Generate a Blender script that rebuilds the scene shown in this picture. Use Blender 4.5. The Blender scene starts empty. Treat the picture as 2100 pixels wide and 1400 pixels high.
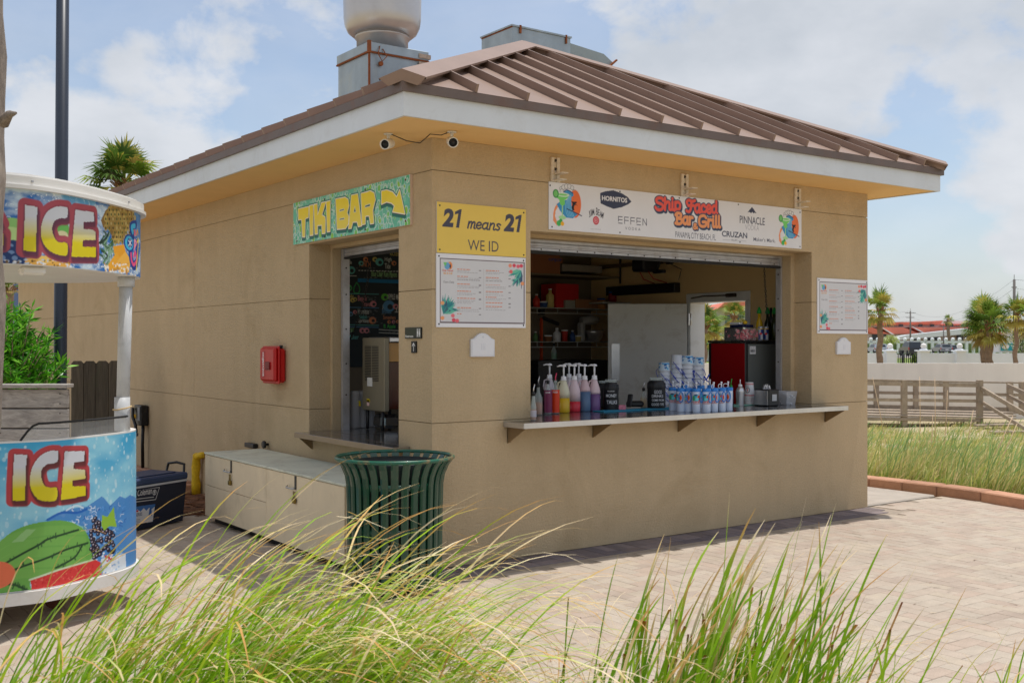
import bpy, math, random
import numpy as np
from mathutils import Vector, Matrix, Euler

random.seed(7)
RNG = np.random.default_rng(11)
R = math.radians
sc = bpy.context.scene
COL = sc.collection
PI = math.pi

# ------------------------------------------------------------------ camera, sky, sun
CAM = Vector((-4.011, -6.516, 1.6))
YAW = R(-35.85)
cd = bpy.data.cameras.new('camera')
cam = bpy.data.objects.new('camera', cd)
COL.objects.link(cam)
cam.location = CAM
cam.rotation_euler = (R(90), 0, YAW)
cd.sensor_width = 36
cd.lens = 36 * 2214 / 2100
cd.shift_y = 3 / 2100
cd.clip_start = 0.1
cd.clip_end = 4000
cd.dof.use_dof = True
cd.dof.focus_distance = 8.6
cd.dof.aperture_fstop = 6.3
sc.camera = cam

SUN_TO = Vector((0.222, -0.030, 1.0)).normalized()     # towards the sun
world = bpy.data.worlds.new('World')
sc.world = world
world.use_nodes = True
wn = world.node_tree.nodes
wl = world.node_tree.links
wn.clear()


def wnode(t, **kw):
    n = wn.new(t)
    for k, v in kw.items():
        setattr(n, k, v)
    return n


wout = wnode('ShaderNodeOutputWorld')
bg = wnode('ShaderNodeBackground')
bg.inputs['Strength'].default_value = 0.125
sky = wnode('ShaderNodeTexSky', sky_type='NISHITA', sun_disc=False)
sky.sun_elevation = math.asin(SUN_TO.z)
sky.sun_rotation = math.atan2(SUN_TO.x, SUN_TO.y)
sky.air_density = 1.0
sky.dust_density = 1.4
sky.ozone_density = 2.0
tc = wnode('ShaderNodeTexCoord')
sep = wnode('ShaderNodeSeparateXYZ')
wl.new(tc.outputs['Generated'], sep.inputs[0])


def wmath(op, a, b=None, c=None, clamp=False):
    n = wnode('ShaderNodeMath', operation=op, use_clamp=clamp)
    for i, v in enumerate((a, b, c)):
        if v is None:
            continue
        if isinstance(v, (int, float)):
            n.inputs[i].default_value = v
        else:
            wl.new(v, n.inputs[i])
    return n.outputs[0]


def wnoise(scale, detail, rough, dist=0.0, off=(0, 0, 0), zs=1.0):
    mp = wnode('ShaderNodeMapping')
    mp.inputs['Scale'].default_value = (1, 1, zs)
    mp.inputs['Location'].default_value = off
    wl.new(tc.outputs['Generated'], mp.inputs[0])
    n = wnode('ShaderNodeTexNoise')
    n.inputs['Scale'].default_value = scale
    n.inputs['Detail'].default_value = detail
    n.inputs['Roughness'].default_value = rough
    n.inputs['Distortion'].default_value = dist
    wl.new(mp.outputs[0], n.inputs[0])
    return n.outputs[0]


big = wnoise(3.1, 3, 0.5, 0.2, (7.7, 0.4, 1.3), 1.5)
fine = wnoise(9.0, 10, 0.57, 0.15, (0.3, 2.2, 0.0), 1.4)
dens = wmath('MULTIPLY_ADD', fine, 0.5, wmath('MULTIPLY', big, 0.8))
cloud = wnode('ShaderNodeMapRange', interpolation_type='SMOOTHSTEP')
cloud.inputs['From Min'].default_value = 0.565
cloud.inputs['From Max'].default_value = 0.675
wl.new(dens, cloud.inputs['Value'])
veil = wnoise(5.0, 5, 0.6, 0.4, (8, 3, 1), 2.2)
veil_m = wnode('ShaderNodeMapRange')
veil_m.inputs['From Min'].default_value = 0.35
veil_m.inputs['From Max'].default_value = 0.75
veil_m.inputs['To Min'].default_value = 0.2
veil_m.inputs['To Max'].default_value = 0.45
wl.new(veil, veil_m.inputs['Value'])
cover = wmath('MAXIMUM', wmath('MULTIPLY', cloud.outputs[0], 0.93), veil_m.outputs[0])
# clouds thicken into haze at the horizon
hz = wnode('ShaderNodeMapRange')
hz.inputs['From Min'].default_value = 0.0
hz.inputs['From Max'].default_value = 0.16
hz.inputs['To Min'].default_value = 0.72
hz.inputs['To Max'].default_value = 0.0
wl.new(sep.outputs[2], hz.inputs['Value'])
cover2 = wmath('MAXIMUM', cover, hz.outputs[0], clamp=True)
shade = wnoise(7.0, 6, 0.55, 0.1, (1.2, 5.2, 0.6), 1.8)
cr = wnode('ShaderNodeValToRGB')
cr.color_ramp.elements[0].position = 0.3
cr.color_ramp.elements[0].color = (4.0, 4.25, 4.6, 1)
cr.color_ramp.elements[1].position = 0.7
cr.color_ramp.elements[1].color = (5.4, 5.5, 5.75, 1)
wl.new(shade, cr.inputs[0])
mixw = wnode('ShaderNodeMix', data_type='RGBA')
wl.new(cover2, mixw.inputs['Factor'])
wl.new(sky.outputs[0], mixw.inputs['A'])
wl.new(cr.outputs[0], mixw.inputs['B'])
wl.new(mixw.outputs['Result'], bg.inputs['Color'])
wl.new(bg.outputs[0], wout.inputs[0])

sd = bpy.data.lights.new('sun', 'SUN')
sd.energy = 2.9
sd.angle = R(0.6)
sd.color = (1.0, 0.96, 0.90)
sun = bpy.data.objects.new('sun', sd)
COL.objects.link(sun)
sun.rotation_euler = SUN_TO.to_track_quat('Z', 'Y').to_euler()
sun.location = (10, -5, 30)

sc.view_settings.view_transform = 'Standard'
sc.view_settings.look = 'None'
sc.view_settings.gamma = 1
sc.view_settings.exposure = 0.24
sc.view_settings.use_curve_mapping = False
sc.render.engine = 'CYCLES'
sc.cycles.max_bounces = 8
sc.cycles.diffuse_bounces = 4
sc.cycles.glossy_bounces = 4
sc.cycles.transparent_max_bounces = 12
sc.cycles.caustics_reflective = False
sc.cycles.caustics_refractive = False

# ------------------------------------------------------------------ measuring helpers
F_PX, CX, HY = 2214.0, 1050.0, 703.0
RV = Vector((0.8106, -0.5857, 0)).normalized()          # camera right
FV = Vector((0.5857, 0.8106, 0)).normalized()           # camera forward


def ray(px, py):
    return RV * ((px - CX) / F_PX) + FV + Vector((0, 0, (HY - py) / F_PX))


def hit(px, py, axis, val):
    d = ray(px, py)
    return CAM + d * ((val - CAM[axis]) / d[axis])


def onx(px, py, x=0.0): return hit(px, py, 0, x)
def ony(px, py, y=0.0): return hit(px, py, 1, y)
def onz(px, py, z=0.0): return hit(px, py, 2, z)
def far(px, py, D): return CAM + ray(px, py) * D
def frame(X, D, z=0.0): return Vector((CAM.x, CAM.y, 0)) + RV * X + FV * D + Vector((0, 0, z))


# ------------------------------------------------------------------ materials
def srgb(r, g=None, b=None):
    if g is None:
        r, g, b = r
    def f(c):
        c = c / 255.0
        return c / 12.92 if c <= 0.04045 else ((c + 0.055) / 1.055) ** 2.4
    return (f(r), f(g), f(b), 1)


MATS = {}


def mat(name, color=(0.5, 0.5, 0.5), rough=0.6, metal=0.0, spec=0.5, var=0.0, vscale=3.0, bump=0.0, bscale=60.0,
        attr=None, alpha=1.0, trans=0.0, coat=0.0, streak=0.0, stain=None, stain_amt=0.0, stain_scale=2.0, grain=None,
        translucent=0.0, randobj=0.0, bdist=0.01, ior=1.45, speck=None):
    if name in MATS:
        return MATS[name]
    m = bpy.data.materials.new(name)
    m.use_nodes = True
    nt = m.node_tree
    N, L = nt.nodes, nt.links
    bs = N['Principled BSDF']
    color = tuple(color[:3]) + (1,)
    bs.inputs['Base Color'].default_value = color
    bs.inputs['Roughness'].default_value = rough
    bs.inputs['Metallic'].default_value = metal
    bs.inputs['Specular IOR Level'].default_value = spec
    bs.inputs['Alpha'].default_value = alpha
    bs.inputs['Transmission Weight'].default_value = trans
    bs.inputs['Coat Weight'].default_value = coat
    bs.inputs['IOR'].default_value = ior
    src = None
    tcn = N.new('ShaderNodeTexCoord')

    def noise(scale, detail=6, rough_=0.6, sc3=None, dist=0.0):
        n = N.new('ShaderNodeTexNoise')
        n.inputs['Scale'].default_value = scale
        n.inputs['Detail'].default_value = detail
        n.inputs['Roughness'].default_value = rough_
        n.inputs['Distortion'].default_value = dist
        if sc3:
            mp = N.new('ShaderNodeMapping')
            mp.inputs['Scale'].default_value = sc3
            L.new(tcn.outputs['Object'], mp.inputs[0])
            L.new(mp.outputs[0], n.inputs[0])
        else:
            L.new(tcn.outputs['Object'], n.inputs[0])
        return n.outputs[0]

    def mult(col_out, fac_out, lo, hi, flo=0.3, fhi=0.7):
        mr = N.new('ShaderNodeMapRange')
        mr.inputs['From Min'].default_value = flo
        mr.inputs['From Max'].default_value = fhi
        mr.inputs['To Min'].default_value = lo
        mr.inputs['To Max'].default_value = hi
        L.new(fac_out, mr.inputs[0])
        vm = N.new('ShaderNodeVectorMath')
        vm.operation = 'SCALE'
        L.new(col_out, vm.inputs[0])
        L.new(mr.outputs[0], vm.inputs['Scale'])
        return vm.outputs[0]

    if attr:
        a = N.new('ShaderNodeAttribute')
        a.attribute_name = attr
        src = a.outputs['Color']
    else:
        rgb = N.new('ShaderNodeRGB')
        rgb.outputs[0].default_value = color
        src = rgb.outputs[0]
    if randobj:
        oi = N.new('ShaderNodeObjectInfo')
        src = mult(src, oi.outputs['Random'], 1 - randobj, 1 + randobj, 0, 1)
    if var:
        src = mult(src, noise(vscale, 6, 0.65), 1 - var, 1 + var)
    if speck:
        src = mult(src, noise(speck[1], 3, 0.7), 1 - speck[0], 1 + speck[0])
    if streak:
        src = mult(src, noise(1.0, 5, 0.6, (4, 4, 0.4)), 1 - streak, 1 + streak * 0.6)
    if grain:
        src = mult(src, noise(1.0, 8, 0.7, grain[1], 1.2), 1 - grain[0], 1 + grain[0] * 0.7)
    if stain is not None:
        mr = N.new('ShaderNodeMapRange')
        mr.inputs['From Min'].default_value = 0.52
        mr.inputs['From Max'].default_value = 0.72
        mr.inputs['To Max'].default_value = stain_amt
        L.new(noise(stain_scale, 8, 0.7, dist=0.6), mr.inputs[0])
        mx = N.new('ShaderNodeMix')
        mx.data_type = 'RGBA'
        L.new(mr.outputs[0], mx.inputs['Factor'])
        L.new(src, mx.inputs['A'])
        mx.inputs['B'].default_value = tuple(stain[:3]) + (1,)
        src = mx.outputs['Result']
    L.new(src, bs.inputs['Base Color'])
    if bump:
        bn = N.new('ShaderNodeBump')
        bn.inputs['Strength'].default_value = bump
        bn.inputs['Distance'].default_value = bdist
        L.new(noise(bscale, 5, 0.6) if not grain else noise(1.0, 6, 0.65, tuple(v * 1.5 for v in grain[1])), bn.inputs['Height'])
        L.new(bn.outputs[0], bs.inputs['Normal'])
    if translucent:
        tr = N.new('ShaderNodeBsdfTranslucent')
        L.new(src, tr.inputs[0])
        ms = N.new('ShaderNodeMixShader')
        ms.inputs[0].default_value = translucent
        L.new(bs.outputs[0], ms.inputs[1])
        L.new(tr.outputs[0], ms.inputs[2])
        L.new(ms.outputs[0], N['Material Output'].inputs[0])
    MATS[name] = m
    return m


# ------------------------------------------------------------------ mesh builder
class MB:
    def __init__(self):
        self.v = []
        self.f = []
        self.c = []      # per-face colour (optional)
        self.m = []      # per-face material slot
        self.cur = None
        self.slot = 0
        self.sm = []
        self.smooth = False

    def color(self, c):
        self.cur = tuple(c[:3])
        return self

    def _face(self, idx):
        self.f.append(idx)
        self.c.append(self.cur)
        self.m.append(self.slot)
        self.sm.append(self.smooth)

    def verts(self, pts):
        n = len(self.v)
        self.v.extend([tuple(p) for p in pts])
        return n

    def poly(self, pts):
        n = self.verts(pts)
        self._face(tuple(range(n, n + len(pts))))
        return self

    def box(self, x0, x1, y0, y1, z0, z1, M=None, bev=0.0):
        if x1 < x0: x0, x1 = x1, x0
        if y1 < y0: y0, y1 = y1, y0
        if z1 < z0: z0, z1 = z1, z0
        if bev > 0:
            b = min(bev, (x1 - x0) * .45, (y1 - y0) * .45, (z1 - z0) * .45)
            ring = lambda ins, z: [(x0 + ins, y0 + b if ins == 0 else y0 + ins, z)]
            # chamfered box: 24 verts
            pts = []
            for sx in (0, 1):
                for sy in (0, 1):
                    for sz in (0, 1):
                        X = x1 if sx else x0
                        Y = y1 if sy else y0
                        Z = z1 if sz else z0
                        dx = -b if sx else b
                        dy = -b if sy else b
                        dz = -b if sz else b
                        pts += [(X, Y + dy, Z + dz), (X + dx, Y, Z + dz), (X + dx, Y + dy, Z)]
            if M is not None:
                pts = [tuple(M @ Vector(p)) for p in pts]
            n = self.verts(pts)
            I = lambda sx, sy, sz, k: n + ((sx * 2 + sy) * 2 + sz) * 3 + k
            for s in (0, 1):
                q = [I(s, 0, 0, 0), I(s, 1, 0, 0), I(s, 1, 1, 0), I(s, 0, 1, 0)]
                self._face(tuple(q if s else q[::-1]))
                q = [I(0, s, 0, 1), I(1, s, 0, 1), I(1, s, 1, 1), I(0, s, 1, 1)]
                self._face(tuple(q[::-1] if s else q))
                q = [I(0, 0, s, 2), I(1, 0, s, 2), I(1, 1, s, 2), I(0, 1, s, 2)]
                self._face(tuple(q if s else q[::-1]))
            for a in (0, 1):
                for c in (0, 1):
                    self._face((I(0, a, c, 1), I(1, a, c, 1), I(1, a, c, 2), I(0, a, c, 2)))
                    self._face((I(a, 0, c, 0), I(a, 1, c, 0), I(a, 1, c, 2), I(a, 0, c, 2)))
                    self._face((I(a, c, 0, 0), I(a, c, 1, 0), I(a, c, 1, 1), I(a, c, 0, 1)))
                    for d in (0, 1):
                        self._face((I(a, c, d, 0), I(a, c, d, 1), I(a, c, d, 2)))
            return self
        pts = [(x0, y0, z0), (x1, y0, z0), (x1, y1, z0), (x0, y1, z0), (x0, y0, z1), (x1, y0, z1), (x1, y1, z1), (x0, y1, z1)]
        if M is not None:
            pts = [tuple(M @ Vector(p)) for p in pts]
        n = self.verts(pts)
        for q in ((0, 3, 2, 1), (4, 5, 6, 7), (0, 1, 5, 4), (1, 2, 6, 5), (2, 3, 7, 6), (3, 0, 4, 7)):
            self._face(tuple(n + i for i in q))
        return self

    def cbox(self, c, size, rz=0.0, bev=0.0, R3=None):
        M = Matrix.Translation(c) @ (R3 if R3 is not None else Matrix.Rotation(rz, 4, 'Z'))
        a, b, d = (s / 2 for s in size)
        return self.box(-a, a, -b, b, -d, d, M, bev)

    def beam(self, p, q, w, h, up=(0, 0, 1), bev=0.0):
        p, q = Vector(p), Vector(q)
        d = (q - p)
        L_ = d.length
        d.normalize()
        u = Vector(up)
        s = d.cross(u)
        if s.length < 1e-4:
            s = d.cross(Vector((1, 0, 0)))
        s.normalize()
        u = s.cross(d)
        M = Matrix((( d.x, s.x, u.x, p.x), (d.y, s.y, u.y, p.y), (d.z, s.z, u.z, p.z), (0, 0, 0, 1)))
        return self.box(0, L_, -w / 2, w / 2, -h / 2, h / 2, M, bev)

    def lathe(self, prof, n=24, c=(0, 0, 0), M=None, cap=True, sx=1.0, sy=1.0, smooth=True):
        rows = []
        for r, z in prof:
            pts = []
            for k in range(n):
                a = 2 * PI * k / n
                p = Vector((c[0] + r * sx * math.cos(a), c[1] + r * sy * math.sin(a), c[2] + z))
                pts.append(tuple(M @ p) if M is not None else tuple(p))
            rows.append(self.verts(pts))
        old = self.smooth
        self.smooth = smooth
        for i in range(len(rows) - 1):
            for k in range(n):
                k2 = (k + 1) % n
                self._face((rows[i] + k, rows[i] + k2, rows[i + 1] + k2, rows[i + 1] + k))
        self.smooth = old
        if cap:
            if prof[0][0] > 1e-4:
                self._face(tuple(rows[0] + k for k in range(n))[::-1])
            if prof[-1][0] > 1e-4:
                self._face(tuple(rows[-1] + k for k in range(n)))
        return self

    def cyl(self, c, r, h, n=20, M=None, smooth=True):
        return self.lathe([(r, 0), (r, h)], n, c, M, smooth=smooth)

    def tube(self, path, r, n=8, closed=False, cap=True):
        P = [Vector(p) for p in path]
        rr = r if isinstance(r, (list, tuple)) else [r] * len(P)
        rows = []
        prev = None
        m = len(P)
        for i, p in enumerate(P):
            if closed:
                d = P[(i + 1) % m] - P[i - 1]
            else:
                d = P[min(i + 1, m - 1)] - P[max(i - 1, 0)]
            d.normalize()
            if prev is None:
                a = Vector((0, 0, 1)) if abs(d.z) < 0.9 else Vector((1, 0, 0))
                s = d.cross(a).normalized()
            else:
                s = (prev - d * prev.dot(d)).normalized()
            prev = s
            t = d.cross(s)
            rows.append(self.verts([p + (s * math.cos(2 * PI * k / n) + t * math.sin(2 * PI * k / n)) * rr[i] for k in range(n)]))
        old = self.smooth
        self.smooth = True
        for i in range(m if closed else m - 1):
            j = (i + 1) % m
            for k in range(n):
                k2 = (k + 1) % n
                self._face((rows[i] + k, rows[i] + k2, rows[j] + k2, rows[j] + k))
        self.smooth = old
        if cap and not closed:
            self._face(tuple(rows[0] + k for k in range(n))[::-1])
            self._face(tuple(rows[-1] + k for k in range(n)))
        return self

    def prism(self, pts2, M, t):
        """polygon in local xy extruded along local z from 0 to t"""
        n = len(pts2)
        a = self.verts([M @ Vector((x, y, 0)) for x, y in pts2])
        b = self.verts([M @ Vector((x, y, t)) for x, y in pts2])
        self._face(tuple(range(a, a + n))[::-1])
        self._face(tuple(range(b, b + n)))
        for i in range(n):
            j = (i + 1) % n
            self._face((a + i, a + j, b + j, b + i))
        return self

    def mesh(self, name, mats):
        me = bpy.data.meshes.new(name)
        me.from_pydata(self.v, [], self.f)
        for m in (mats if isinstance(mats, (list, tuple)) else [mats]):
            me.materials.append(m)
        if any(self.m):
            me.polygons.foreach_set('material_index', self.m)
        if any(self.sm):
            me.polygons.foreach_set('use_smooth', self.sm)
        if any(c is not None for c in self.c):
            at = me.color_attributes.new('Col', 'FLOAT_COLOR', 'CORNER')
            arr = []
            for f, c in zip(self.f, self.c):
                c = c or (0.5, 0.5, 0.5)
                arr.extend((c[0], c[1], c[2], 1.0) * len(f))
            at.data.foreach_set('color', arr)
        me.update()
        return me

    def shift(self, off):
        o = Vector(off)
        self.v = [(a - o.x, b - o.y, c - o.z) for a, b, c in self.v]
        return self


def obj(name, mb, mats, parent=None, world=True, loc=None, label=None, kind=None, fix=True):
    """link the built shape as one mesh object; world=True: its coordinates are world ones, made local to the parent"""
    me = mb
    if isinstance(mb, MB):
        if parent is not None and world:
            off = Vector(parent.location)
            if parent.parent is not None:
                off += Vector(parent.parent.location)
            mb.shift(off)
        me = mb.mesh(name, mats)
    o = bpy.data.objects.new(name, me)
    COL.objects.link(o)
    if parent is not None:
        o.parent = parent
    if loc is not None:
        o.location = loc
    if label:
        o['label'] = label
    if kind:
        o['kind'] = kind
    return o


def tag(o, label, cat, group=None, kind=None):
    o['label'] = label
    o['category'] = cat
    if group:
        o['group'] = group
    if kind:
        o['kind'] = kind
    return o


def thing(name, label, cat, loc=(0, 0, 0), rz=0.0, group=None):
    o = bpy.data.objects.new(name, None)
    COL.objects.link(o)
    o.location = loc
    o.rotation_euler = (0, 0, rz)
    o.empty_display_size = 0.1
    return tag(o, label, cat, group)


def dup(root, loc=None, rz=None, label=None, scale=None):
    r = root.copy()
    COL.objects.link(r)
    if loc is not None: r.location = loc
    if rz is not None: r.rotation_euler = (0, 0, rz)
    if label: r['label'] = label
    if scale: r.scale = (scale, scale, scale)
    for ch in list(root.children):
        c = ch.copy()
        COL.objects.link(c)
        c.parent = r
        for g in list(ch.children):
            d = g.copy()
            COL.objects.link(d)
            d.parent = c
    return r


def struct(name, mb, mats, parent=None):
    o = obj(name, mb, mats, parent)
    o['kind'] = 'structure'
    return o


# ------------------------------------------------------------------ flat print: a small painter whose canvas becomes a fine coloured sheet
def vnoise(nx, ny, cells_x, cells_y, seed=0, octaves=4):
    g = np.random.default_rng(seed)
    out = np.zeros((ny, nx))
    amp, tot = 1.0, 0.0
    for o in range(octaves):
        cx_, cy_ = int(cells_x * 2 ** o) + 2, int(cells_y * 2 ** o) + 2
        G = g.random((cy_ + 1, cx_ + 1))
        xs = np.linspace(0, cx_ - 1e-6, nx)
        ys = np.linspace(0, cy_ - 1e-6, ny)
        xi, yi = xs.astype(int), ys.astype(int)
        fx, fy = xs - xi, ys - yi
        fx, fy = fx * fx * (3 - 2 * fx), fy * fy * (3 - 2 * fy)
        a = G[np.ix_(yi, xi)] * (1 - fx) + G[np.ix_(yi, xi + 1)] * fx
        b = G[np.ix_(yi + 1, xi)] * (1 - fx) + G[np.ix_(yi + 1, xi + 1)] * fx
        out += amp * (a * (1 - fy)[:, None] + b * fy[:, None])
        tot += amp
        amp *= 0.5
    return out / tot


FONT_CACHE = {}


def glyph_tris(body, bold=0.0, shear=0.0, space=1.0):
    key = (body, bold, shear, space)
    if key in FONT_CACHE:
        return FONT_CACHE[key]
    cu = bpy.data.curves.new('text', 'FONT')
    cu.body = body
    cu.offset = bold
    cu.shear = shear
    cu.space_character = space
    cu.resolution_u = 3
    o = bpy.data.objects.new('text', cu)
    COL.objects.link(o)
    dg = bpy.context.evaluated_depsgraph_get()
    me = bpy.data.meshes.new_from_object(o.evaluated_get(dg))
    me.calc_loop_triangles()
    co = np.zeros(len(me.vertices) * 3)
    me.vertices.foreach_get('co', co)
    co = co.reshape(-1, 3)[:, :2]
    t = np.array([tuple(x.vertices) for x in me.loop_triangles], dtype=int).reshape(-1, 3)
    tr = co[t]
    bpy.data.objects.remove(o)
    bpy.data.curves.remove(cu)
    bpy.data.meshes.remove(me)
    FONT_CACHE[key] = tr
    return tr


class Canvas:
    def __init__(self, w, h, cell, base=(200, 200, 200)):
        self.w, self.h = w, h
        self.nx, self.ny = int(round(w / cell)) + 1, int(round(h / cell)) + 1
        self.a = np.zeros((self.ny, self.nx, 3))
        self.a[:] = srgb(base)[:3]
        self.xs = np.linspace(0, w, self.nx)
        self.ys = np.linspace(0, h, self.ny)

    def _sub(self, x0, x1, y0, y1):
        i0, i1 = np.searchsorted(self.xs, [x0, x1])
        j0, j1 = np.searchsorted(self.ys, [y0, y1])
        return slice(max(j0 - 1, 0), min(j1 + 1, self.ny)), slice(max(i0 - 1, 0), min(i1 + 1, self.nx))

    def _put(self, sj, si, mask, col, op=1.0):
        c = np.array(srgb(col)[:3]) if not isinstance(col, np.ndarray) else col
        m = mask[..., None] * op
        self.a[sj, si] = self.a[sj, si] * (1 - m) + c * m

    def poly(self, pts, col, op=1.0):
        P = np.array(pts, float)
        sj, si = self._sub(P[:, 0].min(), P[:, 0].max(), P[:, 1].min(), P[:, 1].max())
        X, Y = np.meshgrid(self.xs[si], self.ys[sj])
        ins = np.zeros(X.shape, bool)
        n = len(P)
        for i in range(n):
            x1, y1 = P[i]
            x2, y2 = P[(i + 1) % n]
            if y1 == y2:
                continue
            c = ((y1 > Y) != (y2 > Y)) & (X < (x2 - x1) * (Y - y1) / (y2 - y1) + x1)
            ins ^= c
        if callable(col):
            cc = col(X, Y)
            m = (ins * op)[..., None]
            self.a[sj, si] = self.a[sj, si] * (1 - m) + cc * m
        else:
            self._put(sj, si, ins.astype(float), col, op)
        return self

    def stroke(self, pts, w, col, op=1.0, closed=False):
        P = [tuple(p) for p in pts]
        if closed:
            P.append(P[0])
        A = np.array(P, float)
        r = w / 2
        sj, si = self._sub(A[:, 0].min() - r, A[:, 0].max() + r, A[:, 1].min() - r, A[:, 1].max() + r)
        X, Y = np.meshgrid(self.xs[si], self.ys[sj])
        d = np.full(X.shape, 1e9)
        for (x1, y1), (x2, y2) in zip(P[:-1], P[1:]):
            dx, dy = x2 - x1, y2 - y1
            L2 = dx * dx + dy * dy + 1e-12
            t = np.clip(((X - x1) * dx + (Y - y1) * dy) / L2, 0, 1)
            d = np.minimum(d, np.hypot(X - x1 - t * dx, Y - y1 - t * dy))
        cell = self.xs[1] - self.xs[0]
        m = np.clip((r - d) / cell + 0.5, 0, 1)
        if callable(col):
            cc = col(X, Y)
            mm = (m * op)[..., None]
            self.a[sj, si] = self.a[sj, si] * (1 - mm) + cc * mm
        else:
            self._put(sj, si, m, col, op)
        return self

    def ell(self, cx_, cy_, rx, ry, col, op=1.0, rot=0.0, ring=0.0):
        r = max(rx, ry) * 1.1
        sj, si = self._sub(cx_ - r, cx_ + r, cy_ - r, cy_ + r)
        X, Y = np.meshgrid(self.xs[si], self.ys[sj])
        c, s = math.cos(rot), math.sin(rot)
        U = ((X - cx_) * c + (Y - cy_) * s) / rx
        V = (-(X - cx_) * s + (Y - cy_) * c) / ry
        q = np.hypot(U, V)
        cell = (self.xs[1] - self.xs[0]) / min(rx, ry)
        m = np.clip((1 - q) / cell + 0.5, 0, 1)
        if ring:
            m = m * np.clip((q - (1 - ring)) / cell + 0.5, 0, 1)
        self._put(sj, si, m, col, op)
        return self

    def rect(self, x0, x1, y0, y1, col, op=1.0):
        return self.poly([(x0, y0), (x1, y0), (x1, y1), (x0, y1)], col, op)

    def text(self, body, x0, x1, y0, y1, col, bold=0.0, shear=0.0, space=1.0, op=1.0, rot=0.0, skew=0.0):
        T = glyph_tris(body, bold, shear, space)
        if len(T) == 0:
            return self
        mn, mx = T.reshape(-1, 2).min(0), T.reshape(-1, 2).max(0)
        P = (T - mn) / (mx - mn)
        q = np.empty_like(P)
        q[..., 0] = x0 + P[..., 0] * (x1 - x0)
        q[..., 1] = y0 + P[..., 1] * (y1 - y0) + skew * P[..., 0]
        if rot:
            c, s = math.cos(rot), math.sin(rot)
            mx_, my_ = (x0 + x1) / 2, (y0 + y1) / 2
            X, Y = q[..., 0] - mx_, q[..., 1] - my_
            q[..., 0], q[..., 1] = mx_ + X * c - Y * s, my_ + X * s + Y * c
        lin = np.array(srgb(col)[:3])
        # 2x2 supersampled coverage
        cell = self.xs[1] - self.xs[0]
        lo, hi = q.reshape(-1, 2).min(0), q.reshape(-1, 2).max(0)
        sj, si = self._sub(lo[0], hi[0], lo[1], hi[1])
        bx, by = self.xs[si], self.ys[sj]
        if len(bx) < 2 or len(by) < 2:
            return self
        SS = 3
        acc = np.zeros((len(by), len(bx)))
        for oy in range(SS):
            for ox in range(SS):
                gx = bx + (ox - 1) * cell / SS
                gy = by + (oy - 1) * cell / SS
                m = np.zeros((len(by), len(bx)), bool)
                for t in q:
                    tx0, tx1 = t[:, 0].min(), t[:, 0].max()
                    ty0, ty1 = t[:, 1].min(), t[:, 1].max()
                    i0, i1 = np.searchsorted(gx, [tx0, tx1])
                    j0, j1 = np.searchsorted(gy, [ty0, ty1])
                    if i1 <= i0 or j1 <= j0:
                        continue
                    X = gx[i0:i1][None, :]
                    Y = gy[j0:j1][:, None]
                    (ax, ay), (bx_, by_), (cx_, cy_) = t
                    d1 = (bx_ - ax) * (Y - ay) - (by_ - ay) * (X - ax)
                    d2 = (cx_ - bx_) * (Y - by_) - (cy_ - by_) * (X - bx_)
                    d3 = (ax - cx_) * (Y - cy_) - (ay - cy_) * (X - cx_)
                    m[j0:j1, i0:i1] |= ((d1 >= 0) & (d2 >= 0) & (d3 >= 0)) | ((d1 <= 0) & (d2 <= 0) & (d3 <= 0))
                acc += m
        m = (acc / (SS * SS))[..., None] * op
        self.a[sj, si] = self.a[sj, si] * (1 - m) + lin * m
        return self

    def sheet(self, name, P, material, parent=None):
        """P(S, T) -> world coordinates (three arrays)"""
        S, T = np.meshgrid(self.xs, self.ys)
        X, Y, Z = P(S, T)
        V = np.stack([X, Y, Z], -1).reshape(-1, 3).astype(np.float32)
        if parent is not None:
            V -= np.array(parent.location, dtype=np.float32)
        nx, ny = self.nx, self.ny
        i = np.arange(nx * ny).reshape(ny, nx)
        Q = np.stack([i[:-1, :-1], i[:-1, 1:], i[1:, 1:], i[1:, :-1]], -1).reshape(-1, 4)
        me = bpy.data.meshes.new(name)
        me.vertices.add(nx * ny)
        me.vertices.foreach_set('co', V.ravel())
        me.loops.add(Q.size)
        me.loops.foreach_set('vertex_index', Q.ravel().astype(np.int32))
        me.polygons.add(len(Q))
        me.polygons.foreach_set('loop_start', np.arange(0, Q.size, 4, dtype=np.int32))
        me.update(calc_edges=True)
        at = me.color_attributes.new('Col', 'FLOAT_COLOR', 'POINT')
        C4 = np.ones((ny * nx, 4), np.float32)
        C4[:, :3] = np.clip(self.a.reshape(-1, 3), 0, 1)
        at.data.foreach_set('color', C4.ravel())
        me.materials.append(material)
        me.polygons.foreach_set('use_smooth', np.ones(len(Q), bool))
        o = bpy.data.objects.new(name, me)
        COL.objects.link(o)
        if parent is not None:
            o.parent = parent
        return o


PRINT = mat('printed_vinyl', attr='Col', rough=0.45, spec=0.4, var=0.03, vscale=4)
ATTR = mat('painted_attr', attr='Col', rough=0.6)

# ------------------------------------------------------------------ ground
def smooth(t):
    t = max(0.0, min(1.0, t))
    return t * t * (3 - 2 * t)


def dist_of(x, y):
    w = Vector((x, y, 0)) - Vector((CAM.x, CAM.y, 0))
    return w.dot(FV), w.dot(RV)


def ground_z(x, y):
    D, X = dist_of(x, y)
    if D > 38.2:
        return -0.03
    if x < 6.45:
        return -0.03
    t = (x - 6.45) / 17.0
    return -0.03 - 1.03 * min(1.0, t) + 0.05 * math.sin(x * 1.3 + y * 0.8) * min(1, t * 4) + (0.05 if t < 0.3 else 0) * smooth(t * 8) * (1 - smooth(t * 3))


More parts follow.
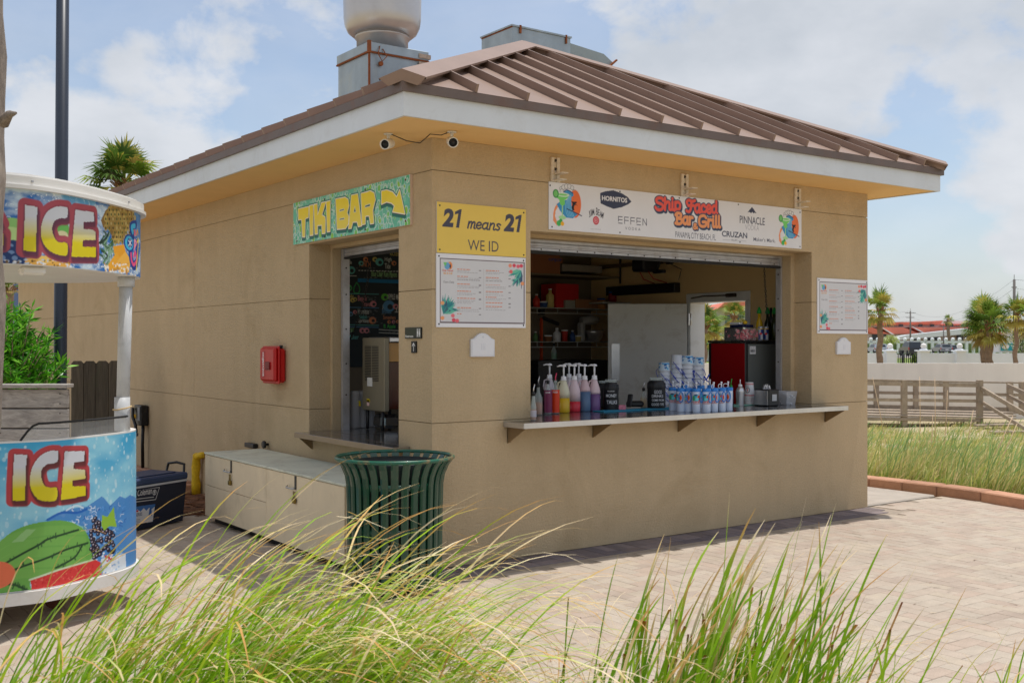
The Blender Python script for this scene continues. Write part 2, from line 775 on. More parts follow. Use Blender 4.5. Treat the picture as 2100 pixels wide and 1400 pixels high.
SAND = mat('sandy_ground', srgb(178, 164, 132), rough=0.95, var=0.22, vscale=0.8, bump=0.4, bscale=30,
           stain=srgb(108, 112, 62), stain_amt=0.8, stain_scale=0.5)
gX = [-900, -300, -100, -50, -25, -12, -6, 0] + [i * 0.75 for i in range(1, 44)] + [36, 45, 60, 90, 160, 300, 900]
gD = [-60, -20, -5, 2] + [4 + i * 0.8 for i in range(0, 42)] + [38.1, 38.3, 42, 50, 65, 90, 130, 200, 400, 900, 2400]
gb = MB()
rows = []
for D in gD:
    row = []
    for X in gX:
        p = frame(X, D)
        row.append((p.x, p.y, ground_z(p.x, p.y)))
    rows.append(gb.verts(row))
gb.smooth = True
for j in range(len(gD) - 1):
    for i in range(len(gX) - 1):
        gb._face((rows[j] + i, rows[j] + i + 1, rows[j + 1] + i + 1, rows[j + 1] + i))
ground = struct('ground', gb, SAND)

ROADM = mat('asphalt', srgb(150, 145, 140), rough=0.9, var=0.1, vscale=0.3)
rb = MB()
a, b = frame(-30, 118, 0.0), frame(160, 118, 0.0)
c, d = frame(160, 158, 0.0), frame(-30, 158, 0.0)
rb.poly([a, b, c, d])
struct('road', rb, ROADM)
LAWN = mat('lawn', srgb(118, 138, 62), rough=0.95, var=0.25, vscale=0.4)
lb = MB()
lb.poly([frame(-30, 158.2, 0.02), frame(160, 158.2, 0.02), frame(160, 180, 0.02), frame(-30, 180, 0.02)])
lb.poly([frame(-30, 70, 0.02), frame(60, 70, 0.02), frame(60, 112, 0.02), frame(-30, 112, 0.02)])
lawn = struct('lawn', lb, LAWN)

# ------------------------------------------------------------------ patio of brick pavers
PAVER = mat('paver', attr='Col', rough=0.88, var=0.10, vscale=7, bump=0.35, bscale=180, bdist=0.004,
            stain=srgb(140, 122, 108), stain_amt=0.5, stain_scale=0.8, speck=(0.12, 120))
JOINT = mat('joint_sand', srgb(158, 144, 128), rough=0.95, var=0.15, vscale=20)
PB = (-5.2, 6.28, -4.6, 7.0)
pb = MB()
pb.poly([(-6, -6.6, -0.0065), (6.25, -6.6, -0.0065), (6.25, 0.0, -0.0065), (-6, 0.0, -0.0065)])
pb.poly([(-6, 0.0, -0.0065), (0.05, 0.0, -0.0065), (0.05, 13.0, -0.0065), (-6, 13.0, -0.0065)])
patio = struct('patio', pb, JOINT)
PALETTE = [srgb(179, 166, 150), srgb(177, 162, 146), srgb(181, 168, 152), srgb(177, 159, 143), srgb(179, 164, 148), srgb(172, 156, 141), srgb(181, 167, 149)]
GREYS = [srgb(122, 112, 115), srgb(108, 99, 103), srgb(132, 120, 120), srgb(115, 104, 104)]


def paver_geo(mb, x0, x1, y0, y1, dz, tx, ty, col, gap=None):
    """top face inset a little, sides running down into the joint"""
    g, b = (0.0011 if gap is None else gap), 0.003
    cx_, cy_ = (x0 + x1) / 2, (y0 + y1) / 2
    mb.color(col)
    lo = [(x0 + g, y0 + g), (x1 - g, y0 + g), (x1 - g, y1 - g), (x0 + g, y1 - g)]
    hi = [(x0 + g + b, y0 + g + b), (x1 - g - b, y0 + g + b), (x1 - g - b, y1 - g - b), (x0 + g + b, y1 - g - b)]
    z = lambda x, y: dz + tx * (x - cx_) + ty * (y - cy_)
    n = mb.verts([(x, y, z(x, y) - 0.02) for x, y in lo] + [(x, y, z(x, y) - 0.0025) for x, y in lo] + [(x, y, z(x, y)) for x, y in hi])
    for i in range(4):
        j = (i + 1) % 4
        mb._face((n + i, n + j, n + 4 + j, n + 4 + i))
        mb._face((n + 4 + i, n + 4 + j, n + 8 + j, n + 8 + i))
    mb._face((n + 8, n + 9, n + 10, n + 11))


def paver_list():
    out = []
    s = 0.1035
    i0, i1 = int(PB[0] / s) - 1, int(PB[1] / s) + 1
    j0, j1 = int(PB[2] / s) - 1, int(PB[3] / s) + 1
    for i in range(i0, i1):
        for j in range(j0, j1):
            t = (i - j) % 4
            if t == 0:
                r = (i * s, (i + 2) * s, j * s, (j + 1) * s)
            elif t == 3:
                r = (i * s, (i + 1) * s, j * s, (j + 2) * s)
            else:
                continue
            x0, x1, y0, y1 = r
            if x0 < PB[0] or y0 < PB[2] or y1 > PB[3]:
                continue
            if x1 > -0.33 and y1 > -0.335:
                if not (x0 > 5.02 and y1 < 0.02):
                    continue
            xr = 6.26
            if x1 > xr:
                if x0 > xr - 0.03:
                    continue
                x1 = xr
            out.append((x0, x1, y0, y1, 0))
    for k in range(int((5.0 + 0.3) / s)):        # soldier course along the front wall, then a stretcher row
        x0 = -0.31 + k * s
        out.append((x0, x0 + s, -0.215, -0.008, 1))
    for k in range(int((5.0 + 0.3) / (2 * s))):
        x0 = -0.31 + k * 2 * s
        out.append((x0, x0 + 2 * s, -0.325, -0.218, 1))
    for k in range(int(2.9 / s)):                 # the same course along the left wall
        y0 = 0.0 + k * s
        out.append((-0.31, -0.1, y0, y0 + s, 1))
    return out


pv = []
for (x0, x1, y0, y1, kd) in paver_list():
    D, X = dist_of((x0 + x1) / 2, (y0 + y1) / 2)
    if D < 4.6 or D > 16:
        continue
    px = CX + F_PX * X / D
    py = HY + F_PX * 1.6 / D
    seen = -60 < px < 2160 and py < 1410
    pv.append((D if seen else 99, x0, x1, y0, y1, kd))
pv.sort()
single, rest = pv[:296], pv[296:]
field = MB()
variants = {}
for q, (D, x0, x1, y0, y1, kd) in enumerate(single):
    horiz = (x1 - x0) > (y1 - y0)
    key = (round(x1 - x0, 3), round(y1 - y0, 3), kd, random.randrange(4))
    if key not in variants:
        mb = MB()
        w, h = (x1 - x0) / 2, (y1 - y0) / 2
        paver_geo(mb, -w, w, -h, h, 0, random.uniform(-.006, .006), random.uniform(-.008, .008), random.choice(GREYS if kd else PALETTE), .003 if kd else None)
        variants[key] = mb.mesh('paver', PAVER)
    o = obj('paver', variants[key], None, patio, loc=((x0 + x1) / 2, (y0 + y1) / 2, random.uniform(-0.0012, 0.001)))
for (D, x0, x1, y0, y1, kd) in rest:
    paver_geo(field, x0, x1, y0, y1, random.uniform(-0.0012, 0.001), random.uniform(-.006, .006), random.uniform(-.008, .008), random.choice(GREYS if kd else PALETTE), .003 if kd else None)
obj('paver_field', field, PAVER, patio, kind='stuff')

CONC = mat('concrete', srgb(176, 166, 154), rough=0.9, var=0.12, vscale=2.5, bump=0.3, bscale=90, stain=srgb(120, 108, 98), stain_amt=0.5, stain_scale=1.2)
sb_ = MB()
sb_.box(4.985, 6.18, 0.035, 9, -0.1, 0.014, bev=0.014)
struct('concrete_path', sb_, CONC)

KERBM = mat('kerb_stone', srgb(186, 140, 112), rough=0.9, var=0.16, vscale=5, bump=0.5, bscale=60, randobj=0.13, stain=srgb(120, 84, 66), stain_amt=0.5, stain_scale=3)
kerb = thing('kerb', 'terracotta stone kerb edging the dune grass beyond the patio', 'kerb', (6.3, 0, 0))
kp = [Vector((6.05, 9.0, 0)), Vector((6.13, 4.0, 0))]
kp += [onz(1781, 999, 0), onz(1920, 1015, 0), onz(2010, 1028, 0), onz(2100, 1044, 0)]
kp[2:] = [Vector((p.x, p.y, 0)) for p in kp[2:]]
dv = (kp[-1] - kp[-2]).normalized()
kp += [kp[-1] + dv * 1.2 + Vector((0.1, 0, 0)), kp[-1] + dv * 2.6 + Vector((0.4, 0, 0))]
seg = []
for p, q in zip(kp[:-1], kp[1:]):
    L_ = (q - p).length
    n = max(1, round(L_ / 0.42))
    for k in range(n):
        seg.append((p.lerp(q, k / n), p.lerp(q, (k + 1) / n)))
for p, q in seg:
    mb = MB()
    d = (q - p).normalized()
    side = Vector((-d.y, d.x, 0))
    if side.x < 0: side = -side
    p2, q2 = p + d * 0.003 + side * 0.11, q - d * 0.003 + side * 0.11
    mb.beam(p2 + Vector((0, 0, 0.035 + random.uniform(-.003, .003))), q2 + Vector((0, 0, 0.035)), 0.22, 0.14, bev=0.012)
    obj('kerb_stone', mb, KERBM, kerb)

# ------------------------------------------------------------------ the bar building
STUCCO = mat('stucco', srgb(194, 172, 138), rough=0.92, spec=0.25, var=0.06, vscale=1.3, streak=0.05, speck=(0.055, 60), bump=0.7, bscale=62, bdist=0.010,
             stain=srgb(166, 144, 110), stain_amt=0.5, stain_scale=1.3)
GROOVE = mat('joint_dark_tan', srgb(150, 130, 98), rough=0.95)  # darker tan backing seen in the recessed wall joints
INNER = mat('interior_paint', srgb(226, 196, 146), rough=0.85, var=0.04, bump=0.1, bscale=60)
WHITEP = mat('white_paint', srgb(226, 228, 230), rough=0.6, var=0.04, vscale=2, stain=srgb(170, 165, 155), stain_amt=0.3, stain_scale=3)
FASCIA = mat('fascia_board', srgb(214, 219, 224), rough=0.55, var=0.03, vscale=1.5, streak=0.04, stain=srgb(168, 160, 150), stain_amt=0.2, stain_scale=6)
SOFFIT = mat('soffit_paint', srgb(236, 196, 134), rough=0.8, var=0.04, vscale=2)
BROWN = mat('brown_roof_metal', srgb(146, 122, 108), rough=0.48, spec=0.4, var=0.06, vscale=1.2, streak=0.05)
BROWN_D = mat('brown_drip_edge', srgb(108, 94, 88), rough=0.5, spec=0.4, var=0.12, vscale=4, stain=srgb(120, 72, 44), stain_amt=0.45, stain_scale=3)
STEEL = mat('stainless_steel', (0.42, 0.42, 0.42), rough=0.16, metal=0.9, var=0.08, vscale=5)
STEEL_EDGE = mat('brushed_steel', (0.62, 0.62, 0.63), rough=0.3, metal=0.75, var=0.1, vscale=6)
ALU = mat('aluminium', (0.50, 0.50, 0.52), rough=0.42, metal=0.55, var=0.12, vscale=9, stain=srgb(130, 110, 95), stain_amt=0.4, stain_scale=6)
BLACK = mat('black_plastic', (0.012, 0.013, 0.015), rough=0.4)
DARK = mat('dark_rubber', (0.02, 0.02, 0.02), rough=0.7)
WHITE = mat('white_plastic', srgb(235, 236, 238), rough=0.35)
RED = mat('red_plastic', srgb(190, 18, 20), rough=0.4, var=0.06, vscale=9)
BOLT = mat('bolt_head', (0.06, 0.05, 0.045), rough=0.6, metal=0.3)

W, WD, HT = 4.982, 13.4, 3.05
bar = thing('bar_building', 'tan stucco walk-up bar with brown standing-seam hip roof and white fascia', 'building', (0, 0, 0))
JZ = [0.0, 1.031, 1.979, 2.823, HT]


def bands(mb, a0, a1, z0, z1, maker, g=0.0028):
    """split a wall rectangle at the control joints, leaving a recessed groove"""
    for k in range(4):
        lo, hi = JZ[k] + (g if k else 0), JZ[k + 1] - (g if k < 3 else 0)
        lo2, hi2 = max(lo, z0), min(hi, z1)
        if hi2 - lo2 > 0.002:
            maker(a0, a1, lo2, hi2)


OX0, OX1, OZ0, OZ1 = 0.869, 4.140, 1.0, 2.445      # serving opening, front
LY0, LY1, LZ0 = 0.470, 2.003, 0.80                  # opening, left wall
T = 0.2
fw = MB()
mk = lambda a0, a1, z0, z1: fw.box(a0, a1, 0, T, z0, z1)
bands(fw, 0, OX0, 0, HT, mk)
bands(fw, OX1, W, 0, HT, mk)
bands(fw, OX0, OX1, 0, OZ0, mk)
bands(fw, OX0, OX1, OZ1, HT, mk)
obj('wall', fw, STUCCO, bar, label='front wall with the wide serving opening')
lw = MB()
mk = lambda a0, a1, z0, z1: lw.box(0, T, a0, a1, z0, z1)
bands(lw, T, LY0, 0, HT, mk)
bands(lw, LY1, 4.848, 0, HT, mk)
bands(lw, LY0, LY1, 0, LZ0, mk)
bands(lw, LY0, LY1, OZ1, HT, mk)
mk = lambda a0, a1, z0, z1: lw.box(-0.0015, T, a0, a1, z0, z1)
bands(lw, 4.848, WD, 0, HT, mk)
obj('wall', lw, STUCCO, bar, label='shaded left wall with the narrow window')
rw = MB()
rw.box(W - T, W, T, 1.377, 0, HT)
rw.box(W - T, W, 2.187, WD, 0, HT)
rw.box(W - T, W, 1.377, 2.187, 2.06, HT)
rw.box(0, W, WD, WD + 0.2, 0, HT)
obj('wall', rw, STUCCO, bar, label='right wall with the doorway')
gr = MB()
gr.box(0.012, OX0 - 0.012, 0.009, T - 0.01, 0.02, HT)
gr.box(OX1 + 0.012, W - 0.012, 0.009, T - 0.01, 0.02, HT)
gr.box(OX0 - 0.02, OX1 + 0.02, 0.009, T - 0.01, OZ1 + 0.02, HT - 0.01)
gr.box(0.009, T - 0.01, T, LY0 - 0.012, 0.02, HT)
gr.box(0.006, T - 0.01, LY1 + 0.012, WD, 0.02, HT)
obj('joint_backing', gr, GROOVE, bar)
# inner lining of the openings
li = MB()
yi0, yi1 = 0.2, 0.30
li.box(0.2, 0.925, yi0, yi1, 0.002, HT - 0.1)
li.box(OX1 - 0.055, W - T, yi0, yi1, 0.002, HT - 0.1)
li.box(0.925, OX1 - 0.055, yi0, yi1, OZ1 - 0.025, HT - 0.1)
li.box(0.925, OX1 - 0.055, yi0, yi1, 0.002, 0.99)
li.box(0.2, 0.28, 0.302, LY0 + 0.05, 0.002, HT - 0.1)
li.box(0.2, 0.28, LY1 - 0.04, 4.0, 0.002, HT - 0.1)
li.box(0.2, 0.28, LY0 + 0.05, LY1 - 0.04, OZ1 - 0.03, HT - 0.1)
li.box(0.2, 0.28, LY0 + 0.05, LY1 - 0.04, 0.002, 0.79)
obj('opening_lining', li, STUCCO, bar)
# bar room
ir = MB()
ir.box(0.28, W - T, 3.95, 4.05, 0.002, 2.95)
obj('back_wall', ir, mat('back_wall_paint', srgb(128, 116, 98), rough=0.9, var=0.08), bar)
ir = MB()
ir.box(0.2, W - T, T, 4.05, 2.92, 2.95)
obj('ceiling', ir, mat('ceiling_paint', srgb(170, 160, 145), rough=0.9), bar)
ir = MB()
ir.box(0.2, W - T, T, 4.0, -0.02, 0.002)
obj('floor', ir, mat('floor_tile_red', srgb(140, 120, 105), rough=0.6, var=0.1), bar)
ir = MB()
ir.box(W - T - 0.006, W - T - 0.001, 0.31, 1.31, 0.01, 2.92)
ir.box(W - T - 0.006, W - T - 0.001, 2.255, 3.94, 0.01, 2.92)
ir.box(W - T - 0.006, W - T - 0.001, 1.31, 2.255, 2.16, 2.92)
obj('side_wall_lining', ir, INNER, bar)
# door frame and open door in the right wall
fr = MB()
for y0, y1 in ((1.31, 1.378), (2.186, 2.254)):
    fr.box(W - T - 0.02, W + 0.012, y0, y1, 0, 2.05, bev=0.004)
fr.box(W - T - 0.02, W + 0.012, 1.31, 2.254, 2.052, 2.155, bev=0.004)
dfr = obj('door_frame', fr, WHITEP, bar)
cl = MB()
cl.tube([(4.74, 2.15, 2.10), (4.60, 1.85, 2.11), (4.73, 1.58, 2.115)], 0.008)
cl.cbox((4.745, 1.56, 2.115), (0.04, 0.14, 0.04), bev=0.008)
obj('door_closer', cl, mat('closer_bronze', (0.05, 0.035, 0.025), rough=0.5, metal=0.4), dfr)
dm = MB()
hp = Vector((4.712, 2.20, 0))
dle = hp - RV * 0.885
dm.beam(hp + Vector((0, 0, 1.03)), dle + Vector((0, 0, 1.03)), 0.045, 2.02, bev=0.003)
door = obj('door', dm, mat('door_paint', srgb(226, 228, 226), rough=0.55, var=0.04, vscale=2, stain=srgb(170, 160, 145), stain_amt=0.4, stain_scale=5), bar,
           label='white steel door standing open inside the bar')
kp_ = MB()
ka, kb = hp - RV * 0.845 - FV * 0.0255, hp - RV * 0.755 - FV * 0.0255
kp_.beam(ka + Vector((0, 0, 1.38)), kb + Vector((0, 0, 1.38)), 0.004, 0.42)
obj('push_plate', kp_, STEEL_EDGE, door)
hg = MB()
for z in (0.3, 1.05, 1.8):
    hg.cyl((4.745, 2.17, z), 0.014, 0.13, 10)
    hg.box(4.715, 4.745, 2.165, 2.17, z, z + 0.13)
obj('hinge', hg, STEEL_EDGE, door)

# shutters
def shutter(kind):
    rt = bpy.data.objects.new('roller_shutter', None)
    COL.objects.link(rt)
    rt.parent = bar
    zb = 2.325
    for k in range(3):
        mb = MB()
        z0 = zb + 0.004 + k * 0.038
        if kind == 'front':
            M = None
            pr = [(0.93, 4.08)]
            mb.box(0.93, 4.08, 0.318, 0.336, z0, z0 + 0.030, bev=0.006)
            mb.box(0.93, 4.08, 0.324, 0.332, z0 + 0.028, z0 + 0.038)
        else:
            mb.box(0.298, 0.316, 0.53, 1.955, z0 + 0.02, z0 + 0.05, bev=0.006)
            mb.box(0.304, 0.312, 0.53, 1.955, z0 + 0.048, z0 + 0.058)
        obj('slat', mb, ALU, rt)
    mb = MB()
    if kind == 'front':
        mb.box(0.93, 4.08, 0.30, 0.345, zb - 0.018, zb + 0.002, bev=0.006)
    else:
        mb.box(0.29, 0.325, 0.53, 1.955, zb - 0.0, zb + 0.018, bev=0.006)
    obj('bottom_bar', mb, DARK, rt)
    mb = MB()
    if kind == 'front':
        for k in range(17):
            x = 1.03 + k * 0.185
            mb.lathe([(0.007, 0), (0.005, 0.004)], 8, M=Matrix.Translation((x, 0.318, zb + 0.02)) @ Matrix.Rotation(PI / 2, 4, 'X'))
        obj('rivets', mb, BOLT, rt, kind='stuff')
    for bxs in (((0.926, 4.084, 0.301, 0.312, 2.40, 2.419), (4.062, 4.084, 0.300, 0.36, 1.0, 2.3995), (0.926, 0.948, 0.300, 0.36, 1.0, 2.3995)) if kind == 'front' else
                ((0.281, 0.345, 1.925, 1.962, 0.8, 2.413), (0.281, 0.345, 0.521, 0.545, 0.8, 2.413))):
        mb = MB(); mb.box(*bxs)
        obj('guide_rail', mb, ALU, rt)
    mb = MB()
    for z in (1.15, 1.42, 1.72, 2.02, 2.25):
        if kind == 'front':
            mb.lathe([(0.008, 0), (0.006, 0.004)], 8, M=Matrix.Translation((4.062, 0.33, z)) @ Matrix.Rotation(-PI / 2, 4, 'Y'))
        else:
            mb.lathe([(0.008, 0), (0.006, 0.004)], 8, M=Matrix.Translation((0.312, 1.925, z)) @ Matrix.Rotation(PI / 2, 4, 'X'))
    obj('bolts', mb, BOLT, rt, kind='stuff')


shutter('front')
shutter('left')

# counters
CT = 1.02
cm = MB()
cm.box(0.622, 4.342, -0.25, -0.002, CT - 0.032, CT, bev=0.003)
cm.box(OX0 + 0.002, OX1 - 0.002, -0.002, 0.66, CT - 0.018, CT, bev=0.002)
counter = obj('counter', cm, STEEL, bar, label='long stainless steel serving counter')
ce = MB()
ce.box(0.620, 4.344, -0.2545, -0.2505, CT - 0.040, CT - 0.001)
ce.box(0.6175, 0.6215, -0.2545, -0.003, CT - 0.040, CT - 0.001)
ce.box(4.3425, 4.3465, -0.2545, -0.003, CT - 0.040, CT - 0.001)
obj('edge_trim', ce, STEEL_EDGE, counter)
for x in (0.655, 1.48, 2.41, 3.385, 4.33):
    mb = MB()
    M = Matrix.Translation((x - 0.003, 0, 0)) @ Matrix(((0, 0, 1, 0), (1, 0, 0, 0), (0, 1, 0, 0), (0, 0, 0, 1)))
    mb.prism([(-0.003, CT - 0.034), (-0.245, CT - 0.034), (-0.02, 0.862), (-0.003, 0.855)], M, 0.006)
    mb.box(x - 0.003, x + 0.028, -0.008, -0.003, 0.86, CT - 0.034)
    obj('bracket', mb, mat('bracket_steel', srgb(150, 128, 98), rough=0.4, metal=0.5, var=0.1), counter)
cm = MB()
lz = 0.845
cm.box(-0.15, -0.002, 0.30, 1.96, lz - 0.03, lz, bev=0.003)
cm.box(-0.002, 0.60, LY0 + 0.002, LY1 - 0.002, lz - 0.016, lz, bev=0.002)
ledge = obj('counter', cm, STEEL, bar, label='narrow steel ledge under the left window')
ce = MB()
ce.box(-0.155, -0.151, 0.298, 1.962, lz - 0.042, lz - 0.001)
ce.box(-0.155, -0.002, 1.9605, 1.9645, lz - 0.042, lz - 0.001)
obj('edge_trim', ce, mat('ledge_edge', srgb(150, 132, 108), rough=0.45, metal=0.3, var=0.1), ledge)
for y in (1.93, 0.35):
    mb = MB()
    M = Matrix.Translation((0, y, 0)) @ Matrix(((1, 0, 0, 0), (0, 0, 1, 0), (0, 1, 0, 0), (0, 0, 0, 1)))
    mb.prism([(-0.003, lz - 0.032), (-0.145, lz - 0.032), (-0.015, 0.70), (-0.003, 0.695)], M, 0.006)
    obj('bracket', mb, MATS['bracket_steel'], ledge)

# ---- roof
EX0, EX1, EY0, EY1, EZ = -0.57, 5.37, -0.57, 13.97, 3.26
AP = Vector((2.40, 2.18, 4.55))
AB = Vector((2.40, 11.22, 4.55))
roof_root = MB()
c00, c10, c11, c01 = Vector((EX0, EY0, EZ)), Vector((EX1, EY0, EZ)), Vector((EX1, EY1, EZ)), Vector((EX0, EY1, EZ))
roof_root.poly([c00, c10, AP])
roof_root.poly([c10, c11, AB, AP])
roof_root.poly([c11, c01, AB])
roof_root.poly([c01, c00, AP, AB])
roof_root.poly([c01, c11, c10, c00])
roof = obj('roof', roof_root, BROWN, bar, label='brown metal hip roof')
fb = MB()
fb.box(-0.55, 5.35, -0.55, -0.53, 3.045, 3.205)
fb.box(-0.55, -0.53, -0.53, 13.95, 3.045, 3.205)
fb.box(5.33, 5.35, -0.53, 13.95, 3.045, 3.205)
fb.box(-0.53, 5.33, 13.93, 13.95, 3.045, 3.205)
obj('fascia', fb, FASCIA, bar)
fb = MB()
for (x0, x1, y0, y1) in ((-0.575, 5.375, -0.575, -0.552), (-0.575, -0.552, -0.552, 13.975), (5.352, 5.375, -0.552, 13.975)):
    fb.box(x0, x1, y0, y1, 3.198, 3.256)
obj('drip_edge', fb, BROWN_D, bar)
sf = MB()
sf.box(-0.528, 5.328, -0.528, 13.93, 3.0515, 3.06)
obj('soffit', sf, SOFFIT, bar)


def plane_seam(p0, p1, nrm, h=0.056, t=0.018):
    mb = MB()
    d = (p1 - p0)
    L_ = d.length
    d.normalize()
    s = nrm.cross(d).normalized()
    M = Matrix(((d.x, s.x, nrm.x, p0.x), (d.y, s.y, nrm.y, p0.y), (d.z, s.z, nrm.z, p0.z), (0, 0, 0, 1)))
    mb.box(0.0, L_, -t / 2, t / 2, -0.004, h, M)
    obj('seam', mb, BROWN, roof)


nF = (c10 - c00).cross(AP - c00).normalized()
nL = (AP - c00).cross(c01 - c00).normalized()
if nL.z < 0: nL = -nL
if nF.z < 0: nF = -nF
nR = (c11 - c10).cross(AP - c10).normalized()
if nR.z < 0: nR = -nR
x = -0.004
while x < EX1 - 0.15:
    if x < AP.x:
        t = (x - EX0) / (AP.x - EX0)
    else:
        t = (EX1 - x) / (EX1 - AP.x)
    p0 = Vector((x, EY0 + 0.005, EZ + 0.002))
    p1 = Vector((x, EY0 + t * (AP.y - EY0), EZ + t * (AP.z - EZ)))
    if (p1 - p0).length > 0.25:
        p1 = p1 - (p1 - p0).normalized() * 0.10
        plane_seam(p0, p1, nF)
    x += 0.4215
y = -0.05
while y < EY1 - 0.3:
    if y < AP.y:
        t = (y - EY0) / (AP.y - EY0)
    elif y > AB.y:
        t = (EY1 - y) / (EY1 - AB.y)
    else:
        t = 1
    for sx, ex, nn in ((1, EX0, nL), (-1, EX1, nR)):
        p0 = Vector((ex + sx * 0.005, y, EZ + 0.002))
        p1 = Vector((ex + sx * t * (AP.x - EX0), y, EZ + t * (AP.z - EZ)))
        if (p1 - p0).length > 0.25:
            p1 = p1 - (p1 - p0).normalized() * 0.10
            plane_seam(p0, p1, nn)
    y += 0.4215


def hip_cap(a, b, n1, n2, w=0.15, h=0.062):
    d = (b - a).normalized()
    mb = MB()
    up = (n1 + n2).normalized()
    ridge = [a + up * (h + 0.012), b + up * (h + 0.012)]
    for n_ in (n1, n2):
        s = d.cross(n_).normalized()
        other = n2 if n_ is n1 else n1
        if s.dot(other) > 0: s = -s
        e = [a + n_ * h + s * w, b + n_ * h + s * w]
        mb.poly([ridge[0], ridge[1], e[1], e[0]])
        f = [e[0] - n_ * 0.016, e[1] - n_ * 0.016]
        mb.poly([e[0], e[1], f[1], f[0]])
        g0 = [f[0] - s * 0.045, f[1] - s * 0.045]
        g1 = [g0[0] - n_ * 0.05, g0[1] - n_ * 0.05]
        mb.poly([f[0], f[1], g0[1], g0[0]])
        mb.poly([g0[0], g0[1], g1[1], g1[0]])
        mb.poly([ridge[0], e[0], g1[0], a])
        mb.poly([ridge[1], e[1], g1[1], b])
    obj('hip_cap', mb, BROWN, roof)


hip_cap(c00, AP, nF, nL, 0.145)
hip_cap(c10, AP, nF, nR, 0.13)
hip_cap(AP, AB, nL, nR, 0.15)

# ---- roof-top kitchen exhaust fan and air unit
GALV = mat('galvanised', srgb(162, 172, 176), rough=0.42, metal=0.45, var=0.12, vscale=5, streak=0.12, stain=srgb(196, 192, 170), stain_amt=0.4, stain_scale=2.2)
SPUN = mat('spun_aluminium', srgb(196, 192, 190), rough=0.36, metal=0.65, var=0.06, vscale=3, stain=srgb(168, 146, 128), stain_amt=0.3, stain_scale=2.0)
RUST = mat('rust', srgb(138, 78, 42), rough=0.9, var=0.35, vscale=16)
LOUV = mat('sheet_grey', srgb(150, 160, 160), rough=0.5, metal=0.3, var=0.1)
cF = far(757, 703, 9.9)
ex = thing('exhaust_fan', 'big round spun-metal kitchen exhaust fan on a rusty square duct above the roof', 'exhaust fan', (cF.x, cF.y, 3.75))
s_ = 0.62
x0, y0 = cF.x, cF.y
zt = 4.36
mb = MB(); mb.box(x0, x0 + s_, y0, y0 + s_, 3.55, zt - 0.085)
obj('duct', mb, GALV, ex)
mb = MB(); mb.box(x0 - 0.012, x0 + s_ + 0.012, y0 - 0.012, y0 + s_ + 0.012, zt - 0.085, zt, bev=0.004)
obj('curb_cap', mb, GALV, ex)
mb = MB()
mb.box(x0 - 0.016, x0 + s_ + 0.016, y0 - 0.016, y0 + s_ + 0.016, zt - 0.100, zt - 0.086)
mb.box(x0 - 0.006, x0 + 0.010, y0 - 0.006, y0 + 0.010, 3.55, zt - 0.1)
mb.box(x0 - 0.015, x0 + 0.014, y0 - 0.016, y0 + 0.012, zt - 0.086, zt + 0.012)
obj('rust_seam', mb, RUST, ex)
cxx, cyy = x0 + s_ / 2, y0 + s_ / 2
mb = MB(); mb.lathe([(0.245, zt), (0.245, zt + 0.135), (0.262, zt + 0.14), (0.262, zt + 0.165)], 40, (cxx, cyy, 0))
obj('neck', mb, SPUN, ex)
mb = MB()
mb.lathe([(0.262, zt + 0.162), (0.285, zt + 0.165), (0.33, zt + 0.20), (0.358, zt + 0.26), (0.368, zt + 0.33), (0.372, zt + 0.55), (0.372, zt + 0.62), (0.35, zt + 0.64),
          (0.35, zt + 0.66), (0.30, zt + 0.80), (0.18, zt + 0.88), (0.0, zt + 0.90)], 48, (cxx, cyy, 0), cap=False)
obj('fan_housing', mb, SPUN, ex)
mb = MB()
for dz in (0.04, 0.115):
    mb.box(x0 + s_ - 0.10, x0 + s_ + 0.03, y0 - 0.022, y0 - 0.014, zt - dz - 0.03, zt - dz + 0.01)
    mb.box(x0 + s_ + 0.014, x0 + s_ + 0.028, y0 - 0.02, y0 + 0.06, zt - dz - 0.03, zt - dz + 0.01)
obj('hinge', mb, mat('rusty_hinge', srgb(176, 158, 140), rough=0.6, var=0.3, vscale=30), ex)
mb = MB()
mb.tube([(x0 + 0.10, y0 - 0.02, zt - 0.03), (x0 + 0.07, y0 - 0.045, zt - 0.11), (x0 + 0.12, y0 - 0.03, zt - 0.17), (x0 + 0.16, y0 - 0.045, zt - 0.12), (x0 + 0.13, y0 - 0.02, zt - 0.05)], 0.005)
mb.lathe([(0.022, 0), (0.022, 0.02)], 12, M=Matrix.Translation((x0 + 0.11, y0 - 0.012, zt - 0.19)) @ Matrix.Rotation(PI / 2, 4, 'X'))
obj('wire', mb, RUST, ex)

cU = far(1050, 703, 12.4)
au = thing('rooftop_air_unit', 'grey sheet-metal air unit with rusty edges behind the roof peak', 'air unit', (cU.x, cU.y, 4.3))
x0, y0 = cU.x, cU.y
mb = MB(); mb.box(x0, x0 + 0.86, y0, y0 + 0.62, 4.0, 5.235)
obj('cabinet', mb, GALV, au)
mb = MB(); mb.box(x0 - 0.014, x0 + 0.874, y0 - 0.014, y0 + 0.634, 5.236, 5.255)
obj('lid', mb, GALV, au)
mb = MB()
mb.box(x0 - 0.004, x0 + 0.006, y0 - 0.005, y0 + 0.62, 5.222, 5.2355)
mb.box(x0 + 0.10, x0 + 0.125, y0 - 0.018, y0 - 0.002, 5.17, 5.262)
obj('rust_seam', mb, RUST, au); mb = MB()
mb.box(x0 + 0.78, x0 + 0.80, y0 - 0.018, y0 - 0.002, 5.16, 5.262)
obj('rust_seam', mb, RUST, au)
mb = MB(); mb.box(x0 + 0.34, x0 + 0.58, y0 - 0.005, y0 - 0.001, 4.85, 5.0)
obj('pale_patch', mb, WHITEP, au)
mb = MB(); mb.box(x0 + 0.80, x0 + 0.93, y0 - 0.09, y0 - 0.003, 4.72, 4.96, bev=0.006)
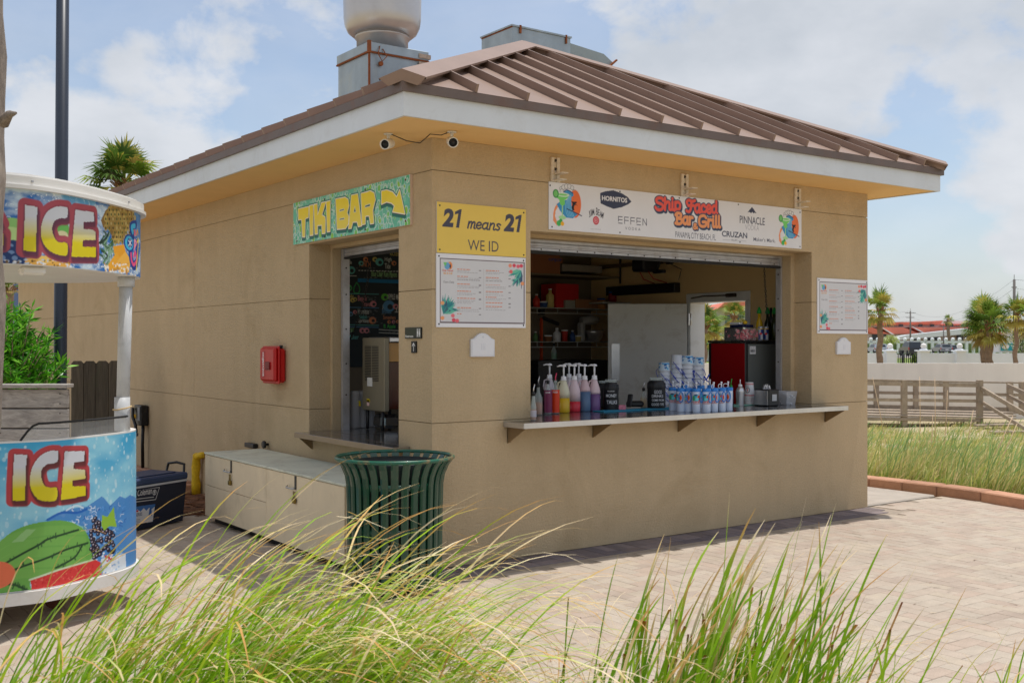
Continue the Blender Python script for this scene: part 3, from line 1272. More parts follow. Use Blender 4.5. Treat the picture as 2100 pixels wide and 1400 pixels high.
obj('switch_box', mb, GALV, au)
mb = MB()
xs0, xs1 = x0 + 0.864, x0 + 1.55
M = Matrix(((1, 0, 0, 0), (0, 0, -1, y0 + 0.55), (0, 1, 0, 0), (0, 0, 0, 1)))
mb.prism([(xs0, 4.25), (xs1, 4.25), (xs1 + 0.02, 5.07), (xs1 - 0.12, 5.15), (xs0, 5.20)], M, 0.5)
obj('intake_hood', mb, LOUV, au)
mb = MB(); mb.beam((xs1 - 0.14, y0 + 0.03, 4.93), (xs1 + 0.07, y0 + 0.03, 5.10), 0.03, 0.02)
obj('hood_edge', mb, RUST, au)

# ------------------------------------------------------------------ signs
GL = {
    'S': ([[(.9, 1.2), (.8, 1.45), (.4, 1.52), (.1, 1.3), (.2, .95), (.7, .72), (.92, .4), (.7, .03), (.25, 0), (.0, .3)]], 1.15),
    'h': ([[(0, 1.5), (0, 0)], [(0, .6), (.28, 1), (.55, .85), (.55, .1), (.72, 0)]], .92),
    'i': ([[(0, 1), (0, .1), (.15, 0)], [(0, 1.42), (.01, 1.42)]], .36),
    'p': ([[(0, 1), (0, -.6)], [(0, .8), (.3, 1), (.58, .75), (.55, .2), (.3, 0), (0, .2)]], .85),
    'F': ([[(.05, 1.0), (.0, 1.3), (.3, 1.5), (.7, 1.35), (1.15, 1.5)], [(.65, 1.4), (.55, .4), (.3, .02), (-.05, .12)], [(.2, .8), (.95, .85)]], 1.2),
    'a': ([[(.55, .85), (.3, 1), (0, .75), (0, .25), (.25, 0), (.55, .3)], [(.58, 1), (.58, .1), (.75, 0)]], .92),
    'c': ([[(.5, .8), (.3, 1), (0, .75), (0, .25), (.3, 0), (.58, .2)]], .78),
    'e': ([[(0, .45), (.5, .6), (.45, .92), (.2, 1), (0, .7), (0, .25), (.3, 0), (.58, .2)]], .78),
    'd': ([[(.55, .85), (.3, 1), (0, .75), (0, .25), (.25, 0), (.55, .3)], [(.58, 1.55), (.58, .1), (.75, 0)]], .92),
    'B': ([[(.15, 1.4), (.15, 0)], [(-.05, 1.25), (.2, 1.5), (.7, 1.4), (.7, 1.0), (.3, .8), (.78, .65), (.85, .25), (.5, 0), (-.05, .1)]], 1.1),
    'r': ([[(0, 1), (0, 0)], [(0, .6), (.2, .95), (.42, .9)]], .6),
    'G': ([[(.85, 1.2), (.6, 1.5), (.15, 1.35), (0, .8), (.1, .2), (.45, 0), (.8, .15), (.85, .6), (.45, .62)]], 1.12),
    'l': ([[(0, 1.5), (0, .1), (.15, 0)]], .36),
    '&': ([[(.75, 0), (.15, .8), (.25, 1.1), (.5, 1.0), (.45, .75), (.05, .4), (.1, .05), (.4, 0), (.75, .4)]], .9),
    'm': ([[(0, 1), (0, 0)], [(0, .6), (.2, 1), (.38, .85), (.38, 0)], [(.38, .6), (.58, 1), (.76, .85), (.76, .1), (.92, 0)]], 1.05),
    'n': ([[(0, 1), (0, 0)], [(0, .6), (.25, 1), (.5, .85), (.5, .1), (.66, 0)]], .8),
    's': ([[(.5, .85), (.25, 1), (.05, .78), (.45, .35), (.3, 0), (0, .12)]], .62),
}


def smooth_line(P, n=4):
    out = []
    m = len(P)
    for i in range(m - 1):
        p0, p1, p2, p3 = P[max(i - 1, 0)], P[i], P[i + 1], P[min(i + 2, m - 1)]
        for k in range(n):
            t = k / n
            out.append(tuple(0.5 * ((2 * p1[a]) + (-p0[a] + p2[a]) * t + (2 * p0[a] - 5 * p1[a] + 4 * p2[a] - p3[a]) * t * t + (-p0[a] + 3 * p1[a] - 3 * p2[a] + p3[a]) * t ** 3) for a in (0, 1)))
    out.append(tuple(P[-1]))
    return out


def word(cv, txt, a, b, h, layers, slant=0.0):
    """hand-drawn script from point a to point b (both on the baseline), x-height h; layers: (width, dx, dy, colour)"""
    tot = sum(GL[c][1] for c in txt)
    dx, dy = (b[0] - a[0]), (b[1] - a[1])
    strokes = []
    pen = 0.0
    for c in txt:
        ls, adv = GL[c]
        for l in ls:
            pts = smooth_line(l) if len(l) > 2 else l
            q = []
            for x, y in pts:
                u = (pen + x) / tot
                q.append((a[0] + dx * u + slant * y * h, a[1] + dy * u + y * h))
            strokes.append(q)
        pen += adv
    for (w, ox, oy, col) in layers:
        for q in strokes:
            cv.stroke([(x + ox, y + oy) for x, y in q], w, col)


SCREW = mat('screw_dark', (0.03, 0.035, 0.05), rough=0.5, metal=0.5)
BOARD = mat('sign_board_edge', srgb(222, 222, 225), rough=0.5)


def sign_front(name, label, x0, x1, z0, z1, cell, base, screws=(), cat='sign', depth=0.008, group=None):
    t = thing(name, label, cat, ((x0 + x1) / 2, -depth / 2, z0), group=group)
    mb = MB()
    mb.box(x0, x1, -depth, -0.0005, z0, z1)
    obj('board', mb, BOARD, t)
    for (sx, sz) in screws:
        mb = MB()
        mb.lathe([(0.0065, 0), (0.005, 0.003)], 10, M=Matrix.Translation((x0 + sx, -depth - 0.001, z0 + sz)) @ Matrix.Rotation(PI / 2, 4, 'X'))
        obj('screw', mb, SCREW, t)
    cv = Canvas(x1 - x0, z1 - z0, cell, base)
    return t, cv, (lambda S, T_: (x0 + S, np.full_like(S, -depth - 0.0008), z0 + T_))


def on_sign(x0, z0, ox, oy, sc_):
    def f(qx, qy):
        p = ony(ox + qx / sc_, oy + qy / sc_, 0)
        return (p.x - x0, p.z - z0)
    return f


def logo(cv, m):
    """cocktail glass, blue wave and orange sun with a surfer; m maps crop pixels to the board"""
    k = (m(500, 300)[0] - m(400, 300)[0]) / 100.0
    e = lambda x, y, rx, ry, c, **kw: cv.ell(*m(x, y), rx * k, ry * k, c, **kw)
    P = lambda pts, c, **kw: cv.poly([m(*p) for p in pts], c, **kw)
    S = lambda pts, w, c: cv.stroke(smooth_line([m(*p) for p in pts]) if len(pts) > 2 else [m(*p) for p in pts], w * k, c)
    for (x, y, r) in ((220, 130, 26), (255, 108, 30), (300, 95, 32), (345, 95, 30), (390, 118, 28), (425, 190, 36), (230, 170, 30)):
        e(x, y, r, r, (90, 95, 105))
        e(x, y, r - 5, r - 5, (222, 224, 228))
    e(435, 365, 92, 165, (238, 118, 60))
    P([(165, 345), (120, 420), (95, 520), (100, 620), (150, 690), (190, 690), (160, 640), (128, 560), (130, 480), (170, 410)], (240, 150, 100))
    P([(255, 180), (330, 150), (400, 190), (415, 235), (380, 260), (375, 330), (385, 430), (430, 500), (470, 530), (400, 585), (300, 575), (210, 480), (150, 370), (200, 330), (310, 300), (330, 240)], (60, 150, 205))
    for o in range(5):
        S([(330 + o * 10, 260 - o * 8), (290 + o * 20, 380), (300 + o * 24, 500), (330 + o * 22, 560)], 6, (150, 210, 240))
    S([(260, 178), (300, 150), (350, 165), (400, 200)], 12, (15, 45, 110))
    P([(145, 225), (345, 215), (320, 275), (275, 305), (280, 370), (240, 400), (205, 370), (190, 300), (155, 270)], (120, 215, 110))
    e(245, 222, 100, 24, (225, 240, 225))
    e(245, 222, 78, 13, (130, 215, 120))
    S([(240, 395), (238, 560)], 16, (170, 225, 150))
    e(238, 572, 56, 22, (170, 225, 160))
    e(138, 205, 44, 52, (50, 140, 70))
    e(138, 205, 30, 38, (120, 200, 110))
    S([(310, 440), (420, 490), (535, 548)], 12, (40, 50, 85))
    P([(375, 320), (430, 335), (450, 325), (465, 345), (440, 365), (480, 392), (430, 378), (415, 420), (425, 460), (395, 470), (380, 420), (395, 365)], (40, 30, 35))
    for (x, y, r, c) in ((185, 660, 34, (70, 185, 95)), (215, 625, 26, (60, 170, 85)), (240, 668, 26, (245, 180, 40))):
        e(x, y, r, r, c)


# -- long bar sign
SX0, SX1, SZ0, SZ1 = 1.038, 3.985, 2.466, 2.829
scr = [(0.012, 0.335), (0.03, 0.02), (0.72, 0.345), (0.72, 0.018), (1.38, 0.345), (1.5, 0.018), (2.1, 0.345), (2.12, 0.018), (2.925, 0.335), (2.925, 0.02)]
t, cv, P = sign_front('bar_name_sign', 'long white bar name sign with drink logos above the serving opening', SX0, SX1, SZ0, SZ1, 0.0036, (226, 227, 232), scr)
m1 = on_sign(SX0, SZ0, 1120, 370, 7.5)
m2 = on_sign(SX0, SZ0, 1360, 380, 7.0)
logo(cv, m1)


def m_logo2(x, y):
    a = m1(x, y)
    L0, L1 = m1(80, 100), m1(540, 700)
    R0, R1 = m2(1640, 380), m2(1945, 870)
    u = (a[0] - L0[0]) / (L1[0] - L0[0])
    v = (a[1] - L1[1]) / (L0[1] - L1[1])
    return (R0[0] + u * (R1[0] - R0[0]), R1[1] + 0.01 + v * (R0[1] - R1[1] - 0.02))


logo(cv, m_logo2)
NAVY = (58, 64, 88)
cv.poly([m1(*p) for p in ((820, 195), (900, 170), (1020, 155), (1150, 200), (1240, 255), (1300, 330), (1250, 370), (1150, 415), (1025, 440), (920, 400), (825, 355))], NAVY)


def fit(cv, m, txt, a, b, col, **kw):
    (x0, y0), (x1, y1) = m(*a), m(*b)
    cv.text(txt, x0, x1, y0, y1, col, **kw)


fit(cv, m1, 'HORNITOS', (848, 310), (1235, 285), (232, 232, 236), bold=0.02)
(x0, y0), (x1, y1) = m1(848, 310), m1(1235, 285)
cv.poly([m1(*p) for p in ((820, 195), (900, 170), (1020, 155), (1150, 200), (1240, 255), (1300, 330), (1250, 370), (1150, 415), (1025, 440), (920, 400), (825, 355))], NAVY)
cv.text('HORNITOS', x0, x1, (y0 + y1) / 2 - 0.016, (y0 + y1) / 2 + 0.022, (236, 236, 240), bold=0.03)
(x0, y0), (x1, y1) = m1(640, 560), m1(868, 560)
for i, ch in enumerate('JIM BEAM'):
    if ch == ' ':
        continue
    u = (i + 0.5) / 8
    cx_ = x0 + (x1 - x0) * u
    cy_ = y0 + 0.045 - 0.030 * (2 * u - 1) ** 2
    hw = 0.004 if ch == 'I' else (0.012 if ch == 'M' else 0.009)
    cv.text(ch, cx_ - hw, cx_ + hw, cy_ - 0.026, cy_ + (0.024 if i != 4 else 0.032), (50, 48, 60), rot=-(u - 0.5) * 0.55, bold=0.01)
c0 = m1(756, 618)
cv.ell(c0[0], c0[1], 0.032, 0.034, (200, 62, 78))
cv.ell(c0[0], c0[1], 0.022, 0.022, (236, 160, 165), ring=0.25)
cv.text('B', c0[0] - 0.008, c0[0] + 0.008, c0[1] - 0.01, c0[1] + 0.01, (240, 190, 190))
a_, b_ = m1(672, 755), m1(830, 745)
cv.text('FAMILY RESERVE', a_[0], b_[0], a_[1], a_[1] + 0.008, (150, 150, 160))
(x0, y0), (x1, y1) = m1(1092, 640), m1(1560, 690)
for i, ch in enumerate('EFFEN'):
    w_ = (x1 - x0) / 5
    xx = x0 + w_ * i + 0.006
    ww = w_ * 0.62
    yy, hh = (y0 + y1) / 2 - 0.006, 0.052
    col = (62, 66, 88)
    if ch in 'EF':
        for r_ in ((1.0, 0.52, 0.0) if ch == 'E' else (1.0, 0.5)):
            cv.stroke([(xx, yy + hh * r_), (xx + ww * (1 if r_ else 1), yy + hh * r_)], 0.0065, col)
        cv.stroke([(xx, yy + (hh * 0.28 if ch == 'E' else 0)), (xx, yy + hh)], 0.0065, col)
    else:
        cv.stroke([(xx, yy), (xx, yy + hh), (xx + ww, yy), (xx + ww, yy + hh)], 0.0065, col)
(x0, y0), (x1, y1) = m1(1205, 765), m1(1438, 778)
cv.text('V O D K A', x0, x1, y1, y1 + 0.024, (90, 92, 108))
a_, b_ = m1(1665, 420), m2(262, 372)
CORAL, PEACH = (236, 92, 78), (240, 158, 104)
NV = (52, 70, 98)
lay = lambda c: [(0.046, 0.006, -0.010, NV), (0.044, -0.001, 0.0, NV), (0.026, 0, 0, c)]
s1, e1 = m1(1672, 452), m2(262, 352)
word(cv, 'Ship', s1, e1, 0.064, lay(CORAL))
s2, e2 = m2(330, 382), m2(785, 408)
word(cv, 'Faced', s2, e2, 0.066, lay(CORAL))
s3, e3 = m2(172, 555), m2(430, 560)
word(cv, 'Bar', s3, e3, 0.060, lay(PEACH))
s5, e5 = m2(505, 592), m2(832, 600)
word(cv, 'Grill', s5, e5, 0.062, lay(PEACH))
s4, e4 = m2(425, 625), m2(490, 625)
word(cv, '&', s4, e4, 0.038, [(0.030, 0.004, -0.006, NV), (0.030, 0, 0, NV), (0.015, 0, 0, PEACH)])
(x0, y0), (x1, y1) = m2(165, 745), m2(745, 782)
cv.text('PANAMA CITY BEACH, FL', x0, x1, (y0 + y1) / 2 - 0.012, (y0 + y1) / 2 + 0.046, (78, 84, 104))
cv.poly([m2(*p) for p in ((1200, 390), (1265, 312), (1330, 405), (1300, 395), (1285, 408), (1268, 380), (1250, 405), (1232, 385))], NAVY)
(x0, y0), (x1, y1) = m2(1088, 530), m2(1448, 560)
cv.text('PINNACLE', x0, x1, y0 - 0.008, y0 + 0.058, NAVY, bold=0.008)
(x0, y0), (x1, y1) = m2(1165, 635), m2(1365, 645)
cv.text('VODKA', x0, x1, y0 - 0.002, y0 + 0.046, (176, 177, 186))
(x0, y0), (x1, y1) = m2(832, 735), m2(1195, 765)
cv.text('CRUZAN', x0, x1, (y0 + y1) / 2, (y0 + y1) / 2 + 0.05, NAVY, bold=0.022)
(x0, y0), (x1, y1) = m2(972, 800), m2(1052, 800)
cv.text('RUM', x0, x1, y0, y0 + 0.016, (90, 92, 108))
cv.stroke([m2(845, 782), m2(960, 790)], 0.003, (150, 152, 165))
cv.stroke([m2(1065, 795), m2(1180, 803)], 0.003, (150, 152, 165))
(x0, y0), (x1, y1) = m2(1285, 800), m2(1600, 825)
cv.text("Maker's Mark.", x0, x1, (y0 + y1) / 2, (y0 + y1) / 2 + 0.034, (78, 82, 102), bold=0.006)
cv.sheet('print', P, PRINT, t)

# -- yellow age sign
YX0, YX1, YZ0, YZ1 = 0.034, 0.819, 2.240, 2.600
scr = [(0.025, 0.335), (0.025, 0.022), (0.765, 0.335), (0.765, 0.018)]
t, cv, P = sign_front('age_check_sign', 'yellow age check sign with dark lettering near the building corner', YX0, YX1, YZ0, YZ1, 0.0028, (236, 204, 98), scr)
my = on_sign(YX0, YZ0, 880, 400, 5.0)
G_ = (74, 74, 90)
for txt, a, b, kw in (('21', (127, 325), (328, 150), dict(bold=0.045, shear=0.15)), ('21', (757, 372), (943, 205), dict(bold=0.045, shear=0.15))):
    (x0, y0), (x1, y1) = my(*a), my(*b)
    w_, h_ = x1 - x0, y1 - y0
    cv.text('2', x0, x0 + w_ * 0.58, y0, y1, G_, bold=0.05, shear=0.15)
    q = [(.70, 0), (.86, 0), (1.0, 1.0), (.90, 1.0), (.66, .86), (.64, .70), (.82, .76)]
    cv.poly([(x0 + w_ * a_, y0 + h_ * b_) for a_, b_ in q], G_)
s_, e_ = my(390, 338), my(712, 362)
word(cv, 'means', s_, (e_[0] + 0.01, (s_[1] + e_[1]) / 2), 0.046, [(0.0135, 0, 0, G_)], slant=0.25)
(x0, y0), (x1, y1) = my(390, 562), my(705, 480)
cv.text('WE ID', x0, x1, y0 - 0.003, y0 + 0.074, G_, bold=0.0)
for (qx, qy) in ((390, 465), (505, 470)):
    pass
cv.sheet('print', P, PRINT, t)


# -- menu boards
def menu(name, label, x0, x1, z0, z1, seed):
    w, h = x1 - x0, z1 - z0
    t, cv, P = sign_front(name, label, x0, x1, z0, z1, 0.0034, (232, 233, 238), [(0.022, 0.022), (0.022, h - 0.02), (w - 0.02, 0.02), (w - 0.02, h - 0.02)], cat='menu board')
    fx0, fx1, fy0, fy1 = 0.028, w - 0.010, 0.030, h - 0.032
    cv.rect(fx0, fx1, fy0, fy1, (112, 98, 104))
    b = 0.0085
    cv.rect(fx0 + b, fx1 - b, fy0 + b, fy1 - b, (214, 215, 219))
    g = random.Random(seed)
    X = lambda u: fx0 + b + u * (fx1 - fx0 - 2 * b)
    Y = lambda v: fy0 + b + v * (fy1 - fy0 - 2 * b)
    cw = fx1 - fx0
    # small logo
    lx, ly = X(0.08), Y(0.90)
    cv.ell(lx + 0.018, ly, 0.022, 0.028, (240, 150, 90)).ell(lx - 0.004, ly - 0.002, 0.024, 0.026, (110, 170, 215))
    cv.poly([(lx - 0.038, ly + 0.022), (lx - 0.005, ly + 0.022), (lx - 0.02, ly - 0.01)], (120, 205, 120))
    cv.ell(lx + 0.022, ly - 0.004, 0.006, 0.014, (50, 40, 60))
    cv.text('Ship Faced', lx - 0.045, lx + 0.045, ly - 0.045, ly - 0.028, (206, 92, 66), bold=0.03)
    cv.text('Bar & Grill', lx - 0.034, lx + 0.040, ly - 0.062, ly - 0.047, (222, 160, 90), bold=0.03)
    cv.text('Open Daily', X(0.03), X(0.155), Y(0.61), Y(0.655), (98, 92, 98))
    rowsL = [0.845, 0.73, 0.605, 0.49, 0.375, 0.225, 0.125]
    rowsR = [0.845, 0.73, 0.61, 0.50, 0.41, 0.315, 0.255]
    for col, rows_, u0, ux in ((0, rowsL, 0.19, 0.475), (1, rowsR, 0.53, 0.835)):
        for i, v in enumerate(rows_):
            last = (col == 0 and i == 6)
            wd = g.uniform(0.12, 0.22) if not last else 0.05
            u = u0
            while u < u0 + wd:
                L_ = g.uniform(0.018, 0.04)
                cv.rect(X(u), X(min(u + L_, u0 + wd + 0.01)), Y(v), Y(v + 0.013), (216, 140, 112))
                u += L_ + 0.006
            cv.rect(X(ux - 0.028), X(ux), Y(v - 0.012), Y(v + 0.006), (140, 136, 142))
            if last or (col == 1 and i == 5):
                continue
            for r_ in range(3 if (col == 0 and i == 4) else 2):
                u = u0
                end = u0 + g.uniform(0.14, 0.26)
                while u < end:
                    L_ = g.uniform(0.01, 0.035)
                    cv.rect(X(u), X(u + L_), Y(v - 0.028 - r_ * 0.024), Y(v - 0.020 - r_ * 0.024), (166, 163, 168))
                    u += L_ + 0.006
    cv.rect(X(0.503), X(0.5055), Y(0.2), Y(0.87), (196, 194, 198))
    # tropical leaves in two corners
    TE = [(58, 168, 158), (90, 190, 170), (40, 130, 140), (120, 200, 170), (60, 90, 120)]
    def leaves(cx_, cy_, n, a0, a1, R_):
        for i in range(n):
            a = a0 + (a1 - a0) * g.random()
            r_ = R_ * g.uniform(0.4, 1)
            px_, py_ = cx_ + r_ * math.cos(a), cy_ + r_ * math.sin(a)
            wv = R_ * g.uniform(0.05, 0.12)
            nx_, ny_ = -math.sin(a) * wv, math.cos(a) * wv
            mx_, my_ = (cx_ + px_) / 2, (cy_ + py_) / 2
            pts = [(cx_, cy_), (mx_ + nx_, my_ + ny_), (px_, py_), (mx_ - nx_, my_ - ny_)]
            pts = [(min(max(x, X(0)), X(1)), min(max(y, Y(0)), Y(1))) for x, y in pts]
            cv.poly(pts, g.choice(TE), op=0.85)
    leaves(X(0.03), Y(0.12), 26, 0.2, 1.7, 0.15)
    leaves(X(0.08), Y(0.22), 18, -0.4, 1.6, 0.10)
    leaves(X(0.97), Y(0.88), 26, 3.3, 4.9, 0.15)
    leaves(X(0.93), Y(0.74), 16, 3.0, 5.0, 0.10)
    for (u, v, c) in ((0.02, 0.06, (240, 160, 110)), (0.15, 0.03, (226, 80, 100)), (0.19, 0.02, (236, 110, 120)), (0.14, 0.10, (235, 120, 130)), (0.02, 0.30, (240, 170, 120)),
                      (0.88, 0.955, (226, 80, 100)), (0.93, 0.945, (236, 100, 120)), (0.97, 0.955, (226, 80, 100)), (0.83, 0.95, (240, 150, 120)), (0.985, 0.66, (240, 160, 110)), (0.84, 0.85, (236, 110, 110))):
        cv.ell(X(u), Y(v), 0.016, 0.014, c)
    cv.sheet('print', P, PRINT, t)


menu('menu_board', 'white framed menu board directly under the yellow age sign', 0.030, 0.817, 1.712, 2.236, 3)
menu('menu_board', 'white framed menu board alone at the far right end of the front wall', 4.213, 4.976, 1.688, 2.208, 5)


# -- white plaques
def plaque(label, x0, x1, z0, z1):
    t = thing('wall_plaque', label, 'plaque', ((x0 + x1) / 2, 0, z0), group='small white plaques on the front wall')
    w, h = x1 - x0, z1 - z0
    pts = [(0, 0), (w, 0), (w, h * .72), (w * .86, h * .78), (w * .72, h * .92), (w * .6, h * .985), (w * .5, h), (w * .4, h * .985), (w * .28, h * .92), (w * .14, h * .78), (0, h * .72)]
    M = Matrix(((1, 0, 0, x0), (0, 0, -1, -0.001), (0, 1, 0, z0), (0, 0, 0, 1)))
    mb = MB()
    mb.prism(pts, M, 0.02)
    obj('plate', mb, mat('plaque_white', srgb(218, 220, 226), rough=0.5, var=0.05, vscale=20, stain=srgb(180, 182, 192), stain_amt=0.4, stain_scale=15), t)
    ins = [(w / 2 + (a - w / 2) * .9, h * .47 + (b - h * .47) * .88) for a, b in pts]
    mb = MB()
    mb.prism(ins, M @ Matrix.Translation((0, 0, 0.0195)), 0.003)
    obj('face', mb, mat('plaque_face', srgb(226, 227, 232), rough=0.45, bump=0.4, bscale=140, bdist=0.003), t)
    mb = MB()
    for k in range(3):
        mb.box(x0 + w * (.42 + .07 * k), x0 + w * (.45 + .07 * k), -0.0245, -0.0225, z0 + h * .28, z0 + h * .56)
    mb.lathe([(0.009, 0), (0.007, 0.003)], 12, M=Matrix.Translation((x0 + w / 2, -0.0225, z0 + h * .84)) @ Matrix.Rotation(PI / 2, 4, 'X'))
    obj('relief', mb, MATS['plaque_white'], t, kind='stuff')


plaque('small arched white plaque under the left menu board', 0.318, 0.525, 1.500, 1.672)
plaque('small arched white plaque under the right menu board', 4.487, 4.694, 1.492, 1.652)

# -- TIKI BAR sign on the left wall
TY0, TY1, TZ0, TZ1 = 2.276, 0.268, 2.458, 2.822
t = thing('tiki_bar_sign', 'turquoise bubble-pattern TIKI BAR sign with a yellow arrow over the side window', 'sign', (-0.01, 1.27, TZ0))
mb = MB()
mb.box(-0.022, -0.0005, TY1, TY0, TZ0, TZ1)
obj('board', mb, mat('sign_edge_wood', srgb(222, 196, 178), rough=0.6), t)
cv = Canvas(TY0 - TY1, TZ1 - TZ0, 0.0032, (104, 196, 164))
g = random.Random(4)
n2 = vnoise(cv.nx, cv.ny, 14, 3, 5, 3)
cv.a = cv.a * (0.86 + 0.3 * n2[..., None])
for k in range(520):
    x_, y_, r_ = g.uniform(0, cv.w), g.uniform(0, cv.h), g.choice([0.014, 0.018, 0.022, 0.028, 0.033])
    ring = g.choice([(205, 226, 218), (190, 218, 208), (214, 232, 224), (150, 205, 190)])
    fillc = g.choice([(104, 196, 164), (92, 190, 160), (116, 200, 90), (124, 206, 178), (84, 186, 140), (142, 206, 60), (132, 210, 186)])
    cv.ell(x_, y_, r_, r_ * 1.15, ring)
    cv.ell(x_, y_, r_ * .72, r_ * .86, fillc)


def mt(qx, qy):
    p = onx(600 + qx / 8.077, 350 + qy / 8.077, -0.022)
    return (TY0 - p.y, p.z - TZ0)


TL = [
    [(95, 640), (270, 600), (262, 775), (212, 790), (205, 1095), (165, 1095), (150, 805), (98, 815)],
    [(280, 585), (342, 570), (340, 1065), (290, 1072)],
    [(355, 565), (408, 552), (415, 745), (480, 535), (550, 522), (485, 735), (538, 770), (545, 830), (540, 1035), (490, 1040), (485, 900), (415, 905), (415, 1045), (372, 1048)],
    [(560, 520), (625, 500), (622, 1005), (575, 1012)],
    [(715, 475), (870, 445), (920, 480), (935, 580), (905, 700), (930, 760), (925, 880), (880, 955), (740, 970)],
    [(975, 415), (1080, 390), (1145, 910), (1090, 925), (1070, 845), (1000, 850), (975, 950), (930, 958)],
    [(1135, 385), (1290, 340), (1350, 370), (1372, 480), (1330, 655), (1345, 870), (1290, 878), (1270, 745), (1210, 750), (1205, 880), (1155, 890)],
    [(1475, 345), (1560, 325), (1660, 360), (1725, 440), (1775, 320), (1860, 715), (1660, 680), (1690, 580), (1640, 535), (1560, 515), (1475, 555)],
]
HOLES = [[(780, 650), (855, 630), (855, 655), (780, 678)], [(780, 795), (860, 780), (858, 805), (780, 822)], [(1032, 590), (1015, 690), (1052, 685)], [(1200, 580), (1285, 550), (1285, 590), (1205, 612)]]
TL = [[mt(*p) for p in l] for l in TL]
HOLES = [[mt(*p) for p in l] for l in HOLES]
for l in TL:
    for (ox, oy) in ((0, 0), (0.006, -0.012), (0.004, -0.02)):
        q = [(x + ox, y + oy) for x, y in l]
        cv.poly(q, (10, 112, 98))
        cv.stroke(q, 0.032, (10, 112, 98), closed=True)
for l in TL:
    q = [(x + 0.004, y - 0.008) for x, y in l]
    cv.poly(q, (30, 22, 18))
    cv.stroke(q, 0.012, (30, 22, 18), closed=True)
yel_t, yel_b = np.array(srgb(250, 224, 20)[:3]), np.array(srgb(244, 222, 84)[:3])


def ygrad(X, Y):
    u = np.clip((Y - 0.06) / 0.2, 0, 1)[..., None]
    return yel_b * (1 - u) + yel_t * u


for l in TL:
    cv.stroke(l, 0.014, (250, 244, 224), closed=True)
    cv.poly(l, ygrad)
for l in HOLES:
    cv.poly(l, (10, 100, 88))
    cv.stroke(l, 0.005, (240, 232, 200), closed=True)
cv.sheet('print', lambda S, T_: (np.full_like(S, -0.0228), TY0 - S, TZ0 + T_), PRINT, t)
for (yy, zz) in ((2.20, 2.485), (1.66, 2.48), (1.66, 2.79), (0.95, 2.79), (0.95, 2.48), (0.33, 2.49), (0.33, 2.79)):
    mb = MB()
    mb.lathe([(0.009, 0), (0.006, 0.004)], 10, M=Matrix.Translation((-0.023, yy, zz)) @ Matrix.Rotation(-PI / 2, 4, 'Y'))
    obj('screw', mb, mat('rusty_screw', srgb(96, 62, 50), rough=0.7), t)

# -- restroom sign and its arrow tile
t = thing('restroom_sign', 'small black restroom sign beside the side window', 'sign', (-0.005, 0.247, 1.632))
mb = MB(); mb.box(-0.01, -0.0005, 0.133, 0.361, 1.632, 1.712)
obj('board', mb, BLACK, t)
cv = Canvas(0.228, 0.08, 0.0018, (26, 28, 20))
cv.rect(0.004, 0.155, 0.02, 0.076, (44, 48, 26))
cv.text('Restroom', 0.008, 0.118, 0.008, 0.026, (226, 226, 220), bold=0.02)
cv.rect(0.163, 0.222, 0.008, 0.074, (110, 112, 106))
for cx_, sk in ((0.179, 0), (0.205, 1)):
    cv.ell(cx_, 0.064, 0.005, 0.005, (235, 235, 235))
    cv.rect(cx_ - 0.006, cx_ + 0.006, 0.034, 0.056, (235, 235, 235))
    if sk:
        cv.poly([(cx_ - 0.01, 0.028), (cx_ + 0.01, 0.028), (cx_, 0.056)], (235, 235, 235))
    cv.rect(cx_ - 0.005, cx_ - 0.001, 0.013, 0.036, (235, 235, 235)).rect(cx_ + 0.001, cx_ + 0.005, 0.013, 0.036, (235, 235, 235))
cv.sheet('print', lambda S, T_: (np.full_like(S, -0.0108), 0.361 - S, 1.632 + T_), PRINT, t)
t = thing('arrow_sign', 'small black tile with a white up arrow under the restroom sign', 'sign', (-0.005, 0.24, 1.53))
mb = MB(); mb.box(-0.01, -0.0005, 0.205, 0.272, 1.528, 1.612)
obj('board', mb, BLACK, t)
cv = Canvas(0.067, 0.084, 0.0018, (24, 22, 22))
cv.stroke([(0.0335, 0.014), (0.0335, 0.07)], 0.006, (232, 232, 232)).stroke([(0.015, 0.05), (0.0335, 0.071), (0.052, 0.05)], 0.006, (232, 232, 232))
cv.sheet('print', lambda S, T_: (np.full_like(S, -0.0108), 0.272 - S, 1.528 + T_), PRINT, t)

# -- awning brackets over the long sign
BRK = mat('bracket_offwhite', srgb(222, 212, 196), rough=0.6, var=0.1, vscale=30, stain=srgb(150, 120, 96), stain_amt=0.5, stain_scale=25)
for x, lab in ((1.098, 'left'), (2.479, 'middle'), (3.929, 'right')):
    t = thing('awning_bracket', 'off-white metal awning bracket above the %s of the long bar sign' % {'left': 'left end', 'middle': 'middle', 'right': 'right end'}[lab], 'bracket', (x, 0, 2.835), group='awning brackets over the long sign')
    mb = MB()
    mb.box(x - 0.042, x - 0.012, -0.018, -0.001, 2.832, 3.018, bev=0.002)
    mb.box(x + 0.012, x + 0.042, -0.018, -0.001, 2.832, 3.018, bev=0.002)
    mb.box(x - 0.012, x + 0.012, -0.008, -0.001, 2.832, 3.018)
    obj('plate', mb, BRK, t)
    mb = MB()
    mb.box(x - 0.03, x + 0.034, -0.13, -0.018, 2.885, 2.892)
    obj('arm', mb, BRK, t)
    mb = MB()
    mb.box(x - 0.03, x + 0.034, -0.11, -0.018, 2.838, 2.844)
    obj('arm', mb, BRK, t)
    mb = MB()
    for z in (2.93, 2.995):
        mb.lathe([(0.012, 0), (0.009, 0.012)], 8, M=Matrix.Translation((x, -0.009, z)) @ Matrix.Rotation(PI / 2, 4, 'X'))
    obj('bolts', mb, BOLT, t, kind='stuff')

# -- two bullet cameras under the soffit
CAMW = mat('camera_shell', srgb(226, 224, 218), rough=0.35)


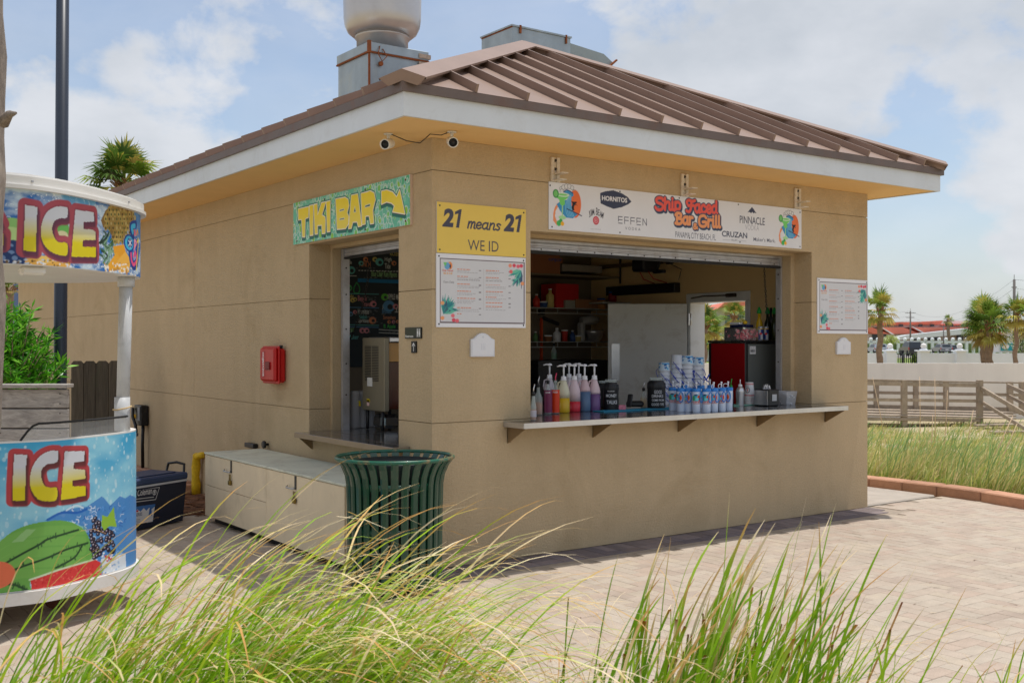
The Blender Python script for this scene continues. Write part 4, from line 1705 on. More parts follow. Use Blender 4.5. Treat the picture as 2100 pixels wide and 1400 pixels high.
def bullet_cam(p, aim, label):
    t = thing('security_camera', label, 'security camera', p, group='bullet cameras under the roof corner')
    p = Vector(p)
    mb = MB(); mb.lathe([(0.032, -0.008), (0.032, 0)], 20, p)
    obj('mount', mb, CAMW, t)
    mb = MB(); mb.tube([p, p + Vector((0, 0, -0.035)), p + Vector((0, 0, -0.05)) + Vector(aim) * 0.02], 0.011)
    obj('arm', mb, CAMW, t)
    a = Vector(aim).normalized()
    M = Matrix.Translation(p + Vector((0, 0, -0.07))) @ a.to_track_quat('Z', 'Y').to_matrix().to_4x4()
    mb = MB(); mb.lathe([(0.026, -0.05), (0.034, -0.042), (0.036, 0.05), (0.036, 0.07), (0.030, 0.07), (0.030, 0.058)], 24, M=M)
    obj('housing', mb, CAMW, t)
    mb = MB(); mb.lathe([(0.0295, 0.056), (0.0295, 0.060), (0.014, 0.062), (0.012, 0.068), (0.0, 0.069)], 20, M=M, cap=False)
    obj('lens', mb, BLACK, t)


bullet_cam((-0.324, 0.05, 3.05), (-0.62, -0.5, -0.2), 'white bullet camera under the soffit left of the corner, aimed left')
bullet_cam((-0.005, -0.267, 3.05), (-0.35, -0.75, -0.22), 'white bullet camera under the soffit at the corner, facing the viewer')
mb = MB()
mb.tube([(-0.31, 0.03, 3.042), (-0.22, -0.02, 3.00), (-0.14, -0.07, 2.985), (-0.09, -0.12, 3.045), (-0.05, -0.2, 3.03), (-0.02, -0.25, 3.045)], 0.0035, 6)
tag(obj('camera_cable', mb, BLACK), 'thin black cable between the two cameras under the soffit', 'cable')

# -- red telephone-style box on the left wall
d_ = -hit(563, 745, 1, 2.466).x
yf = onx(532, 745, -d_).y
t = thing('red_wall_box', 'small red weatherproof box with vertical white lettering on the left wall', 'wall box', (-d_ / 2, 2.75, 1.24))
mb = MB(); mb.box(-d_ * .62, -0.001, 2.47, yf - 0.02, 1.245, 1.55, bev=0.02)
obj('body', mb, RED, t)
mb = MB(); mb.box(-d_, -d_ * .64, 2.475, yf, 1.255, 1.56, bev=0.025)
lid = obj('door', mb, RED, t)
mb = MB(); mb.box(-d_ * .70, -d_ * .58, 2.455, yf + 0.01, 1.235, 1.572, bev=0.008)
obj('flange', mb, RED, t)
mb = MB(); mb.box(-d_ - 0.012, -d_ + 0.0, 2.56, 2.66, 1.36, 1.43, bev=0.004)
obj('latch', mb, mat('latch_dark_red', srgb(120, 8, 10), rough=0.5), lid)
cv = Canvas(0.10, 0.24, 0.003, (178, 24, 24))
T_ = glyph_tris('HOJMAYZOR', 0.03)
mn, mx = T_.reshape(-1, 2).min(0), T_.reshape(-1, 2).max(0)
key = ('ROT',)
q = (T_ - mn) / (mx - mn)
rot = np.stack([q[..., 1], 1 - q[..., 0]], -1)
FONT_CACHE[('rotbox', 0, 0, 1)] = rot
cv.text('rotbox', 0.03, 0.075, 0.01, 0.23, (232, 225, 225), bold=0, shear=0, space=1)
cv.sheet('print', lambda S, T: (np.full_like(S, -d_ - 0.0015), yf - 0.03 - S, 1.285 + T), PRINT, t)
mb = MB(); mb.cyl((-0.04, 2.50, 1.55), 0.016, 0.03, 12)
obj('cable_gland', mb, BLACK, t)

# ------------------------------------------------------------------ shaved ice cart
CARTW = mat('cart_white', srgb(232, 230, 226), rough=0.4, var=0.04, vscale=3, stain=srgb(196, 186, 170), stain_amt=0.4, stain_scale=3)
PIPE = mat('grey_pipe', srgb(196, 198, 200), rough=0.5, var=0.08, vscale=6, streak=0.12, stain=srgb(150, 150, 150), stain_amt=0.5, stain_scale=9)


def closed_path(ctrl, n=10):
    out = []
    m = len(ctrl)
    for i in range(m):
        p0, p1, p2, p3 = ctrl[i - 1], ctrl[i], ctrl[(i + 1) % m], ctrl[(i + 2) % m]
        for k in range(n):
            t_ = k / n
            out.append(tuple(0.5 * ((2 * p1[a]) + (-p0[a] + p2[a]) * t_ + (2 * p0[a] - 5 * p1[a] + 4 * p2[a] - p3[a]) * t_ ** 2 + (-p0[a] + 3 * p1[a] - 3 * p2[a] + p3[a]) * t_ ** 3) for a in (0, 1)))
    return out


class Skin:
    """a vertical curved skin: outline in plan, arc length s along it"""
    def __init__(self, ctrl, first, last):
        self.full = [frame(*p) for p in closed_path(ctrl)]
        seg = [frame(*p) for p in closed_path(ctrl)[first * 10:last * 10 + 1]]
        self.P = np.array([[p.x, p.y] for p in seg])
        d = np.hypot(*np.diff(self.P, axis=0).T)
        self.s = np.concatenate([[0], np.cumsum(d)])
        raw = closed_path(ctrl)[first * 10:last * 10 + 1]
        self.ratio = np.array([X / D for X, D in raw])
        self.D = np.array([D for X, D in raw])
        tn = np.gradient(self.P, axis=0)
        tn /= np.linalg.norm(tn, axis=1)[:, None]
        self.N = np.stack([tn[:, 1], -tn[:, 0]], 1)

    def un(self, px, py):
        r = (px - CX) / F_PX
        k = int(np.argmax(self.ratio))
        s = float(np.interp(r, self.ratio[:k + 1], self.s[:k + 1]))
        D = float(np.interp(s, self.s, self.D))
        return s, 1.6 + (HY - py) * D / F_PX

    def at(self, S, off=0.0):
        x = np.interp(S, self.s, self.P[:, 0])
        y = np.interp(S, self.s, self.P[:, 1])
        nx = np.interp(S, self.s, self.N[:, 0])
        ny = np.interp(S, self.s, self.N[:, 1])
        return x + nx * off, y + ny * off


def extrude(mb, path, z0, z1, off=0.0):
    n = len(path)
    c = sum((Vector((p.x, p.y, 0)) for p in path), Vector()) / n
    pts = []
    for i in range(n):
        t_ = (path[(i + 1) % n] - path[i - 1]).normalized()
        nn = Vector((t_.y, -t_.x, 0))
        pts.append(path[i] + nn * off)
    a = mb.verts([(p.x, p.y, z0) for p in pts])
    b = mb.verts([(p.x, p.y, z1) for p in pts])
    a2 = mb.verts([(p.x, p.y, z0) for p in pts])
    b2 = mb.verts([(p.x, p.y, z1) for p in pts])
    mb._face(tuple(range(a2, a2 + n))[::-1])
    mb._face(tuple(range(b2, b2 + n)))
    mb.smooth = True
    for i in range(n):
        j = (i + 1) % n
        mb._face((a + i, a + j, b + j, b + i))
    mb.smooth = False


BODY = [(-3.9, 5.55), (-3.25, 5.52), (-2.764, 5.83), (-2.52, 6.04), (-2.322, 6.56), (-2.45, 6.86), (-2.9, 7.05), (-3.6, 7.0), (-4.05, 6.6), (-4.2, 6.0)]
CANO = [(-3.7, 5.15), (-3.05, 5.17), (-2.577, 5.47), (-2.41, 5.68), (-2.31, 6.07), (-2.284, 6.61), (-2.47, 6.95), (-2.85, 7.2), (-3.5, 7.15), (-4.0, 6.7), (-4.2, 5.9)]
bs, cs = Skin(BODY, 1, 5), Skin(CANO, 1, 6)
# make sure normals point outwards
cart = thing('shaved_ice_cart', 'bright shaved ice cart with curved canopy and fruit artwork reading ICE', 'food cart', tuple(frame(-3.2, 6.3, 0)))
def shell(skin, z0, z1, t, ext=0.0):
    mb = MB()
    ox, oy = skin.at(skin.s, 0.0)
    ix, iy = skin.at(skin.s, -t)
    n = len(ox)
    for (xs, ys, fl) in ((ox, oy, 0), (ix, iy, 1)):
        a = mb.verts([(xs[i], ys[i], z0) for i in range(n)])
        b = mb.verts([(xs[i], ys[i], z1) for i in range(n)])
        mb.smooth = True
        for i in range(n - 1):
            q = (a + i, a + i + 1, b + i + 1, b + i)
            mb._face(q if not fl else q[::-1])
        mb.smooth = False
    for i in range(n - 1):
        for z in (z0, z1):
            mb.poly([(ox[i], oy[i], z), (ox[i + 1], oy[i + 1], z), (ix[i + 1], iy[i + 1], z), (ix[i], iy[i], z)])
    for i in (0, n - 1):
        mb.poly([(ox[i], oy[i], z0), (ix[i], iy[i], z0), (ix[i], iy[i], z1), (ox[i], oy[i], z1)])
    return mb


obj('body', shell(bs, 0.245, 1.065, 0.03), CARTW, cart)
mb = MB(); extrude(mb, bs.full, 0.175, 0.2435, 0.02)
obj('skirt', mb, CARTW, cart)
mb = MB(); extrude(mb, cs.full, 2.0, 2.40)
canopy = obj('canopy', mb, CARTW, cart)
mb = MB(); extrude(mb, cs.full, 2.386, 2.405, 0.035); extrude(mb, cs.full, 2.4055, 2.452, 0.022); extrude(mb, cs.full, 2.4525, 2.468, -0.01)
obj('rim', mb, CARTW, canopy)
mb = MB()
for q_ in (62, 256):
    s_, z_ = cs.un(q_, 380)
    x_, y_ = cs.at(s_, 0.024)
    mb.cbox((x_, y_, 2.428), (.010, .010, .010), .5)
obj('rim_bolts', mb, ALU, cart, kind='stuff')
p = frame(-2.36, 6.56)
for (X_, D_, vis) in ((-2.372, 6.57, 1), (-3.75, 6.85, 0), (-3.75, 5.75, 0)):
    pp = frame(X_, D_)
    topo = frame(X_ + (0.024 if vis else 0), D_)
    mb = MB(); mb.tube([(pp.x, pp.y, 1.066), (topo.x, topo.y, 1.9995)], 0.039, 18)
    pole = obj('pole', mb, PIPE, cart)
    mb = MB(); mb.tube([(topo.x, topo.y, 1.94), (topo.x, topo.y, 1.9985)], 0.050, 18)
    obj('sleeve', mb, PIPE, pole); mb = MB()
    mb.tube([(pp.x, pp.y, 1.067), (pp.x, pp.y, 1.27)], 0.046, 18)
    obj('sleeve', mb, PIPE, pole)
    if vis:
        mb = MB()
        mb.tube([(pp.x + 0.053 * math.cos(a), pp.y + 0.053 * math.sin(a), 1.205 + 0.01 * math.cos(a)) for a in [k * PI / 10 for k in range(20)]], 0.004, 6, closed=True)
        obj('rope_ring', mb, mat('rope', srgb(206, 178, 130), rough=0.9), pole)
for (X_, D_) in ((-2.75, 6.5), (-2.95, 6.05), (-3.7, 5.8), (-3.7, 6.8)):
    pp = frame(X_, D_)
    mb = MB()
    mb.lathe([(0.062, -0.016), (0.062, 0.016)], 20, M=Matrix.Translation((pp.x, pp.y, 0.064)) @ Matrix.Rotation(PI / 2, 4, 'X'))
    mb.box(pp.x - 0.03, pp.x + 0.03, pp.y - 0.03, pp.y + 0.03, 0.13, 0.174)
    obj('caster', mb, mat('caster_rusty', srgb(92, 50, 34), rough=0.8), cart)
# smoke detector-like lamp under the canopy front
s_, z_ = cs.un(90, 562)
x_, y_ = cs.at(s_, -0.09)
mb = MB(); mb.box(x_ - 0.06, x_ + 0.06, y_ - 0.045, y_ + 0.045, 1.955, 1.9985, Matrix.Identity(4), bev=0.012)
obj('lamp_box', mb, CARTW, canopy)
# clear guard with black edging
s0, s1_ = bs.un(43, 890)[0], bs.un(267, 880)[0]
ss = np.linspace(s0, s1_, 26)
gx, gy = bs.at(ss, -0.012)
ztop = [1.066 + 0.088 * min(1, math.sin(min(1.0, k / 3.0) * PI / 2)) for k in range(26)]
mb = MB()
for k in range(25):
    mb.poly([(gx[k], gy[k], 1.066), (gx[k + 1], gy[k + 1], 1.066), (gx[k + 1], gy[k + 1], ztop[k + 1]), (gx[k], gy[k], ztop[k])])
guard = obj('guard_panel', mb, mat('clear_acrylic', srgb(226, 230, 232), rough=0.12, alpha=0.22, spec=0.6), cart)
mb = MB(); mb.tube([(gx[0], gy[0], 1.066)] + [(gx[k], gy[k], ztop[k] + 0.002) for k in range(26)], 0.0065, 8)
obj('guard_edging', mb, DARK, guard)


def letters(cv, polys, border, shadow, r):
    for l in polys:
        cv.poly(l, border).stroke(l, r * 2, border, closed=True)
    for l in polys:
        for k in range(8):
            q = [(x + 0.0015 * k, y - 0.0045 * k) for x, y in l]
            cv.stroke(q, r * 0.5, shadow, op=0.22, closed=True)
            cv.poly(q, shadow, op=0.25)


def fade(z0, z1):
    a, b = np.array(srgb(216, 219, 226)[:3]), np.array(srgb(226, 210, 32)[:3])
    def f(X, Y):
        u = np.clip((Y - z0) / (z1 - z0), 0, 1)
        u = np.clip((u - 0.30) / 0.42, 0, 1)[..., None]
        return b * (1 - u) + a * u
    return f


def patterned(cv, a, b, nx_, ny_, seed, lo=0.35, hi=0.65, oct=5):
    n_ = vnoise(cv.nx, cv.ny, nx_, ny_, seed, oct)
    u = np.clip((n_ - lo) / (hi - lo), 0, 1)[..., None]
    return np.array(srgb(a)[:3]) * (1 - u) + np.array(srgb(b)[:3]) * u


# canopy artwork
CZ0, CZ1 = 2.004, 2.386
Ls = cs.s[-1]
cv = Canvas(Ls, CZ1 - CZ0, 0.0036)
cv.a[:] = patterned(cv, (38, 112, 190), (206, 226, 242), 26, 8, 21, 0.36, 0.72)
ridge = np.abs(vnoise(cv.nx, cv.ny, 34, 10, 22, 4) - 0.5) < 0.012
cv.a[ridge] = srgb(236, 244, 250)[:3]


def mc(qx, qy, ox=0, oy=380, k=5.834):
    s, z = cs.un(ox + qx / k, oy + qy / k)
    return (s, z - CZ0)


S_ = lambda pts, w, c, **kw: cv.stroke(smooth_line([mc(*p) for p in pts]) if len(pts) > 2 else [mc(*p) for p in pts], w, c, **kw)
Pp = lambda pts, c, **kw: cv.poly([mc(*p) for p in pts], c, **kw)
Pp([(700, 60), (1180, 120), (1100, 300), (760, 200)], (120, 190, 226), op=0.6)
Pp([(1480, 200), (1680, 260), (1680, 700), (1560, 500)], (60, 140, 210), op=0.8)
# melon, blueberries, citrus along the lower edge
cv.ell(*mc(150, 600), 0.10, 0.09, (150, 205, 120)); cv.ell(*mc(140, 640), 0.075, 0.06, (196, 228, 150))
cv.ell(*mc(745, 530), 0.05, 0.055, (116, 196, 96)); cv.ell(*mc(745, 590), 0.04, 0.02, (236, 228, 180))
for (x_, y_, r_) in ((155, 760, .045), (90, 840, .05), (170, 850, .05), (60, 900, .045), (205, 900, .04)):
    c_ = mc(x_, y_)
    cv.ell(*c_, r_, r_, (34, 62, 116)); cv.ell(c_[0] - r_ * .3, c_[1] + r_ * .3, r_ * .35, r_ * .3, (120, 150, 196))
Pp([(300, 880), (420, 850), (600, 850), (860, 900), (820, 980), (300, 960)], (236, 180, 84))
Pp([(420, 850), (560, 840), (620, 920), (480, 940)], (246, 206, 110))
g = random.Random(9)
for k in range(60):
    x_, y_ = g.uniform(60, 900), g.uniform(890, 985)
    cv.ell(*mc(x_, y_), g.uniform(.004, .011), g.uniform(.003, .007), g.choice([(240, 244, 250), (200, 215, 235), (120, 90, 40)]))
# pineapple: crown leaves then the fruit
for k in range(46):
    x0_, y0_ = g.uniform(1230, 1400), g.uniform(560, 900)
    a = g.uniform(-1.2, -0.2) if g.random() < .7 else g.uniform(.6, 1.2)
    L_ = g.uniform(90, 220)
    x1_, y1_ = x0_ - L_ * .35 * g.uniform(.2, 1.4), y0_ + L_ * .6 * (1 if a < 0 else -.6)
    S_([(x0_, y0_), ((x0_ + x1_) / 2 + 14, (y0_ + y1_) / 2), (x1_, min(y1_, 985))], g.uniform(.008, .015), g.choice([(62, 96, 78), (96, 138, 110), (140, 176, 150), (38, 62, 52), (70, 110, 70)]))
Pp([(1205, 420), (1260, 300), (1380, 210), (1480, 185), (1550, 240), (1595, 340), (1600, 440), (1540, 520), (1480, 600), (1440, 680), (1380, 700), (1340, 620), (1300, 530), (1230, 500)], (146, 112, 58))
for i in range(9):
    for j in range(9):
        x_, y_ = 1240 + j * 44 + (i % 2) * 22, 235 + i * 54
        if ((x_ - 1430) / 190) ** 2 + ((y_ - 430) / 270) ** 2 < 1 and not (x_ < 1330 and y_ > 540):
            cv.ell(*mc(x_, y_), .018, .019, g.choice([(186, 158, 84), (204, 176, 100), (170, 138, 72)]))
            cv.ell(*mc(x_, y_ + 6), .009, .008, g.choice([(86, 96, 52), (196, 176, 120), (74, 54, 34)]))
# pineapple wedges
Pp([(1350, 730), (1480, 705), (1500, 800), (1400, 900), (1360, 800)], (240, 168, 52))
Pp([(1290, 950), (1390, 800), (1440, 880), (1400, 1010), (1300, 1040)], (246, 178, 60))
Pp([(1400, 900), (1500, 790), (1560, 900), (1540, 1040), (1420, 1040)], (250, 190, 84))
for k in range(70):
    x_, y_ = g.uniform(1240, 1620), g.uniform(930, 1090)
    cv.ell(*mc(x_, y_), g.uniform(.006, .016), g.uniform(.004, .008), g.choice([(246, 238, 222), (250, 246, 238), (206, 150, 70)]))
# swirl logo at the right end
S_([(1620, 470), (1570, 490), (1575, 560), (1590, 600)], .055, (28, 66, 150))
cv.ell(*mc(1545, 690), .078, .052, (28, 66, 150)); 
S_([(1560, 800), (1570, 900), (1600, 960), (1640, 900), (1640, 700)], .06, (28, 66, 150))
cv.ell(*mc(1545, 690), .062, .042, (70, 190, 232)); cv.ell(*mc(1552, 690), .042, .028, (24, 60, 140))
S_([(1610, 485), (1575, 500), (1585, 560)], .03, (70, 190, 232))
for a in range(3):
    dx_, dy_ = 22 * math.cos(a * PI / 3 + .5), 60 * math.sin(a * PI / 3 + .5)
    S_([(1553 - dx_, 690 - dy_), (1553 + dx_, 690 + dy_)], .006, (240, 246, 252))
S_([(1565, 820), (1572, 900), (1598, 950), (1632, 890), (1615, 800), (1600, 850)], .022, (240, 90, 140))
S_([(1606, 590), (1612, 540), (1622, 590)], .016, (240, 110, 140)); S_([(1632, 590), (1640, 540), (1650, 585)], .016, (250, 170, 60))
S_([(1604, 760), (1612, 660), (1628, 690), (1612, 730)], .016, (250, 150, 170)); S_([(1640, 680), (1652, 640), (1645, 800), (1628, 1010)], .014, (250, 220, 60))
ICE1 = [
    [(300, 235), (445, 262), (438, 420), (432, 600), (425, 795), (278, 780), (290, 500)],
    [(805, 262), (800, 385), (720, 395), (650, 430), (620, 520), (650, 630), (700, 680), (800, 695), (800, 830), (720, 838), (600, 790), (520, 700), (487, 580), (505, 430), (570, 310), (680, 255)],
    [(900, 292), (1120, 325), (1122, 435), (995, 440), (997, 520), (1110, 535), (1140, 560), (1138, 655), (990, 655), (985, 735), (1145, 740), (1142, 860), (852, 855), (870, 600)],
]
sE = mc(20, 300)[0]
prev = [[(-260, 250), (0, 240), (25, 300), (5, 420), (30, 480), (0, 560), (35, 640), (35, 760), (-10, 780), (-260, 760)]]
ICE1[1] = smooth_line(ICE1[1] + ICE1[1][:1], 3)
pol = [[mc(*p) for p in l] for l in ICE1]
# the letter before, mostly hidden by the palm trunk
g0 = cs.un(8, 470)[0]
pe = [[(g0 - .20, .10), (g0 - .005, .09), (g0 - .002, .15), (g0 - .05, .17), (g0 - .01, .20), (g0 - .05, .28), (g0 - .20, .30)]]
letters(cv, pe, (176, 78, 92), (96, 52, 76), .036)
letters(cv, pol, (176, 78, 92), (96, 52, 76), .036)
zz = [p_[1] for l in pol for p_ in l]
ff = fade(min(zz), max(zz))
for l in pe + pol:
    cv.poly(l, ff)
cv.sheet('artwork', lambda S, T: (*cs.at(S, 0.0015), CZ0 + T), PRINT, cart)

# body artwork
BZ0, BZ1 = 0.250, 1.056
Ls = bs.s[-1]
cv = Canvas(Ls, BZ1 - BZ0, 0.0036)
cv.a[:] = patterned(cv, (66, 172, 218), (150, 214, 236), 8, 7, 31, 0.3, 0.7)
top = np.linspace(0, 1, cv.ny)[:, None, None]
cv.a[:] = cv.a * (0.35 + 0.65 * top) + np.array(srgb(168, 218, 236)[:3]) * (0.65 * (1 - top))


def mbq(qx, qy):
    s, z = bs.un(qx / 4.118, 900 + qy / 4.118)
    return (s, z - BZ0)


S_ = lambda pts, w, c, **kw: cv.stroke(smooth_line([mbq(*p) for p in pts]) if len(pts) > 2 else [mbq(*p) for p in pts], w, c, **kw)
Pp = lambda pts, c, **kw: cv.poly([mbq(*p) for p in pts], c, **kw)
g = random.Random(12)
for k in range(420):
    x_, y_ = g.uniform(0, Ls), g.uniform(0.25, 0.8)
    r_ = g.choice([.003, .004, .005, .007, .010])
    cv.ell(x_, y_, r_, r_ * g.uniform(1, 1.9), (206, 236, 246), op=g.uniform(.4, .9))
Pp([(370, 690), (560, 590), (730, 570), (860, 480), (930, 560), (1010, 480), (1055, 500), (1096, 470), (1300, 500), (1300, 1300), (760, 1300), (700, 740), (600, 690)], (60, 128, 204), op=.85)
for k in range(150):
    x_, y_ = g.uniform(600, 1060), g.uniform(560, 1080)
    a = g.uniform(0, 6)
    S_([(x_, y_), (x_ + 18 * math.cos(a), y_ + 18 * math.sin(a)), (x_ + 34 * math.cos(a + .7), y_ + 34 * math.sin(a + .7))], g.uniform(.002, .006), g.choice([(196, 220, 244), (40, 92, 180), (232, 242, 250), (96, 160, 226)]))
S_([(400, 680), (520, 620), (650, 620), (730, 590)], .014, (36, 104, 190)); S_([(560, 600), (640, 560), (700, 580)], .010, (210, 232, 246))
# watermelon
WM = [(-60, 930), (60, 810), (200, 735), (400, 690), (560, 690), (680, 740), (745, 820), (765, 920), (762, 1020), (500, 1110), (260, 1190), (252, 1300), (-60, 1300)]
Pp(smooth_line(WM, 3), (112, 176, 82))
Pp([(100, 870), (220, 760), (300, 760), (200, 860)], (190, 222, 186), op=.45)
for k in range(5):
    yy_ = 860 + k * 80
    S_([(-40, yy_ + 60), (150, yy_ - 40), (420, yy_ - 90 + k * 10), (700, yy_ - 90 + k * 6)], .05, (140, 196, 96), op=.35)
for st in ([(40, 1050), (200, 960), (330, 890), (400, 845), (540, 800), (660, 765)], [(40, 1135), (200, 1070), (400, 1000), (560, 930), (740, 875)], [(470, 1085), (560, 1040), (640, 985), (690, 900)], [(20, 1220), (130, 1230), (240, 1280)]):
    S_(st, .012, (40, 74, 44))
    for k in range(26):
        i = g.randrange(len(st) - 1)
        u = g.random()
        x_, y_ = st[i][0] + (st[i + 1][0] - st[i][0]) * u, st[i][1] + (st[i + 1][1] - st[i][1]) * u
        S_([(x_, y_), (x_ + g.uniform(-14, 14), y_ + g.uniform(-34, 34))], g.uniform(.002, .007), (46, 84, 50))
Pp([(258, 1190), (500, 1105), (800, 1015), (850, 1040), (842, 1100), (862, 1150), (800, 1240), (600, 1290), (270, 1300)], (222, 62, 62))
S_([(250, 1186), (500, 1100), (800, 1012)], .010, (214, 232, 196))
for k in range(200):
    x_, y_ = g.uniform(280, 800), g.uniform(1060, 1290)
    if y_ > 1190 - (x_ - 258) * .30:
        cv.ell(*mbq(x_, y_), .005, .004, g.choice([(238, 110, 100), (206, 44, 50)]))
Pp([(850, 1010), (1060, 960), (1065, 1290), (800, 1290), (870, 1150)], (222, 232, 242))
Pp([(880, 985), (945, 965), (945, 1020), (900, 1035)], (214, 56, 60))
for k in range(60):
    cv.ell(*mbq(g.uniform(850, 1060), g.uniform(960, 1280)), .008, .006, g.choice([(246, 248, 252), (170, 200, 232), (120, 160, 214)]))
# blackberries and leaf
for k in range(120):
    x_ = g.uniform(765, 970)
    y_ = g.uniform(655, 1005)
    if ((x_ - 815) / 62) ** 2 + ((y_ - 830) / 185) ** 2 < 1 or ((x_ - 925) / 60) ** 2 + ((y_ - 860) / 120) ** 2 < 1:
        c_ = mbq(x_, y_)
        cv.ell(*c_, .0165, .013, (28, 22, 34)); cv.ell(*c_, .0115, .009, (58, 48, 66)); cv.ell(c_[0] - .003, c_[1] + .003, .0045, .0038, (214, 206, 222))
Pp([(860, 640), (905, 655), (960, 570), (968, 660), (985, 740), (920, 735), (880, 770), (855, 735)], (150, 196, 66))
cv.ell(*mbq(-40, 1150), .10, .075, (236, 120, 84))
ICE2 = [
    [(120, 128), (228, 132), (218, 240), (210, 518), (104, 520), (105, 400)],
    [(487, 98), (482, 190), (400, 210), (350, 260), (350, 330), (375, 390), (420, 408), (478, 410), (475, 510), (400, 524), (320, 505), (265, 430), (252, 340), (275, 230), (340, 140), (420, 100)],
    [(545, 103), (712, 100), (710, 185), (622, 195), (620, 250), (718, 258), (720, 330), (612, 350), (610, 398), (722, 395), (720, 475), (600, 500), (512, 512), (530, 300)],
]
ICE2[1] = smooth_line(ICE2[1] + ICE2[1][:1], 3)
pol = [[mbq(*p) for p in l] for l in ICE2]
letters(cv, pol, (190, 70, 76), (92, 48, 50), .032)
zz = [p_[1] for l in pol for p_ in l]
ff = fade(min(zz), max(zz))
for l in pol:
    cv.poly(l, ff)
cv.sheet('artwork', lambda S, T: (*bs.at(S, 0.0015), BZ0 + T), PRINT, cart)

# ------------------------------------------------------------------ objects along the left wall
BOXM = mat('box_tan_paint', srgb(234, 216, 184), rough=0.7, var=0.05, vscale=2.5, streak=0.05, stain=srgb(172, 156, 128), stain_amt=0.35, stain_scale=3)
BOXT = mat('box_top_grey', srgb(212, 214, 196), rough=0.7, var=0.1, vscale=3, stain=srgb(146, 138, 116), stain_amt=0.5, stain_scale=5)
sbx = thing('storage_box', 'long tan wooden storage locker with padlocked doors under the side window', 'storage box', (-0.3, 1.6, 0))
bx0, bx1, by0, by1, bz = -0.572, -0.035, 0.215, 2.945, 0.605
mb = MB(); mb.box(bx0 + 0.012, bx1, by0, by1, 0.055, bz)
obj('carcass', mb, BOXM, sbx)
mb = MB(); mb.box(bx0 - 0.006, bx1, by0 - 0.01, by1 + 0.008, bz + 0.001, bz + 0.018, bev=0.003)
obj('lid', mb, BOXT, sbx)
for (a, b, z0, z1, nm) in ((0.225, 1.575, 0.06, bz - 0.004, 'door'), (1.580, 2.94, 0.335, bz - 0.004, 'door'), (1.580, 2.94, 0.06, 0.331, 'panel')):
    mb = MB(); mb.box(bx0 - 0.001, bx0 + 0.011, a, b, z0, z1, bev=0.002)
    obj(nm, mb, BOXM, sbx)
mb = MB(); mb.box(bx0 + 0.07, bx1 - 0.02, by0 + 0.06, by1 - 0.06, 0.0, 0.054)
obj('plinth', mb, BLACK, sbx)
CHROME = mat('latch_chrome', (0.5, 0.5, 0.5), rough=0.3, metal=0.8)
BRASS = mat('padlock_brass', srgb(140, 118, 60), rough=0.4, metal=0.6)
for px in (475, 607):
    p_ = onx(px, 975, bx0)
    y_ = p_.y
    mb = MB(); mb.box(bx0 - 0.008, bx0 - 0.0015, y_ - 0.012, y_ + 0.012, 0.50, 0.60)
    la = obj('hasp', mb, mat('hasp_dark', (0.08, 0.08, 0.08), rough=0.5, metal=0.5), sbx)
    mb = MB(); mb.tube([(bx0 - 0.012, y_ + 0.13, 0.515), (bx0 - 0.03, y_ + 0.11, 0.505), (bx0 - 0.022, y_ + 0.03, 0.502), (bx0 - 0.012, y_, 0.505)], 0.006, 8)
    obj('handle', mb, CHROME, sbx)
    mb = MB(); mb.tube([(bx0 - 0.016, y_ - 0.012, 0.43), (bx0 - 0.016, y_ - 0.012, 0.485), (bx0 - 0.016, y_ + 0.012, 0.485), (bx0 - 0.016, y_ + 0.012, 0.43)], 0.004, 6)
    mb.box(bx0 - 0.028, bx0 - 0.006, y_ - 0.022, y_ + 0.022, 0.395, 0.436, bev=0.005)
    obj('padlock', mb, BRASS, sbx)

# cooler
cA = Vector((-0.732, 3.024, 0))
cd_ = Vector((0.885, 0.465, 0)).normalized()
cn_ = Vector((-cd_.y, cd_.x, 0))                # away from the viewer
NAVYP = mat('cooler_navy', srgb(30, 37, 56), rough=0.45, spec=0.4, bump=0.15, bscale=120)
NAVYL = mat('cooler_lid', srgb(50, 66, 100), rough=0.5, spec=0.4, bump=0.1, bscale=100)
coo = thing('cooler', 'dark blue hard cooler with raised Coleman lettering beside the cart', 'cooler', tuple(cA - cd_ * 0.42 + cn_ * 0.2))
M = Matrix(((cd_.x, cn_.x, 0, cA.x), (cd_.y, cn_.y, 0, cA.y), (0, 0, 1, 0), (0, 0, 0, 1)))
CL = 0.86
mb = MB()
bot = [(-CL + .03, .02), (0, .02), (0, .38), (-CL + .03, .38)]
top_ = [(-CL, 0), (.028, 0), (.028, .42), (-CL, .42)]
n0 = mb.verts([M @ Vector((a, b, 0.012)) for a, b in bot] + [M @ Vector((a, b, 0.365)) for a, b in top_])
for q in ((0, 3, 2, 1), (4, 5, 6, 7), (0, 1, 5, 4), (1, 2, 6, 5), (2, 3, 7, 6), (3, 0, 4, 7)):
    mb._face(tuple(n0 + i for i in q))
obj('body', mb, NAVYP, coo)
mb = MB(); mb.box(-CL - .002, .031, -.004, .424, .366, .384, M, bev=.002)
obj('white_stripe', mb, mat('cooler_stripe', srgb(190, 194, 202), rough=0.4), coo)
mb = MB(); mb.box(-CL - .012, .042, -.012, .432, .385, .445, M, bev=.014)
lid = obj('lid', mb, NAVYL, coo)
mb = MB()
mb.box(-CL + .06, -.05, .05, .36, .4455, .455, M, bev=.004)
obj('lid_panel', mb, NAVYL, lid)
mb = MB(); mb.tube([M @ Vector(p) for p in ((.045, .10, .40), (.10, .10, .43), (.115, .11, .50), (.115, .20, .515), (.115, .30, .50), (.10, .31, .43), (.045, .31, .40))], .012, 8)
obj('handle', mb, BLACK, coo)
cv = Canvas(CL * .98, .33, .0022, (30, 37, 56))


